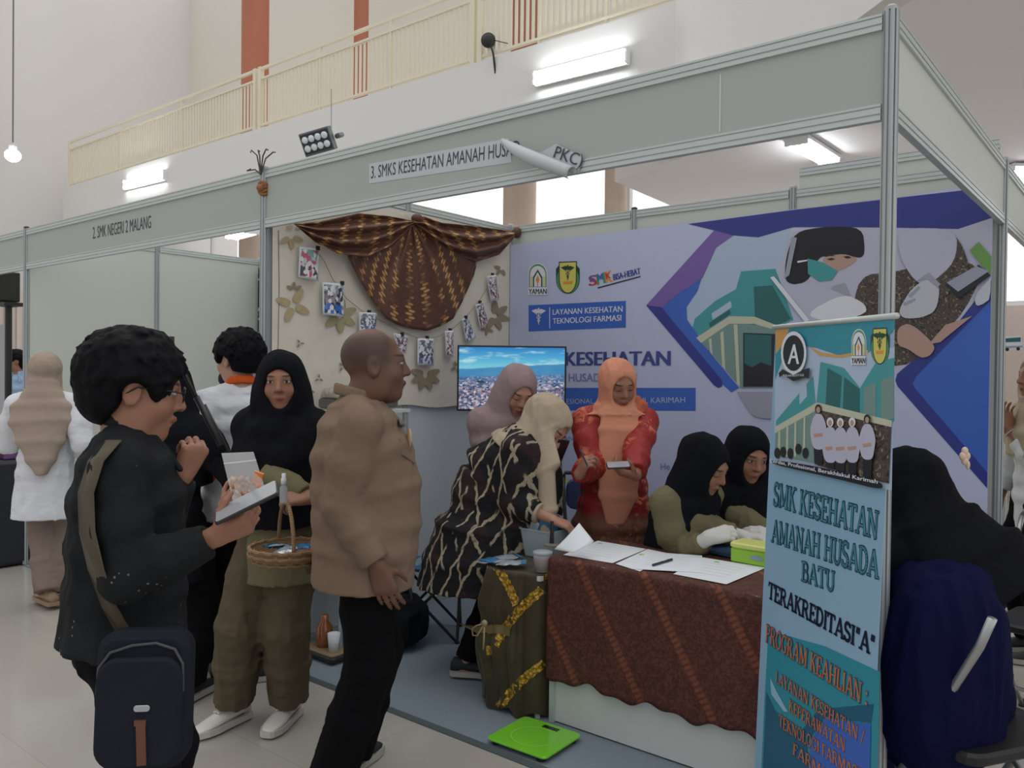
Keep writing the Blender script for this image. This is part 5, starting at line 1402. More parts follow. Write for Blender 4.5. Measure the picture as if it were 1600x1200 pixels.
# ---- woman walking away at the far side
f = L6 = Figure(spot(72, 5.05), way(-.22, 1), 1.555, 'person in long beige headscarf and loose white blouse walking away', head=(6, 25, 0), wide=1.02)
f.reach(-1, (-.16, .26, 1.02), (-.5, -.4, -1), curl=(40, 40, 30)).reach(1, (.22, .10, .88), (.3, -.9, -.2))
a1 = on(104, 925, 2, .08); a2 = on(78, 925, 2, .1); f.stand(1, f.loc(a1), (0, 1, 0), (.1, 1, 0)).stand(-1, f.loc(a2), (0, 1, 0), (-.6, .8, 0))
f.body(SK_TAN); f.shirt('blouse', WHITEC, hem=.80, flare=1.25, sleeve=1.35, cuff=.85, seed=41, wr=.010, long=[(.60, .205, .175)]); f.trousers(TAUPE, wide=1.6, ankle=.02, wr=.008, seed=42, fat=.84, waist=.94); f.shoes(TANLEATH, TANLEATH)
f.hijab(DUSTY, length=(.10, .12, .12), slope=0, arms=0, back_tail=([(0, -.055, 1.50), (0, -.07, 1.42), (0, -.09, 1.35), (.005, -.115, 1.25), (.01, -.13, 1.12), (.015, -.14, 1.0), (.02, -.145, .90)], [.09, .12, .175, .185, .14, .085, .03], .05), seed=17)

# ---- distant visitor
f = Figure(spot(26, 9.2), way(.3, -1), 1.66, 'person in pale blue shirt far off beyond the booths', head=(0, -60, 0), vox=.01)
f.reach(1, (.24, .1, .8), (1, -.5, 0)).reach(-1, (-.24, .1, .8), (-1, -.5, 0)); f.stand(1, (.1, 0, .08)).stand(-1, (-.1, 0, .08)); f.body(SK_TAN, legs=False); f.shirt('shirt', BLUEC, hem=.8, sleeve=1.2); f.collar(BLUEC); f.trousers(BLACKC); f.shoes(BLEATH, GSOLE); f.hair(HAIRM, lift=.016, tufts=60, vox=.008)

# ---- woman in mauve behind the bending one
f = W9 = Figure(spot(797, 4.25), way(.28, -1), 1.515, 'person in mauve headscarf looking down behind the bending woman', head=(24, 6, -4), lean=6)
f.reach(-1, deep(866, 742, 3.98), CR + V((0, 0, -.8)), fingers=-CF * .5 + V((0, 0, .6)) - CR * .2, palm=-CR * .6, curl=(50, 50, 30), thumb=30, world=True); f.reach(1, deep(752, 745, 4.1), -CR + V((0, 0, -.6)), fingers=-CF + CR * .5, curl=(40, 40, 20), world=True)
f.stand(1, (.1, 0, .08)).stand(-1, (-.1, 0, .08)); f.body(SK_FAIR_DOWN, legs=False); f.shirt('tunic', B_MAUVE, hem=.5, flare=1.15, sleeve=1.2, long=[(.45, .22, .18), (.7, .20, .16)]); f.shoes(BLEATH, GSOLE); f.hijab(MAUVE, length=(.40, .36, .34), wide=1.08, seed=19)

# ---- woman bending over the table
f = W10 = Figure(spot(754, 4.0), way(1, -.10), 1.46, 'person in beige headscarf and zigzag batik tunic bending over the table', lean=41, head=(2, -24, 0), hs=1.12, wide=1.05, deepb=1.15)
f.reach(1, deep(864, 812, 3.74), V((0, 0, -1)) - CR * .6 - CF * .4, fingers=CR * .9 + V((0, 0, -.35)), palm=V((0, 0, -1)) + CF * .3, curl=(35, 45, 30), thumb=35, world=True)
f.reach(-1, deep(846, 812, 4.02), V((0, 0, -1)), fingers=CR + V((0, 0, -.2)), palm=V((0, 0, -1)), world=True)
f.stand(1, (.1, -.05, .08)).stand(-1, (-.1, .1, .08)); f.body(SK_FAIR_DOWN)
f.shirt('tunic', B_ZIG, hem=.4, flare=1.3, sleeve=1.5, cuff=.62, fat=1.16, belly=.02, seed=51, wr=.012, long=[(.50, .27, .27), (.66, .25, .24), (.84, .22, .19)], extra=[(f.T, (0, .26, .86), (.17, .14, .34), .12)]); f.trousers(BLACKC, wide=1.0, fat=.9, seed=53); f.shoes(BLEATH, GSOLE)
nk = f.M @ f.neck0
f.hijab(BEIGEH, length=(.10, .12, .10), slope=0, arms=0, wr=.012, seed=23, rim=(.064, .088), tail=[([nk + CR * .05 - CF * .07 + V((0, 0, -.0)), nk + CR * .09 - CF * .15 + V((0, 0, -.14)), nk + CR * .10 - CF * .185 + V((0, 0, -.32)), nk + CR * .09 - CF * .19 + V((0, 0, -.50))], [.07, .06, .05, .045], .035)])
a, e, w = f.arm[1]; q = Field(.004); q.chain([e.lerp(w, .56), e.lerp(w, .66)], [.045, .05], .01); q.cut(e.lerp(w, .55), e - w).cut(e.lerp(w, .67), w - e); field_object('cuff', q, BEIGEH, f.root, 1)

# ---- woman in the peach scarf
f = W11 = Figure(spot(962, 4.14), way(.10, -1), 1.535, 'person in peach headscarf and red batik writing on a phone', head=(16, 10, 3), wide=1.08, deepb=1.1)
f.reach(1, deep(904, 742, 3.80), -CR * .9 + V((0, 0, -.8)), fingers=CR * .35 + V((0, 0, .75)) - CF * .4, palm=CF * .2 + CR, curl=(55, 60, 35), thumb=30, world=True)
f.reach(-1, deep(994, 746, 3.76), CR + V((0, 0, -.8)), fingers=-CR + V((0, 0, .25)) - CF * .2, palm=V((0, 0, .9)) + CF * .2, curl=(30, 40, 25), thumb=20, world=True)
f.stand(1, (.1, 0, .08)).stand(-1, (-.1, 0, .08)); f.body(SK_TAN_DOWN, legs=False); f.shirt('kebaya', B_RED, hem=.45, flare=1.15, sleeve=1.35, cuff=.85, fat=1.06, seed=61, wr=.009, long=[(.12, .22, .18), (.5, .215, .175), (.78, .20, .155)]); f.shoes(BLEATH, GSOLE)
f.hijab(PEACH, length=(.03, .05, .04), slope=0, arms=0, wr=.011, seed=29, rim=(.064, .088), tail=[([(.0, .06, 1.47), (.0, .10, 1.41), (.005, .135, 1.31), (.01, .156, 1.12), (.015, .158, .96), (.03, .155, .80)], [.07, .10, .115, .12, .105, .05], .022)])
F = Field(.005); 
for a, b, r in (((-.12, .0, 1.47), (-.17, -.02, 1.42), .03), ((-.15, .02, 1.45), (-.15, .02, 1.36), .026), ((-.11, .02, 1.44), (-.13, .05, 1.40), .03)): F.cone(f.c(*a), f.c(*b), r, r * .6, .012)
F.ripple(.006, (.02, .02, .05), 3, True); field_object('scarf_knot', F, cloth('coral_scarf_cloth', lin(184, 104, 84)), f.root, 1)

# ---- the two seated girls behind the counter
f = W12 = Figure(spot(1058, 3.74), way(.62, -.70), 1.52, 'person in black headscarf and white gloves seated nearer the counter, looking down', hip=.50, lean=15, head=(10, 8, 3), deepb=1.0, wide=1.12, hs=1.04)
f.reach(1, deep(1108, 840, 3.44), -CR * .9 - CF * .8 + V((0, 0, -.5)), fingers=CR + V((0, 0, .25)), palm=V((0, 0, -.6)) + CF * .6, curl=(35, 40, 25), thumb=30, world=True)
f.reach(-1, deep(1160, 838, 3.62), CR + V((0, 0, -.6)), fingers=CR * .6 - CF * .3, palm=V((0, 0, -1)), curl=(35, 40, 25), world=True)
f.stand(1, (.12, .40, .08), (0, 1, 1)).stand(-1, (-.10, .40, .08), (0, 1, 1)); f.body(SK_TAN_DOWN); f.shirt('tunic', OLIVE, hem=.84, sleeve=1.30, cuff=.80, fat=1.03, seed=71, wr=.010); f.trousers(OLIVED, wide=1.2, seed=72); f.shoes(WLEATH, WSOLE); f.glove(1, GLOVE); f.glove(-1, GLOVE)
f.hijab(BLACKH, length=(.46, .42, .36), seed=33, arms=0, wide=.72, spread=-.02, rim=(.063, .086), face_z=-.018)
f = W13 = Figure(spot(1150, 3.98), way(.24, -.95), 1.53, 'person in black headscarf seated farther back, smiling', hip=.50, lean=10, head=(6, 0, -5), wide=1.0, hs=1.04)
f.reach(1, deep(1154, 842, 3.72), -CR + V((0, 0, -.6)), fingers=CR * .8 - CF * .3 + V((0, 0, .1)), palm=V((0, 0, -.7)) + CF * .3, curl=(30, 35, 20), world=True)
f.reach(-1, deep(1212, 838, 3.72), CR + V((0, 0, -.6)), fingers=-CR * .7 - CF * .2 + V((0, 0, .15)), palm=V((0, 0, -.5)) + CF * .5, curl=(20, 25, 15), world=True)
f.stand(1, (.12, .40, .08), (0, 1, 1)).stand(-1, (-.10, .40, .08), (0, 1, 1)); f.body(SK_TAN); f.shirt('tunic', OLIVE, hem=.84, sleeve=1.35, cuff=.8, fat=1.04, seed=81, wr=.010); f.trousers(OLIVED, wide=1.2, seed=82); f.shoes(WLEATH, WSOLE); f.glove(1, GLOVE); f.glove(-1, GLOVE)
f.hijab(BLACKH, length=(.44, .40, .36), seed=37, rim=(.063, .086), face_z=-.018)

# ---- seated visitor in navy, back towards us
f = W14 = Figure(spot(1456, 2.52), way(-.30, .95), 1.56, 'person in navy dress and black headscarf with hair clip, seated with back to us', hip=.50, lean=8, head=(10, 8, 0), wide=1.06, deepb=1.15, hs=1.10)
f.reach(1, (.16, .34, .74), (1, -.3, -.6)).reach(-1, (-.12, .36, .74), (-.6, -.3, -1)); f.stand(1, (.13, .42, .08), (0, 1, 1)).stand(-1, (-.12, .42, .08), (0, 1, 1))
f.body(SK_TAN); f.shirt('dress', NAVY, hem=.84, sleeve=1.4, fat=1.1, belly=.02, seed=91, wr=.010, long=[(.78, .22, .19)])
F = Field(.01); T0 = f.T
for q in (1, -1):
    hj, kn, an, toe = f.leg[q]; F.chain([hj - V((0, .08, .0)), hj.lerp(kn, .5), kn, kn.lerp(an, .9)], [.125, .115, .10, .12], .08)
F.ripple(.01, (.1, .1, .14), 93, True); field_object('skirt', F, NAVY, f.root, 1)
F = Field(.01); F.ell(Matrix.Identity(4), (-.13, -.20, .64), (.18, .11, .28), .05, p=2.6); F.ell(Matrix.Identity(4), (-.04, -.04, .5), (.21, .17, .2), .1, p=2.6); F.ell(Matrix.Identity(4), (0, -.08, .84), (.20, .13, .12), .08); F.ripple(.012, (.045, .045, .22), 95, True); field_object('dress_drape', F, NAVY, f.root, 1)
f.shoes(BLEATH, GSOLE); f.hijab(BLACKH, length=(.12, .16, .14), seed=39, arms=.06, back_tail=([(0, -.06, 1.56), (.0, -.11, 1.44), (.03, -.20, 1.33), (.08, -.27, 1.22)], [.10, .16, .19, .13], .05))
hp = deep(1503, 712, 2.39); cl = f.loc(hp)
q = MB()
for k in range(4): q.ball(cl + V((.008 * math.cos(k * 1.6), -.01, .014 * math.sin(k * 1.6))), (.011, .008, .013))
q.ball(cl + V((.01, -.012, -.026)), (.006, .006, .014)); q.build('hair_clip', plain('cream_clip', lin(214, 190, 168), .4), f.root, world=False, smooth=True)

# ---- arm and sleeve of a visitor at the picture edge
f = Figure(spot(1630, 4.3), way(-1, .1), 1.6, 'person in white blouse at the picture edge with raised forearm and bracelet', head=(0, 0, 0))
f.reach(-1, deep(1577, 672, 4.35), CR * .2 + V((0, 0, -1)), fingers=V((0, 0, 1)) - CR * .25, palm=-CF, curl=(20, 25, 15), world=True); f.reach(1, (.24, .1, .8), (1, -.5, 0))
f.stand(1, (.1, 0, .08)).stand(-1, (-.1, 0, .08)); f.body(SK_TAN, legs=False); f.shirt('blouse', WHITEC, hem=.7, sleeve=1.4, cuff=.72, seed=99); f.trousers(BLACKC); f.shoes(BLEATH, GSOLE); f.hijab(BEIGEH, length=(.3, .3, .3))
a, e, w = f.arm[-1]; q = MB(); dn = (w - e).normalized(); ux = dn.cross(V((0, 1, 0))).normalized(); uy = dn.cross(ux)
q.tube([w - dn * .015 + (ux * math.cos(t) + uy * math.sin(t)) * .03 for t in [2 * PI * j / 20 for j in range(21)]], .004, 6); q.build('bracelet', plain('silver_bracelet', lin(200, 200, 200), .3, .8), f.root, world=False)
# ================================================================== COUNTER, TABLES AND WHAT LIES ON THEM
def batik_counter():
    g = G('counter_batik_cloth'); p = g.sep(g.obj); u = g.math('ADD', p[0], g.math('MULTIPLY', p[1], .8))
    t = g.math('ADD', g.math('MULTIPLY', u, 3.3), g.math('MULTIPLY', p[2], 2.0)); f = g.math('ABSOLUTE', g.math('SUBTRACT', g.math('FRACT', t), .5))
    band = g.step(f, .42, .46); t2 = g.math('SUBTRACT', g.math('MULTIPLY', u, 26), g.math('MULTIPLY', p[2], 40)); dots = g.step(g.math('ABSOLUTE', g.math('SUBTRACT', g.math('FRACT', t2), .5)), .16, .26)
    v = g.vor(g.obj, 60, 'F1'); n = g.noise(g.obj, 60, 3, dist=1.2)
    c = g.mix(g.step(n, .42, .62), lin(74, 43, 38), lin(98, 58, 50)); c = g.mix(g.math('MULTIPLY', g.step(v, .3, .1), .5), c, lin(56, 32, 28))
    c = g.mix(g.math('MULTIPLY', band, g.math('MULTIPLY_ADD', dots, .4, .12)), c, lin(150, 86, 60))
    return g.done(c, .7, spec=.3, bump=g.noise(g.obj, 30, 3), bstr=.2, bdist=.01)
B_COUNTER = batik_counter()
COUNTW = plain('white_counter_board', lin(206, 212, 208), .5, var=.015)
CX0, CX1, CY0, CY1, CZ = 1.62, 2.60, .30, .78, .70
e = empty('reception_counter', (2.11, .54, 0), 'white reception counter under the brown batik cloth', 'counter')
q = MB(); q.box((2.11, .54, CZ / 2 + .005), (CX1 - CX0 - .03, CY1 - CY0 - .03, CZ - .02)); q.build('cabinet_body', COUNTW, e)
q = MB(); q.box((2.11, .54, CZ - .008), (CX1 - CX0, CY1 - CY0, .016)); q.build('top_board', COUNTW, e)
for x in (CX0 + .012, CX1 - .012):
    for y in (CY0 + .012, CY1 - .012):
        q = MB(); q.box((x, y, CZ / 2), (.024, .024, CZ - .02)); q.build('corner_profile', ALUR, e)
def counter_cloth(u, v):
    # across the top from the back, over the front edge and down
    x = CX0 - .006 + (CX1 - CX0 + .012) * u; drop = .50 + .012 * math.sin(u * 21) + .008 * math.sin(u * 47 + 1); L = CY1 - CY0; s = v * (L + drop)
    if s < L: return V((x, CY1 - s, CZ + .0045 + .0012 * math.sin(u * 30 + s * 20)))
    d = s - L; return V((x, CY0 - .006 - .010 * min(1, d * 3) - .005 * math.sin(u * 26) * d * 2, CZ + .004 - d))
q = MB(); q.grid(counter_cloth, 90, 60); tag(q.build('counter_cloth', B_COUNTER, smooth=True, solid=.002), 'brown batik cloth with diagonal orange bands over the white counter', 'tablecloth')

def olive_batik():
    g = G('olive_table_cloth'); n = g.noise(g.obj, 12, 4, dist=1); c = g.mix(n, lin(40, 35, 24), lin(78, 69, 42)); return g.done(c, .55, spec=.4, bump=g.noise(g.obj, 40, 3), bstr=.3, bdist=.008, sheen=.1)
TX0, TX1, TY0, TY1, TZ = 1.275, 1.60, .26, .72, .62
e = empty('small_table', ((TX0 + TX1) / 2, (TY0 + TY1) / 2, 0), 'small square table hidden under the dark olive cloth', 'table')
q = MB(); q.box(((TX0 + TX1) / 2, (TY0 + TY1) / 2, TZ - .012), (TX1 - TX0 - .03, TY1 - TY0 - .03, .02)); q.build('tabletop', COUNTW, e)
for x in (TX0 + .04, TX1 - .04):
    for y in (TY0 + .04, TY1 - .04):
        q = MB(); q.tube([(x, y, .009), (x, y, TZ - .02)], .013, 8); q.build('leg', ALUR, e)
def table_cloth(u, v):
    a = 2 * PI * u; c, s = math.cos(a), math.sin(a); n = 5.0
    r = 1 / (abs(c) ** n + abs(s) ** n) ** (1 / n); hx, hy = (TX1 - TX0) / 2 - .004, (TY1 - TY0) / 2
    if v < .28: k = v / .28; off = 0; z = TZ + .004
    else:
        k = 1; d = (v - .28) / .72; z = TZ + .004 - d * (TZ - .02 + .012 * math.sin(a * 9))
        fold = math.sin(a * 17 + 1.5 * math.sin(d * 5)) * .5 + math.sin(a * 31 + d * 3) * .25
        west = max(0, -c) * 1.0 + max(0, -s) * .55
        pin = math.exp(-((d - .40) / .09) ** 2)
        off = (.014 + .05 * west * (math.sin(min(1, d * 1.15) * PI) * .9 + .18 * d) - .028 * pin * west) + fold * (.006 + .012 * d) * (.35 + west)
        if c > .35: off = min(off, .004)
    return V(((TX0 + TX1) / 2 + (hx * r * k + off * (1 if k == 1 else 0)) * c, (TY0 + TY1) / 2 + (hy * r * k + off) * s, z))
q = MB(); q.grid(table_cloth, 160, 50); tc = q.build('table_cloth', olive_batik(), smooth=True)
tag(tc, 'dark olive draped cloth with gold trim tied round a small table', 'tablecloth')
def strip_on(o, line, w, px_w=True, off=.003, n=14, curve=0):
    """a ribbon laid on a surface along a sight line path."""
    M = mw(o); t = BVHTree.FromPolygons([M @ v.co for v in o.data.vertices], [tuple(p.vertices) for p in o.data.polygons])
    (x0, y0), (x1, y1) = line; L = math.hypot(x1 - x0, y1 - y0); nx, ny = -(y1 - y0) / L, (x1 - x0) / L; vs = []
    last = None
    for i in range(n + 1):
        k = i / n; wob = (1 + .12 * (-1) ** i)
        for s in (-1, 0, 1):
            px = x0 + (x1 - x0) * k + nx * (s * w / 2 * wob + curve * math.sin(PI * k)); py = y0 + (y1 - y0) * k + ny * (s * w / 2 * wob + curve * math.sin(PI * k))
            d = ray(px, py).normalized(); h = t.ray_cast(CAM_LOC, d)[0]
            if h is None: h = last if last is not None else CAM_LOC + d * 3.4
            last = h; vs.append(h - d * off)
    q = MB(); q.add(vs, [(3 * i + j, 3 * i + j + 1, 3 * i + j + 4, 3 * i + j + 3) for i in range(n) for j in range(2)]); return q
gT = G('gold_sequin_trim'); v = gT.vor(gT.obj, 75, 'F1'); GOLDT = gT.done(gT.ramp(v, [(.0, lin(232, 196, 84)), (.5, lin(186, 144, 44)), (.8, lin(110, 84, 30))]), .35, .35, bump=v, bstr=.6, bdist=.01)
for ln, w, cv in ((((777, 886), (807, 945)), 13, -2), (((847, 921), (773, 1008)), 14, 6), (((855, 880), (855, 905)), 7, 0), (((851, 1036), (779, 1106)), 14, 5), (((731, 911), (747, 932)), 11, 0), (((719, 968), (741, 968)), 13, 0), (((748, 1068), (741, 1088)), 7, 0), (((764, 1009), (764, 1024)), 9, 0)):
    strip_on(tc, ln, w, curve=cv).build('gold_trim', GOLDT, tc)
SASH = plain('olive_sash', lin(112, 98, 62), .6)
strip_on(tc, ((717, 980), (768, 982)), 10, off=.008, curve=3).build('sash', SASH, tc, smooth=True); strip_on(tc, ((762, 984), (797, 988)), 14, off=.010, curve=-3).build('sash', SASH, tc, smooth=True)
kp = deep(757, 974, 3.36); q = MB(); q.ball(kp, (.014, .012, .014)); q.tube([kp, kp + V((-.02, -.02, -.05)), kp + V((-.045, -.02, -.055)), kp + V((-.05, -.02, -.03)), kp + V((-.03, -.02, -.012)), kp], .003, 6); q.tube([kp, kp + V((.015, -.02, -.06)), kp + V((.012, -.02, -.10))], .004, 6); q.build('cord_knot', plain('pale_cord', lin(150, 138, 104), .7), tc, smooth=True)

# bathroom scale
LIME = plain('lime_glass', lin(122, 206, 52), .15, spec=.6, var=.03, coat=.4)
e = empty('bathroom_scale', (1.69, .11, .008), 'lime green glass bathroom scale on the carpet edge', 'scale')
Mz = Matrix.Rotation(.03, 3, 'Z')
q = MB(); q.rbox((1.69, .108, .031), (.285, .262, .010), .022, Mz); q.build('glass_plate', LIME, e)
q = MB(); q.box((1.70, .205, .0366), (.075, .024, .001), Mz); q.build('display', plain('scale_display', lin(38, 46, 34), .2), e)
q = MB(); q.loft([[V((1.69 + r * math.cos(a), .10 + r * .92 * math.sin(a), .0365)) for a in [2 * PI * j / 40 for j in range(40)]] for r in (.088, .092)], cap=False); q.build('ring_mark', plain('scale_ring', lin(150, 210, 110), .3), e)
for x in (-.11, .11):
    for y in (-.10, .10):
        q = MB(); q.lathe([(.018, 0), (.018, .019)], V((1.69 + x, .108 + y, .008)), 12); q.build('foot', BLK, e)

# papers on the counter
ZC = CZ + .0075
PAPER = plain('white_paper', lin(224, 230, 236), .6, var=.01); PGREEN = plain('printed_green', lin(170, 206, 120), .6)
def paper(pxs, z, label, logo=None, lines=0):
    pts = [on(x, y, 2, z) for x, y in pxs]; e = empty('paper_form', sum(pts, V()) / len(pts), label, 'paper', 'paper forms')
    q = MB(); q.prism(pts, (0, 0, .0006)); q.build('sheet', PAPER, e)
    if logo:
        q = MB(); a = on(*logo, 2, z + .001); q.lathe([(.012, 0), (.012, .0004)], a, 12); q.build('printed_logo', PGREEN, e)
    q = MB()
    for k in range(5):
        t = .22 + .13 * k; a = pts[0].lerp(pts[1], 1 - t).lerp(pts[-1].lerp(pts[2], 1 - t), .12); b = pts[0].lerp(pts[1], 1 - t).lerp(pts[-1].lerp(pts[2], 1 - t), .8); d = (pts[0] - pts[1]).normalized() * .0022
        q.face([a + V((0, 0, .0011)), b + V((0, 0, .0011)), b + d + V((0, 0, .0011)), a + d + V((0, 0, .0011))])
    q.build('printed_lines', plain('printed_grey', lin(190, 198, 204), .7), e)
paper([(880, 867), (934, 845), (1010, 858), (957, 880)], ZC, 'paper form lying at the counter end beside the small table', (937, 849))
paper([(962, 881), (1012, 858), (1050, 866), (1000, 893)], ZC + .001, 'paper form mostly under the sheet carrying the pen')
paper([(1052, 897), (1098, 871), (1197, 887), (1135, 913)], ZC + .0015, 'paper form hanging over the counter edge in front of the tissue box', (1120, 878))
paper([(989, 889), (1006, 862), (1097, 868), (1097, 895)], ZC + .003, 'paper form under the dark pen', (1003, 866))
a = on(1020, 883, 2, ZC + .009); b = on(1050, 874, 2, ZC + .009)
e = empty('pen', (a + b) / 2, 'dark blue pen lying across a paper form', 'pen'); PENM = plain('pen_blue_grey', lin(44, 54, 70), .3)
q = MB(); q.tube([a, a.lerp(b, .75)], .0048, 10); q.build('barrel', PENM, e); q = MB(); q.tube([a.lerp(b, .75), b], [.0056, .005], 10); q.build('cap', PENM, e)
pts = [on(x, y, 2, ZC) for x, y in ((1082, 858), (1092, 850), (1142, 856), (1142, 871))]
q = MB(); q.prism(pts, (0, 0, .012)); tag(q.build('folder', plain('folder_blue', lin(62, 88, 120), .5)), 'blue folder beside the green tissue box', 'folder')
# tissue box
bx = on(1139, 879, 2, ZC); e = empty('tissue_box', bx + V((.11, .06, 0)), 'lime green tissue box with pale lid on the counter', 'tissue box')
Mb = Matrix.Rotation(R(-3), 3, 'Z')
TGRN = plain('tissue_box_green', lin(148, 200, 62), .35, var=.02); TLID = plain('tissue_box_lid', lin(214, 222, 130), .35, var=.02)
c0 = bx + V((.118, .062, 0))
q = MB(); q.rbox(c0 + V((0, 0, .032)), (.235, .115, .062), .014, Mb); q.build('box', TGRN, e)
q = MB(); q.rbox(c0 + V((0, 0, .073)), (.242, .122, .022), .020, Mb); q.build('lid', TLID, e, smooth=False)
F = Field(.004); m = Matrix.Translation(c0 + V((.06, .0, .084)))
F.ell(m, (0, 0, 0), (.035, .02, .02), .01).cone(c0 + V((.05, 0, .085)), c0 + V((.075, -.01, .150)), .03, .004, .01).cone(c0 + V((.09, 0, .085)), c0 + V((.10, .0, .125)), .02, .004, .01); F.ripple(.006, (.02, .02, .04), 4, True)
field_object('tissue', F, PAPER, None, 1).parent = e; o = bpy.data.objects['tissue']; o.matrix_parent_inverse = Matrix.Identity(4); o.location = -V(e.location)
q = MB(); q.prism([c0 + Mb @ V((.0 + .028 * math.cos(t), -.0585, .034 + .009 * math.sin(t))) for t in [2 * PI * j / 16 for j in range(16)]], (0, -.001, 0)); q.build('printed_badge', plain('badge_blue_grey', lin(140, 160, 190), .4), e)

# paper in the bending woman's hand
hp = [deep(905, 817, 3.46), deep(928, 846, 3.40), deep(896, 864, 3.36), deep(866, 858, 3.42), deep(884, 838, 3.46)]
q = MB(); q.grid(lambda u, v: (hp[0].lerp(hp[1], v)).lerp(hp[3].lerp(hp[2], v), u) + (CF * -.015 * math.sin(PI * u)), 8, 6)
tag(q.build('paper_sheet', PAPER, smooth=True, solid=.0005), 'white paper sheet held upright by the bending woman', 'paper')
p = on(862, 853, 2, ZC)
e = empty('pen_stand', p, 'black desk pen on a grey round base at the counter corner', 'pen stand')
q = MB(); q.lathe([(.034, 0), (.034, .006), (.012, .012)], p, 18); q.build('base', plain('grey_base', lin(120, 116, 110), .4), e); q = MB(); q.tube([p + V((0, 0, .01)), p + V((.002, 0, .08)), p + V((0, .0, .11))], [.010, .008, .007], 10); q.build('pen', BLK, e)

# ------------------------------------------------------------------ on the small table: bin of packets, loose pouches, jar
ZT2 = TZ + .007
gP = G('clear_plastic'); CLEAR = gP.done((.86, .9, .92), .12, spec=.5, alpha=.32); gP2 = G('milky_plastic'); MILK = gP2.done(lin(186, 200, 208), .3, alpha=.55, spec=.5)
bc = V((1.375, .59, ZT2)); e = empty('plastic_bin', bc, 'clear plastic bin full of blue packets on the small table', 'bin')
W_, D_, H_ = .19, .17, .125; q = MB()
ring = lambda s, z: [bc + V((x * W_ / 2 * s, y * D_ / 2 * s, z)) for x, y in ((-1, -.8), (-.8, -1), (.8, -1), (1, -.8), (1, .8), (.8, 1), (-.8, 1), (-1, .8))]
q.loft([ring(.80, .001), ring(1, H_), ring(1.06, H_), ring(1.06, H_ + .006), ring(.97, H_ + .004), ring(.78, .006)], cap=True); q.build('bin_shell', MILK, e)
BLUEP = plain('blue_foil', lin(70, 140, 190), .25, .3, var=.25, vscale=25); SILV = plain('silver_foil', lin(196, 206, 214), .22, .5, var=.2, vscale=25); TEALP = plain('teal_foil', lin(40, 110, 140), .25, .3, var=.2, vscale=25)
rs = random.Random(4)
def pouch(c, u, v, n, L, W, m, label, group, corner=.004):
    e = empty('foil_pouch', c, label, 'pouch', group)
    u = V(u).normalized(); v = V(v); v = (v - u * v.dot(u)).normalized(); n = u.cross(v)
    q = MB(); q.grid(lambda a, b: c + u * ((a - .5) * L) + v * ((b - .5) * W) + n * (.010 * math.sin(PI * a) * math.sin(PI * b) + .003 * math.sin(a * 17 + b * 9)), 10, 8); q.grid(lambda a, b: c + u * ((a - .5) * L) + v * ((b - .5) * W) - n * (.006 * math.sin(PI * a) * math.sin(PI * b)), 10, 8)
    q.build('foil', m, e, smooth=True)
    q = MB(); q.grid(lambda a, b: c + u * ((a * .16 + .34) * L) + v * ((b - .5) * W * .96) + n * (.0115 * math.sin(PI * (a * .16 + .84)) * math.sin(PI * b) + .004), 3, 8); q.build('seal', SILV if m is not SILV else BLUEP, e, smooth=True)
for k, (x, y, z, uu, m, nm) in enumerate(((-.03, -.03, .12, (.4, 0, 1), SILV, 'silver pouch standing at the left of the plastic bin'), (.02, -.02, .135, (.5, -.1, 1), BLUEP, 'blue pouch leaning forward in the middle of the plastic bin'), (.05, .02, .15, (.7, .1, .8), TEALP, 'teal pouch lying over the others in the plastic bin'), (.0, .04, .16, (.3, .2, 1), SILV, 'silver pouch standing tallest at the back of the plastic bin'))):
    pouch(bc + V((x, y, z - .03)), uu, (0.9, .5, -.3), None, .13, .085, m, nm, 'foil pouches in the bin')
for k, (px, py, an, m, nm, dz) in enumerate(((752, 877, 20, SILV, 'silver pouch lying flat at the outer corner of the small table', 0), (778, 876, -10, BLUEP, 'blue pouch lying flat before the plastic bin', .004), (806, 884, 35, SILV, 'silver pouch with blue end lying at the front edge of the small table', .010), (790, 870, 70, SILV, 'silver pouch half under the plastic bin', .002))):
    c = on(px - 16, py - 2, 2, ZT2 + .009 + dz); c.x = min(max(c.x, TX0 + .03), TX1 - .05); c.y = max(c.y, TY0 + .04); pouch(c, (math.cos(R(an)), math.sin(R(an)), .05), (-math.sin(R(an)), math.cos(R(an)), 0), None, .13, .085, m, nm, 'foil pouches on the table')
jc = on(838, 893, 2, ZT2); jc = V((1.555, .33, ZT2)); e = empty('snack_jar', jc, 'clear tub of brown snacks at the table corner beside the counter', 'jar')
q = MB(); q.lathe([(.036, .002), (.040, .058), (.041, .075), (.038, .075), (.034, .004)], jc, 20); q.build('tub', CLEAR, e, smooth=True); q = MB(); q.lathe([(.034, .005), (.038, .055), (.02, .064), (.001, .066)], jc, 20); q.build('snacks', plain('brown_snack', lin(110, 66, 50), .8, var=.5, vscale=80, bump=1, bscale=120), e, smooth=True)
q = MB(); q.lathe([(.043, .075), (.043, .085), (.03, .089), (.001, .089)], jc, 20); q.build('lid', MILK, e, smooth=True)

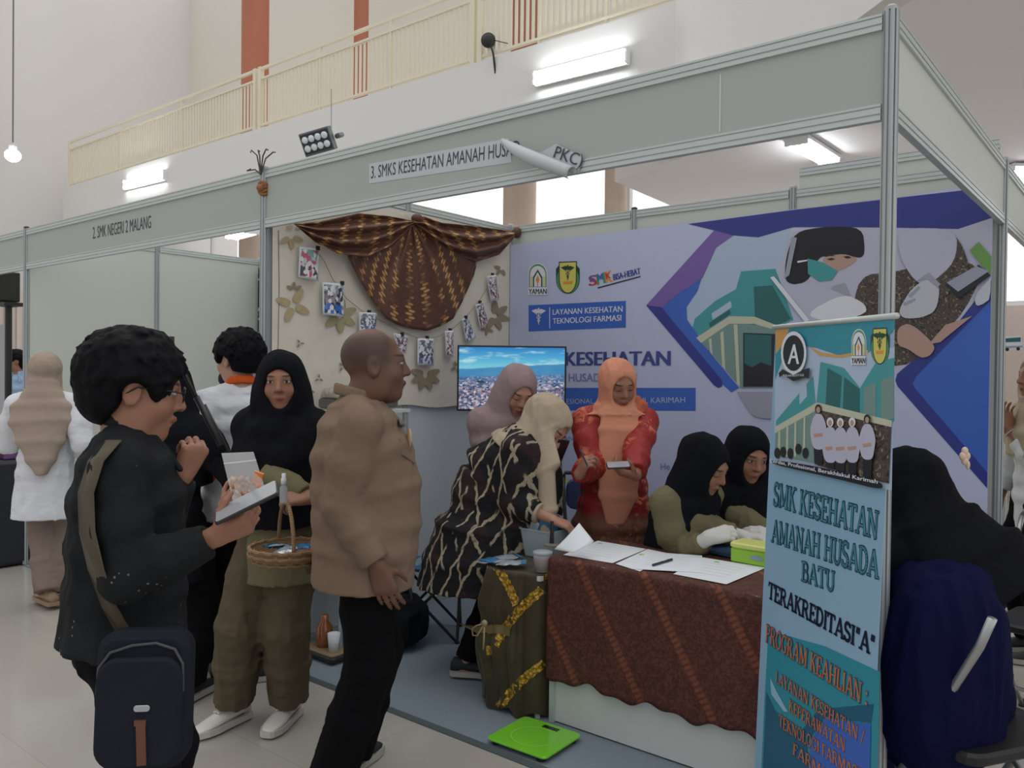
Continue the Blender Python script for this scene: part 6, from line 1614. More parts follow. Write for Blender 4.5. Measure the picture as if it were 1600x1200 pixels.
# ================================================================== THE LEAF PRINT WALL
ZCB = on(660, 637, 0, .035).z
gL = G('ecoprint_cotton'); nL = gL.noise(gL.obj, 5, 4); COTTON = gL.done(gL.mix(nL, lin(226, 221, 209), lin(212, 205, 191)), .85, bump=gL.noise(gL.obj, 14, 3), bstr=.25, bdist=.02)
LEAF = [plain('leaf_print_' + n, lin(*c), .85, var=.16, vscale=30) for n, c in (('tan', (182, 164, 130)), ('olive', (166, 158, 122)), ('brown', (150, 134, 112)), ('pale', (192, 178, 150)))]
def wall_cloth(u, v):
    y = .03 + 1.945 * u; z = 2.44 - (2.44 - ZCB + .012 * math.sin(u * 9) + .01 * math.sin(u * 23)) * v
    return V((.028 + .004 * math.sin(u * 14 + v * 3) * v + .02 * max(0, v - .9) * (1 + math.sin(u * 17)), y, z))
q = MB(); q.grid(wall_cloth, 60, 40)
def petal(cx, cy, rx, ry, rot): 
    c, s = math.cos(R(rot)), math.sin(R(rot)); return [(cx + c * rx * math.cos(t) * (1 + .3 * math.cos(t)) - s * ry * math.sin(t), cy + s * rx * math.cos(t) * (1 + .3 * math.cos(t)) + c * ry * math.sin(t)) for t in [2 * PI * j / 14 for j in range(14)]]
prints = []
def flower(cx, cy, r, n, a0, a1, m): 
    for k in range(n):
        a = a0 + (a1 - a0) * k / max(1, n - 1); prints.append((m, petal(cx + r * .55 * math.cos(R(a)), cy + r * .55 * math.sin(R(a)), r * .5, r * .27, a)))
c7w = lambda x, y: (x / 3 + 400, y / 3 + 280)
for (x, y, r, n, a0, a1, m) in ((165, 270, 34, 3, 20, 150, 0), (180, 225, 22, 2, 0, 180, 3), (175, 590, 48, 4, -60, 200, 0), (178, 520, 22, 3, -150, -30, 2), (395, 640, 46, 6, -80, 200, 1), (345, 560, 20, 2, 90, 250, 3), (205, 770, 12, 3, 0, 240, 2), (405, 880, 13, 3, 0, 240, 2), (295, 935, 12, 3, 30, 270, 2), (255, 990, 12, 2, 30, 200, 2), (795, 920, 40, 6, -20, 200, 2), (790, 870, 14, 3, -160, -20, 2), (1120, 640, 40, 5, -90, 120, 2), (1150, 420, 20, 3, 60, 200, 2), (1085, 700, 18, 3, 30, 170, 2), (940, 880, 16, 3, 60, 250, 2), (560, 960, 16, 3, 0, 200, 3), (730, 660, 16, 4, 0, 180, 2)):
    flower(*c7w(x, y), r / 3 * 1.5, n, a0, a1, LEAF[m])
mats = [COTTON] + LEAF; LS = Sheet((.036, 0, 0), (0, 1, 0), (0, 0, 1))
for k, (m, pg) in enumerate(prints): q.slot(mats.index(m)); LS.poly(q, pg, .0004 * (k % 6))
tag(q.build('leaf_print_cloth', mats, smooth=True, fix=False), 'cream cotton cloth with leaf prints hung over the booth side wall', 'wall hanging')

# brown and gold batik swag
def swag_mat():
    g = G('brown_gold_batik'); uv = g.attr('swag'); p = g.sep(uv); w = g.math('MULTIPLY', g.math('ABSOLUTE', g.math('SUBTRACT', g.math('FRACT', g.math('MULTIPLY', p[1], 26)), .5)), .5)
    t = g.math('ADD', g.math('MULTIPLY', p[0], 13), g.math('ADD', w, g.math('MULTIPLY', g.noise(uv, 8, 2), .4))); f = g.math('ABSOLUTE', g.math('SUBTRACT', g.math('FRACT', t), .5))
    m = g.math('MULTIPLY', g.step(f, .30, .38), g.step(g.noise(uv, 7, 2), .40, .56)); m = g.math('MULTIPLY', m, g.step(g.math('ABSOLUTE', g.math('SUBTRACT', g.math('FRACT', g.math('MULTIPLY', p[1], 52)), .5)), .12, .2))
    n = g.noise(uv, 40, 3); c = g.mix(n, lin(76, 48, 38), lin(112, 76, 62)); c = g.mix(m, c, lin(198, 154, 92))
    return g.done(c, .5, spec=.35, bump=g.noise(g.obj, 60, 2), bstr=.15)
SWAG = swag_mat()
XW = .045
def wallp(px, py, x=XW): return on(px, py, 0, x)
gat = wallp(643, 343)
def poly_at(pl, t):
    L = [0]
    for a, b in zip(pl, pl[1:]): L.append(L[-1] + math.hypot(b[0] - a[0], b[1] - a[1]))
    s = t * L[-1]
    for i in range(len(pl) - 1):
        if s <= L[i + 1] or i == len(pl) - 2:
            k = (s - L[i]) / max(1e-6, L[i + 1] - L[i]); return (pl[i][0] + (pl[i + 1][0] - pl[i][0]) * k, pl[i][1] + (pl[i + 1][1] - pl[i][1]) * k)
e = empty('batik_swag', gat, 'brown and gold batik swag gathered at the middle post of the leaf print wall', 'drape')
def swag_part(name, fn, nu, nv, uvf):
    q = MB(); q.grid(fn, nu, nv); o = q.build(name, SWAG, e, smooth=True, solid=.002, fix=False)
    at = o.data.attributes.new('swag', 'FLOAT_VECTOR', 'POINT'); at.data.foreach_set('vector', [c for i in range(nu + 1) for j in range(nv + 1) for c in (*uvf(i / nu, j / nv), 0)]); return o
bot = [(543, 400), (552, 418), (566, 444), (585, 475), (604, 498), (622, 508), (645, 514), (668, 517), (692, 508), (708, 498), (722, 472), (740, 432), (747, 404)]
def fan(u, v):
    bx, by = poly_at(bot, u); x = 643 + (bx - 643) * v; y = 345 + (by - 345) * v
    fold = math.sin(u * 34 + 2 * math.sin(v * 2)) * .5 + math.sin(u * 19 + 1) * .5
    return wallp(x, y, XW + .03 + .020 * fold * (1 - .5 * v) * min(1, v * 5) + .035 * (1 - v))
swag_part('centre_drape', fan, 110, 30, lambda u, v: ((u - .5) * (.25 + .75 * v) * .9, v * .62))
def side(top_, bot_, k, ph):
    def fn(u, v):
        a = poly_at(top_, u); b = poly_at(bot_, u); x = a[0] + (b[0] - a[0]) * v; y = a[1] + (b[1] - a[1]) * v
        return wallp(x, y, XW + .055 + .022 * math.sin(v * k + ph + u * 2.2) * math.sin(PI * min(.96, max(.06, u))) ** .5 + .02 * math.sin(PI * v))
    return fn
swag_part('side_drape', side([(459, 350), (500, 346), (560, 333), (610, 338), (645, 345)], [(462, 352), (492, 378), (530, 397), (575, 402), (612, 385), (648, 350)], 19, .5), 60, 40, lambda u, v: (u * .62 + .05 * v, v * .3 + .1))
swag_part('side_drape', side([(645, 345), (662, 338), (690, 348), (740, 353), (805, 362)], [(648, 350), (672, 372), (705, 396), (745, 409), (780, 398), (803, 372)], 16, 1.1), 60, 40, lambda u, v: (u * .55 + .7 - .1 * v, v * .3))
q = MB(); q.ball(gat + V((.05, 0, .0)), (.035, .04, .03)); o = q.build('gathered_knot', SWAG, e, smooth=True)
a = wallp(802, 364, .05)
q = MB(); q.ball(a + V((.03, -.0, 0)), (.03, .035, .04)); q.build('gathered_knot', SWAG, e, smooth=True)

# string of photographs
STR = plain('grey_string', lin(150, 142, 128), .8)
c6 = lambda x, y: (x / 4.21 + 440, y / 4.21 + 360)
sp = [wallp(*c7w(x, y), .05) for x, y in ((285, 335), (320, 385), (360, 470), (425, 560), (500, 620), (570, 655), (640, 690), (700, 722), (770, 748), (840, 742), (905, 715), (975, 655), (1040, 580), (1090, 500), (1115, 445))]
q = MB(); q.tube(sp, .0022, 6); tag(q.build('photo_string', STR), 'thin string carrying clipped photographs across the leaf print wall', 'string')
q = MB(); q.tube([wallp(435, 360, .03), wallp(436, 450, .03), wallp(434, 560, .03), wallp(436, 620, .03)], .0025, 6); tag(q.build('hanging_cord', plain('dark_cord', lin(120, 116, 108), .8)), 'thin cord hanging down beside the front post', 'cord')
def photo_mat(i, sky, mid, low, dots):
    g = G('snapshot_%s' % i); p = g.sep(g.attr('pic')); n = g.vor(g.attr('pic'), 7 + i, 'F1', 'Color'); sn = g.sep(n)
    c = g.ramp(g.math('ADD', p[1], g.math('MULTIPLY', g.math('SUBTRACT', sn[0], .5), .35)), [(.30, low), (.42, mid), (.62, mid), (.72, sky)]); c = g.mix(g.step(sn[1], .6, .7), c, dots); c = g.mix(g.step(sn[2], .72, .8), c, lin(226, 226, 230)); return g.done(c, .25)
PH = [photo_mat(0, lin(120, 176, 170), lin(200, 200, 208), lin(70, 74, 84), lin(200, 96, 116)), photo_mat(1, lin(150, 162, 172), lin(150, 140, 146), lin(60, 110, 200), lin(60, 62, 72)), photo_mat(2, lin(110, 116, 130), lin(80, 84, 104), lin(90, 104, 150), lin(206, 206, 210)), photo_mat(3, lin(120, 112, 130), lin(90, 70, 90), lin(130, 84, 92), lin(190, 180, 190))]
quads = [([(118, 108), (250, 125), (242, 335), (110, 308)], 0, 'snapshot nearest the front post, white coats at work'), ([(268, 340), (412, 355), (410, 570), (270, 555)], 1, 'snapshot of a crowd in blue under a roof, second from the front post'), ([(508, 538), (628, 545), (620, 680), (510, 672)], 2, 'snapshot just above the bald man, third along the string'),
         ([(735, 675), (835, 700), (815, 810), (765, 795)], 3, 'curled snapshot before the bald man\'s forehead'), ([(895, 710), (1003, 712), (1000, 892), (893, 885)], 2, 'dark blue snapshot hanging lowest, right under the swag tip'), ([(1072, 660), (1130, 660), (1130, 832), (1082, 830)], 3, 'narrow snapshot just beyond the swag tip, above the television corner'),
         ([(1185, 580), (1225, 572), (1280, 700), (1215, 740)], 2, 'tilted grey snapshot above the television, third from the corner'), ([(1275, 490), (1320, 465), (1360, 605), (1305, 640)], 3, 'tilted maroon snapshot, second from the corner post'), ([(1348, 300), (1412, 292), (1432, 455), (1375, 465)], 3, 'topmost small red snapshot beside the corner post')]
for k, (qd, mi, lab) in enumerate(quads):
    P4 = [wallp(*c6(*p), .058) for p in qd]; bow = .012 + .004 * (k % 3)
    e = empty('photograph', sum(P4, V()) / 4, lab, 'photo', 'snapshots on the string')
    fn = lambda a, b, o=0, s=1.0: (P4[0].lerp(P4[1], .5 + (a - .5) * s)).lerp(P4[3].lerp(P4[2], .5 + (a - .5) * s), .5 + (b - .5) * s) + V((bow * math.sin(PI * (.5 + (a - .5) * s)) + o, 0, 0))
    q = MB(); q.grid(fn, 6, 6); q.build('print_border', PAPER, e, smooth=True, solid=.0006)
    q = MB(); q.grid(lambda a, b: fn(a, b, .0014, .88), 6, 6); o = q.build('picture', PH[mi], e, smooth=True)
    at = o.data.attributes.new('pic', 'FLOAT_VECTOR', 'POINT'); at.data.foreach_set('vector', [c for i in range(7) for j in range(7) for c in (i / 6 + k * 3.1, 1 - j / 6, 0)])
    t = P4[0].lerp(P4[1], .5 if k not in (0, 1) else .85)
    q = MB(); q.box(t + V((.010, 0, .004)), (.012, .020, .022)); q.build('clip', BLK, e)

# ================================================================== TELEVISION ON ITS STAND
tc_ = deep(799.5, 591.5, 4.86); wv = 171 / CAM_F * 4.86; hv = 103 / CAM_F * 4.86
ax = V((CR.x, CR.y, 0)).normalized(); nz = ax.cross(V((0, 0, 1)))          # towards the viewer
M3 = Matrix((ax, nz, V((0, 0, 1)))).transposed()
e = empty('television', V((tc_.x, tc_.y, 0)), 'flat television showing a city view, on a stand in the booth corner', 'television')
q = MB(); q.box(tc_ - nz * .022, (wv, .035, hv), M3); q.build('casing', BLK, e, bevel=.004)
def screen_mat():
    g = G('city_view_screen'); p = g.sep(g.attr('pic')); x, y = p[0], p[1]
    sky = g.ramp(y, [(.66, lin(130, 206, 226)), (.82, lin(84, 176, 220)), (1.0, lin(40, 130, 200))]); sky = g.mix(g.step(g.noise(g.map(g.attr('pic'), (2, 5, 1)), 2, 4), .5, .72), sky, lin(190, 230, 236))
    ridge = g.math('ADD', g.math('ADD', .62, g.math('MULTIPLY', x, .10)), g.math('MULTIPLY', g.noise(g.attr('pic'), 3, 3), .05))
    c = g.mix(g.step(y, g.math('SUBTRACT', ridge, .012), g.math('ADD', ridge, .012)), g.mix(g.noise(g.attr('pic'), 4, 3), lin(52, 120, 176), lin(84, 160, 200)), sky)
    v = g.vor(g.map(g.attr('pic'), (44, 40, 1)), 1.0, 'F1', 'Color'); s = g.sep(v)
    town = g.ramp(s[0], [(0, lin(44, 62, 104)), (.3, lin(90, 104, 140)), (.5, lin(160, 120, 124)), (.62, lin(150, 150, 168)), (.85, lin(206, 206, 220)), (1, lin(70, 80, 110))])
    far = g.step(y, .30, .60); town = g.mix(g.math('MULTIPLY', far, .7), town, lin(70, 126, 176)); town = g.mix(g.step(g.noise(g.attr('pic'), 7, 2), .62, .68), town, lin(36, 60, 60))
    hz = g.math('ADD', .52, g.math('MULTIPLY', x, .05)); c = g.mix(g.step(y, g.math('ADD', hz, .03), g.math('SUBTRACT', hz, .03)), c, town)
    return g.done((0, 0, 0), .2, emit=c, estr=.85, spec=.3)
q = MB(); q.grid(lambda a, b: tc_ + ax * ((a - .5) * (wv - .022)) + V((0, 0, (b - .5) * (hv - .022))) + nz * -.003, 1, 1); o = q.build('screen', screen_mat(), e)
at = o.data.attributes.new('pic', 'FLOAT_VECTOR', 'POINT'); at.data.foreach_set('vector', [c for a in (0, 1) for b in (0, 1) for c in (a, b, 0)])
b0 = V((tc_.x, tc_.y, 0)) - nz * .07
q = MB(); q.tube([b0 + V((0, 0, .012)), V((b0.x, b0.y, tc_.z + .05))], .018, 12); q.build('stand_pole', BLK, e)
for k in range(4):
    d = Matrix.Rotation(PI / 2 * k + .3, 3, 'Z') @ V((.17, 0, 0)); q = MB(); q.tube([b0 + V((0, 0, .03)), b0 + d * .7 + V((0, 0, .022)), b0 + d + V((0, 0, .018))], .010, 8); q.build('foot', BLK, e)
q = MB(); q.box(V((b0.x, b0.y, tc_.z)) + nz * .014, (.2, .03, .2), M3); q.build('mount', BLK, e)

# ================================================================== CHAIRS, STOOL, BAGS
CHROME = plain('grey_steel_tube', lin(168, 170, 172), .3, .7, var=.03); BLKV = plain('black_vinyl', lin(26, 26, 30), .5)
def folding_chair(loc, face, label, frame=CHROME, pad=BLKV, back=True):
    f = V((face.x, face.y, 0)).normalized(); rz = math.atan2(-f.x, f.y); e = empty('folding_chair', (loc[0], loc[1], 0), label, 'chair', 'folding chairs', rz)
    for s in (-1, 1):
        q = MB(); q.tube([(s * .20, -.24, .86), (s * .205, -.21, .78), (s * .215, .22, .012)], .0115, 10); q.build('leg', frame, e, world=False, smooth=True)
        q = MB(); q.tube([(s * .185, .17, .44), (s * .19, -.25, .012)], .0105, 10); q.build('leg', frame, e, world=False, smooth=True)
        for (x, y) in ((.215, .222), (.19, -.252)):
            q = MB(); q.lathe([(.014, .0), (.014, .03), (.010, .034)], (s * x, y, 0), 10); q.build('foot', BLK, e, world=False)
        q = MB(); q.lathe([(.012, -.008), (.012, .008)], (s * .203, -.03, .24 + .21), 10, Matrix.Rotation(PI / 2, 3, 'Y')); q.build('rivet', frame, e, world=False)
    if back: q = MB(); q.tube([(-.2, -.24, .86), (-.19, -.245, .885), (.19, -.245, .885), (.2, -.24, .86)], .0115, 10); q.build('top_bar', frame, e, world=False, smooth=True)
    q = MB(); q.tube([(-.212, .12, .20), (.212, .12, .20)], .009, 8); q.build('stretcher', frame, e, world=False)
    q = MB(); q.rbox((0, 0, .455), (.38, .36, .035), .05); q.build('seat', pad, e, world=False)
    if back: q = MB(); q.rbox((0, 0, 0), (.37, .18, .03), .05, Matrix.Rotation(PI / 2, 3, 'X')); q.v = [p + V((0, -.232, .76)) for p in q.v]; q.build('backrest', pad, e, world=False)
    return e
_c = V(spot(1474, 2.50)) - way(-.34, .94) * .13
folding_chair(_c, way(-.34, .94), 'folding chair with grey steel legs under the visitor in navy', back=False).scale = (1.14, 1, 1)
folding_chair(spot(1632, 5.0), way(-.6, -.8), 'black backed chair at the picture edge, below the raised forearm')
folding_chair(spot(1655, 3.35), way(-.7, -.6), 'black backed chair at the picture edge, nearer and lower')
for fig, lab in ((W12, 'plain round stool under the girl with white gloves'), (W13, 'plain round stool under the smiling girl')):
    c = V((fig.root.location.x, fig.root.location.y, 0)); e = empty('round_stool', c, lab, 'stool', 'round stools')
    q = MB(); q.lathe([(.14, .37), (.15, .38), (.15, .40), (.14, .41)], c, 24); q.build('seat', BLKV, e)
    for k in range(4): d = Matrix.Rotation(PI / 2 * k + .6, 3, 'Z') @ V((.13, 0, 0)); q = MB(); q.tube([c + d * .8 + V((0, 0, .372)), c + d * 1.15 + V((0, 0, .01))], .010, 8); q.build('leg', CHROME, e)
sb = spot(948, 4.62); folding_chair(sb, way(.1, -1), 'empty chair with navy back behind the woman in peach', BLK, plain('navy_vinyl', lin(44, 56, 96), .6))

# blue camping stool
c = V((*[spot(668, 4.55)[k] for k in (0, 1)], 0)); e = empty('camping_stool', c, 'folding camp stool with blue patterned seat and black crossed legs', 'stool')
gS = G('blue_pattern_canvas'); SEATB = gS.done(gS.mix(gS.step(gS.noise(gS.obj, 22, 2), .52, .58), lin(40, 100, 150), lin(120, 150, 160)), .8)
hw, sz = .19, .41
cs = [c + ax * (s * hw) + nz * (t * hw * .8) for s, t in ((-1, -1), (1, -1), (1, 1), (-1, 1))]
q = MB(); q.grid(lambda a, b: (cs[0].lerp(cs[1], a)).lerp(cs[3].lerp(cs[2], a), b) + V((0, 0, sz - .05 * math.sin(PI * a) * math.sin(PI * b))), 10, 10); q.build('seat', SEATB, e, smooth=True, solid=.004)
for i in range(4):
    a, b = cs[i], cs[(i + 1) % 4]
    for p, r_ in ((a, b), (b, a)):
        q = MB(); q.tube([p + V((0, 0, sz)), r_ + V((0, 0, .012))], .0085, 8); q.build('leg', BLK, e)
    q = MB(); q.lathe([(.014, .008), (.014, .02)], a, 10); q.build('foot', BLK, e)
F = Field(.008); b = V((*[spot(628, 4.35)[k] for k in (0, 1)], 0)); m = Matrix.Translation(b)
F.ell(m, (0, 0, .15), (.15, .12, .14), .03, p=3.0); F.ripple(.012, (.07, .07, .07), 2, True); F.cut(b + V((0, 0, .010)), (0, 0, -1))
e = empty('black_bag', b, 'soft black bag on the carpet beside the camp stool', 'bag'); o = field_object('bag_body', F, cloth('black_bag_cloth', lin(30, 31, 36)), None, 1); o.parent = e; o.location = -b
q = MB(); q.tube([b + V((-.09, 0, .27)), b + V((-.06, .02, .36)), b + V((.05, .02, .36)), b + V((.09, 0, .27))], .009, 8); q.build('handle', BLKV, e)

# low display tray with wood block, bottle and cup
tp = on(500, 1030, 2, .01); e = empty('display_tray', tp, 'low black display tray on the carpet between the visitors', 'tray'); q = MB(); q.rbox(tp + V((.0, .05, .022)), (.26, .16, .03), .02); q.build('tray', BLK, e); q = MB(); q.rbox(tp + V((0, .05, .0435)), (.25, .15, .012), .02); q.build('wood_top', plain('pale_wood', lin(150, 128, 100), .6, var=.2), e)
q = MB(); q.lathe([(.038, 0), (.042, .02), (.042, .10), (.022, .13), (.02, .16), (.001, .162)], tp + V((-.03, .05, .05)), 18); tag(q.build('amber_bottle', plain('amber_glass', lin(140, 84, 46), .2, coat=.5), smooth=True), 'amber brown bottle on the low display tray', 'bottle')
q = MB(); q.lathe([(.024, 0), (.032, .09), (.029, .09), (.021, .004)], tp + V((.07, .03, .05)), 16); tag(q.build('white_cup', PAPER, smooth=True), 'white paper cup beside the amber bottle on the tray', 'cup')
# shelf with wrapped goods along the leaf wall
sp_ = V((.22, .45, 0)); e = empty('display_rack', sp_, 'slim grey display rack against the leaf print wall', 'rack')
for x in (-.13, .13):
    for y in (-.22, .22): q = MB(); q.tube([sp_ + V((x, y, .012)), sp_ + V((x, y, 1.26))], .011, 8); q.build('upright', ALU, e)
for z in (.45, .86, 1.26): q = MB(); q.box(sp_ + V((0, 0, z)), (.30, .48, .018)); q.build('shelf', COUNTW, e)
for k, (y, z, lab) in enumerate(((-.10, 1.30, 'clear tray of wrapped goods on top of the display rack, nearer the aisle'), (.10, 1.30, 'clear tray of wrapped goods on top of the display rack, nearer the corner'))):
    c = sp_ + V((0, y, z - .028)); e2 = empty('wrapped_tray', c, lab, 'tray', 'wrapped trays'); q = MB(); q.rbox(c + V((0, 0, .03)), (.24, .17, .055), .02); q.build('tray', plain('dark_tray', lin(92, 92, 88), .3), e2); F = Field(.007); F.ell(Matrix.Translation(c), (0, 0, .075), (.125, .095, .04), .01, p=3); F.ripple(.008, (.03, .03, .03), 5 + k, True); F.cut(c + V((0, 0, .0585)), (0, 0, -1)); o = field_object('wrapping', F, plain('crinkled_film', lin(176, 170, 158), .15, spec=.9, alpha=.8), None, 1); o.parent = e2; o.location = -c

# ================================================================== THINGS PEOPLE HOLD
SCRN = plain('phone_grey_glass', lin(150, 152, 156), .15, spec=.6); PBLK = plain('phone_black', lin(28, 29, 33), .3)
def phone(c, u, v, label, L=.155, W=.074, scr=SCRN):
    u = V(u).normalized(); v = V(v); v = (v - u * v.dot(u)).normalized(); n = u.cross(v); m = Matrix((u, v, n)).transposed()
    e = empty('phone', c, label, 'phone', 'phones'); q = MB(); q.rbox(c, (L, W, .009), .008, m); q.build('case', PBLK, e); q = MB(); q.rbox(c + n * .005, (L - .006, W - .005, .001), .007, m); q.build('screen', scr, e); return e
phone(deep(386, 785, 1.90), CR * .85 + V((0, 0, .42)) + CF * .15, V((0, 0, .35)) + CF * .9 - CR * .2, 'phone with pale screen held flat by the man with glasses')
phone(deep(966, 727, 3.68), CR + V((0, 0, .05)), CF * .9 + V((0, 0, .35)), 'phone held by the woman in peach', .105, .06)
phone(deep(874, 706, 3.93), V((0, 0, .8)) + CR * .3 - CF * .2, CR * .8 + CF * .5, 'dark phone held up by the woman in mauve', .13, .07, PBLK)
a = deep(918, 728, 3.72); b = deep(906, 702, 3.74); q = MB(); q.tube([a, b], .0045, 8); tag(q.build('pen', PENM), 'pen held upright by the woman in peach', 'pen')
# stick held by the man with glasses
a = deep(268, 545, 2.20); b = deep(345, 695, 2.20); d = (b - a)
e = empty('monopod', b, 'black monopod stick slanting down before the face of the man with glasses', 'stick')
q = MB(); q.tube([a, a + d * .55], .0055, 10); q.build('upper_tube', BLK, e, smooth=True); q = MB(); q.tube([a + d * .5, b], .0085, 10); q.build('grip', BLK, e, smooth=True); q = MB(); q.box(a - d.normalized() * .015, (.02, .02, .04)); q.build('head_clamp', BLK, e)
a = deep(320, 632, 2.32); b = deep(358, 706, 2.32); q = MB(); q.tube([a, b], .004, 8); tag(q.build('selfie_rod', BLK, smooth=True), 'thin black rod ending above the snack pouch', 'rod')
# snack pouch held by the girl
P4 = [deep(346, 708, 2.92), deep(396, 706, 2.92), deep(417, 772, 2.88), deep(366, 792, 2.86)]
e = empty('snack_pouch', sum(P4, V()) / 4, 'clear zip pouch of orange snacks held up by the girl in olive', 'pouch'); gz = G('zip_bag_film'); ZIP = gz.done((.9, .92, .94), .1, spec=.8, alpha=.28)
for s in (1, -1):
    q = MB(); q.grid(lambda a, b: (P4[0].lerp(P4[1], a)).lerp(P4[3].lerp(P4[2], a), b) - CF * (s * .022 * math.sin(PI * a) * math.sin(PI * min(1, b * .9)) + .002 * s), 10, 10); q.build('film', ZIP, e, smooth=True)
q = MB(); q.tube([P4[0].lerp(P4[3], .2), P4[1].lerp(P4[2], .2)], .0022, 6); q.build('zip_seal', PAPER, e)
SN = [plain('snack_orange', lin(224, 132, 62), .6, var=.15), plain('snack_pale', lin(206, 178, 140), .7, var=.15), plain('snack_brown', lin(184, 128, 88), .7, var=.15)]
for k in range(26):
    u, v = rs.uniform(.12, .88), rs.uniform(.5, .95); p = (P4[0].lerp(P4[1], u)).lerp(P4[3].lerp(P4[2], u), v) - CF * rs.uniform(-.012, .012); q = MB(); m = Euler((rs.random() * 3, rs.random() * 3, 0)).to_matrix()
    q.tube([p + m @ V((-.010, 0, 0)), p + m @ V((0, .004, 0)), p + m @ V((.010, 0, 0))], .005, 6); q.build('snack', SN[0 if u > .6 else (1 if k % 2 else 2)], e, smooth=True)
p = deep(403, 747, 2.90); q = MB(); q.box(p, (.035, .012, .045), Euler((.2, .3, .6)).to_matrix()); q.build('snack_card', SN[0], e)
# basket with handle, bottle and packets
bk = deep(452, 864, 3.02); e = empty('wicker_basket', bk, 'round wicker basket with arched handle in the girl\'s hand', 'basket')
gW = G('wicker'); wv_ = gW.wave(gW.obj, 60, 1.5, 2, 2, 'Z'); WICK = gW.done(gW.mix(gW.math('MULTIPLY', wv_, gW.noise(gW.obj, 120, 2)), lin(130, 98, 66), lin(206, 174, 132)), .7, bump=wv_, bstr=.6)
q = MB(); q.lathe([(.001, -.022), (.128, -.022), (.142, .0), (.145, .022), (.136, .022), (.130, .0), (.118, -.012), (.001, -.012)], bk, 40); q.build('bowl', WICK, e, smooth=True)
for z, r_ in ((.024, .142), (-.02, .130), (.004, .145)):
    q = MB(); q.tube([bk + V((r_ * math.cos(t), r_ * math.sin(t), z + .003 * math.sin(t * 18))) for t in [2 * PI * j / 60 for j in range(61)]], .0075 if z > .02 else .006, 8); q.build('rim', WICK, e, smooth=True)
q = MB(); cfh = V((CF.x, CF.y, 0)).normalized(); crh = V((CR.x, CR.y, 0)).normalized(); hd = (crh * .45 - cfh * .9).normalized()
q.tube([bk + hd * (.138 * math.cos(t)) + V((0, 0, .02 + .165 * math.sin(t))) - crh * .012 for t in [PI * j / 20 for j in range(21)]], .0075, 8); q.build('handle', WICK, e, smooth=True)
for k, (dx, dy, an) in enumerate(((-.05, 0, 10), (.03, .03, 60), (.05, -.05, 120), (-.01, -.06, -20))):
    pouch(bk + V((dx, dy, .016 + .006 * k)), (math.cos(R(an)), math.sin(R(an)), .12), (-math.sin(R(an)), math.cos(R(an)), 0), None, .10, .065, (SILV, BLUEP, SILV, TEALP)[k], ('silver pouch lying in the wicker basket, nearest the aisle', 'blue pouch lying in the wicker basket', 'silver pouch lying in the wicker basket, under the handle', 'teal pouch lying in the wicker basket')[k], 'foil pouches in the basket')
bt = deep(443, 786, 2.98); e = empty('spray_bottle', bt, 'small clear spray bottle with white cap in the girl\'s fingers', 'bottle'); q = MB(); q.lathe([(.001, 0), (.0135, .001), (.0145, .006), (.0145, .055), (.008, .066), (.008, .07), (.001, .071)], bt, 16); q.build('bottle', MILK, e, smooth=True); q = MB(); q.lathe([(.010, .068), (.010, .088), (.007, .092), (.007, .108), (.001, .109)], bt, 14); q.build('spray_cap', PAPER, e, smooth=True)

# sling bag of the man with glasses
bc = deep(221, 1095, 1.80); un = (-CF * .96 + CR * .12 + V((0, 0, .08))).normalized(); ur = V((0, 0, 1)).cross(-un).normalized() * -1; ur = un.cross(V((0, 0, 1))).normalized() * -1; uu = un.cross(ur)
if uu.z < 0: uu = -uu
M3b = Matrix((ur, uu, un)).transposed(); e = empty('sling_bag', bc, 'dark navy sling bag with brown leather pull at the hip of the man with glasses', 'bag')
BAGM = cloth('navy_bag_nylon', lin(34, 37, 46)); LEATH = plain('brown_leather', lin(96, 58, 42), .5, var=.2)
q = MB(); q.rbox(bc - un * .03, (.200, .300, .07), .045, M3b, 6); q.build('bag_body', BAGM, e, smooth=False)
q = MB(); q.rbox(bc - uu * .02 + un * .012, (.180, .235, .03), .045, M3b, 6); q.build('front_pocket', BAGM, e)
q = MB(); q.tube([bc + ur * x + uu * y + un * .012 for x, y in ((-.090, .02), (-.088, .075), (-.065, .108), (-.02, .122), (.03, .126), (.07, .112), (.088, .08), (.090, .02))], .0035, 6); q.build('zipper', plain('dark_zip', lin(60, 60, 66), .5), e, smooth=True)
q = MB(); q.rbox(bc + uu * -.008 + ur * .010 + un * .030, (.034, .014, .004), .006, M3b); q.build('metal_badge', plain('badge_silver', lin(170, 172, 176), .3, .6), e)
q = MB(); q.box(bc - uu * .085 + ur * .012 + un * .031, (.020, .085, .005), M3b @ Matrix.Rotation(.06, 3, 'Z')); q.build('leather_pull', LEATH, e, bevel=.001)
q = MB(); q.box(bc - uu * .038 + ur * .008 + un * .030, (.024, .012, .006), M3b); q.build('pull_anchor', LEATH, e)
shm = next(o for o in bpy.data.objects if o.parent == M1.root and o.name.startswith('shirt'))
STRAP = plain('olive_strap', lin(78, 70, 54), .7)
path = [(178, 688), (150, 720), (134, 770), (136, 830), (150, 890), (172, 950), (200, 1000)]
Msh = mw(shm); tb = BVHTree.FromPolygons([Msh @ v.co for v in shm.data.vertices], [tuple(p.vertices) for p in shm.data.polygons])
vs = []; dl = 2.0
for i, (x, y) in enumerate(path):
    for s in (-12, 0, 12):
        dd = ray(x + s, y); h = tb.ray_cast(CAM_LOC, dd.normalized())[0]
        if h is not None: dl = (h - CAM_LOC).dot(CF)
        vs.append(CAM_LOC + dd * (dl - .022))
q = MB(); q.add(vs, [(3 * i + j, 3 * i + j + 1, 3 * i + j + 4, 3 * i + j + 3) for i in range(len(path) - 1) for j in range(2)]); q.build('shoulder_strap', STRAP, e, smooth=True, solid=.003)

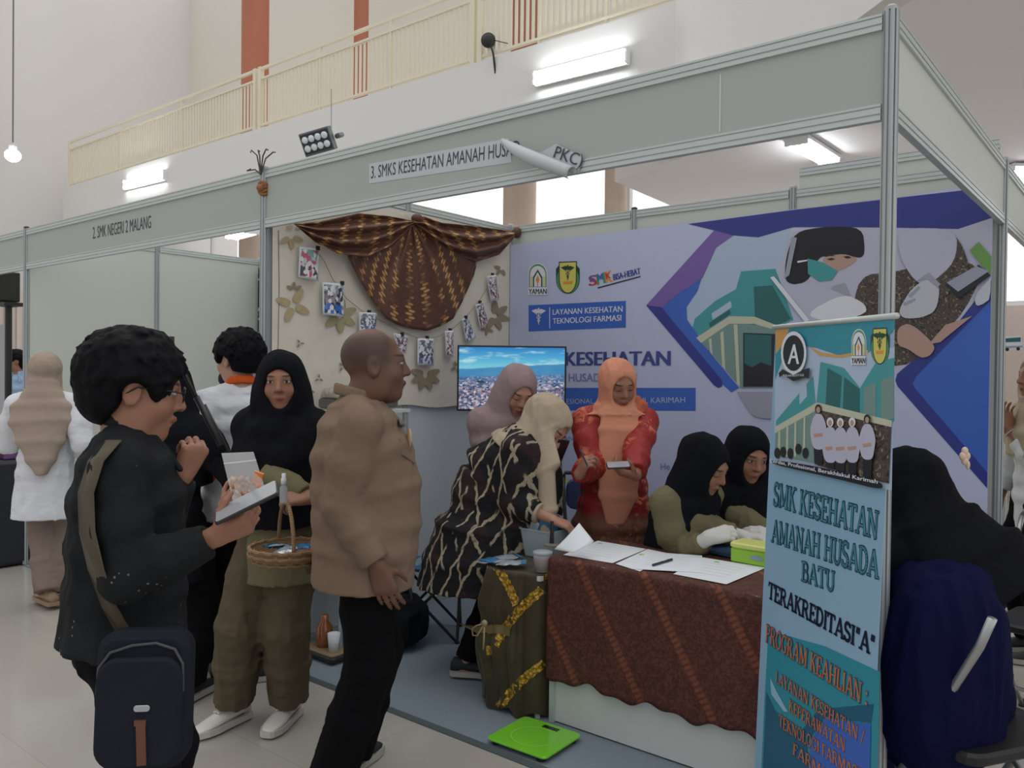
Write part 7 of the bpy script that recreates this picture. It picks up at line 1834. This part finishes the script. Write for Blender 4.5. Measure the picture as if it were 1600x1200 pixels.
# ================================================================== BEYOND THE BOOTHS
gK = G('black_white_batik'); vv = gK.vor(gK.obj, 30, 'F1'); BWB = gK.done(gK.mix(gK.step(vv, .28, .36), lin(168, 170, 172), lin(40, 42, 48)), .8)
q = MB(); q.grid(lambda u, v: V((-2.96 + .26 * u, 1.955 - .015 * math.sin(u * 22), 2.42 - (1.1 + .03 * math.sin(u * 9)) * v)), 40, 20); tag(q.build('patterned_curtain', BWB, smooth=True, solid=.002), 'black and white patterned cloth hanging in the neighbouring booth corner', 'curtain')
e0 = deep(13, 600, 7.2); e = empty('speaker_stand', V((e0.x, e0.y, 0)), 'black upright stand at the far picture edge', 'stand'); zt = deep(13, 478, 7.2).z
q = MB(); q.tube([(e0.x, e0.y, .02), (e0.x, e0.y, zt)], .028, 10); q.build('pole', BLK, e); q = MB(); q.box((e0.x, e0.y, zt + .01), (.26, .16, .03)); q.build('top_plate', BLK, e)
for k in range(3): d = Matrix.Rotation(2.1 * k, 3, 'Z') @ V((.4, 0, 0)); q = MB(); q.tube([V((e0.x, e0.y, .5)), V((e0.x, e0.y, .02)) + d], .014, 8); q.build('leg', BLK, e)
p = V((e0.x, e0.y, zt + .026)); q = MB(); q.box(p + V((-.06, -.02, .14)), (.2, .2, .26)); tag(q.build('speaker', BLK, bevel=.01), 'black box speaker on the upright stand', 'speaker')
tq = deep(-6, 760, 6.2); TBX, TBY = tq.x, tq.y
q = MB(); q.rbox((TBX, TBY, .40), (.62, .8, .78), .05); tag(q.build('dark_draped_table', plain('glitter_cloth', lin(34, 36, 44), .6, var=.5, vscale=90), bevel=.01), 'table under a dark glittery cloth at the far picture edge', 'table')
q = MB(); q.box((TBX + .16, TBY - .2, .86), (.22, .2, .13)); tag(q.build('carton', plain('red_carton', lin(206, 62, 76), .6), bevel=.004), 'red box on the dark draped table', 'box')
q = MB(); q.box((TBX + .14, TBY + .06, .83), (.24, .2, .07)); tag(q.build('carton', plain('purple_carton', lin(112, 76, 128), .6), bevel=.004), 'purple box on the dark draped table', 'box')
a = deep(-24, 640, 7.6); e = empty('grey_stand_banner', V((a.x, a.y, 0)), 'grey banner stand cut by the far picture edge', 'banner'); q = MB(); q.box((a.x, a.y, .95), (.40, .02, 1.84), Matrix.Rotation(CAM_YAW, 3, 'Z')); q.build('sheet', plain('grey_banner_print', lin(176, 180, 186), .5), e); q = MB(); q.box((a.x, a.y, .02), (.4, .3, .04), Matrix.Rotation(CAM_YAW, 3, 'Z')); q.build('base', ALU, e)
a = on(29, 545, 0, -9.0); q = MB()
for k in range(5):
    q.box((-8.99 + .001 * k, a.y - .3 + .15 * k, 1.9), (.02, .06, 1.1))
q.box((-9.02, a.y, 1.9), (.02, .9, 1.3)); e = q.build('patterned_screen', plain('pale_pink_screen', lin(206, 192, 186), .7)); tag(e, 'pale pink patterned screen beyond the farthest booth', 'screen')
q = MB(); q.box((-9.02, a.y, .62), (.05, .9, 1.24)); tag(q.build('low_partition', PANEL), 'low pale partition standing under the pink patterned screen', 'partition')
# poster with a bus and a striped panel in the booth beyond
PS = Sheet((0, 3.985, 0), (1, 0, 0), (0, 0, 1)); e = empty('bus_poster', PS.pt(3.4, 1.8), 'pale poster with a small bus picture in the booth beyond', 'poster')
q = MB(); q.prism([PS.pt(u, w) for u, w in ((3.03, .75), (3.95, .75), (3.95, 1.98), (3.03, 1.98))], (0, .002, 0)); q.build('sheet', plain('poster_pale', lin(206, 212, 220), .4), e)
layer(e, 'bus_picture', [(I_WHITE, [(1566, 526), (1596, 524), (1598, 546), (1567, 547)]), (I_TEALD, [(1568, 529), (1595, 527), (1595, 534), (1568, 535)]), (I_GREY, [(1567, 541), (1598, 540), (1598, 543), (1567, 544)]), (I_DARK, disc(1574, 546, 3, 3, 10)), (I_DARK, disc(1591, 545, 3, 3, 10))], PS, base=.002)
q = MB(); mats = [plain('stripe_brown', lin(140, 108, 96), .6), plain('stripe_pale', lin(206, 196, 186), .6)]
for k in range(12): q.slot(k % 2); q.box((3.05 + .07 * k, 3.975, 2.15), (.07, .012, .15))
tag(q.build('striped_panel', mats), 'brown and cream striped strip above the bus poster', 'panel')
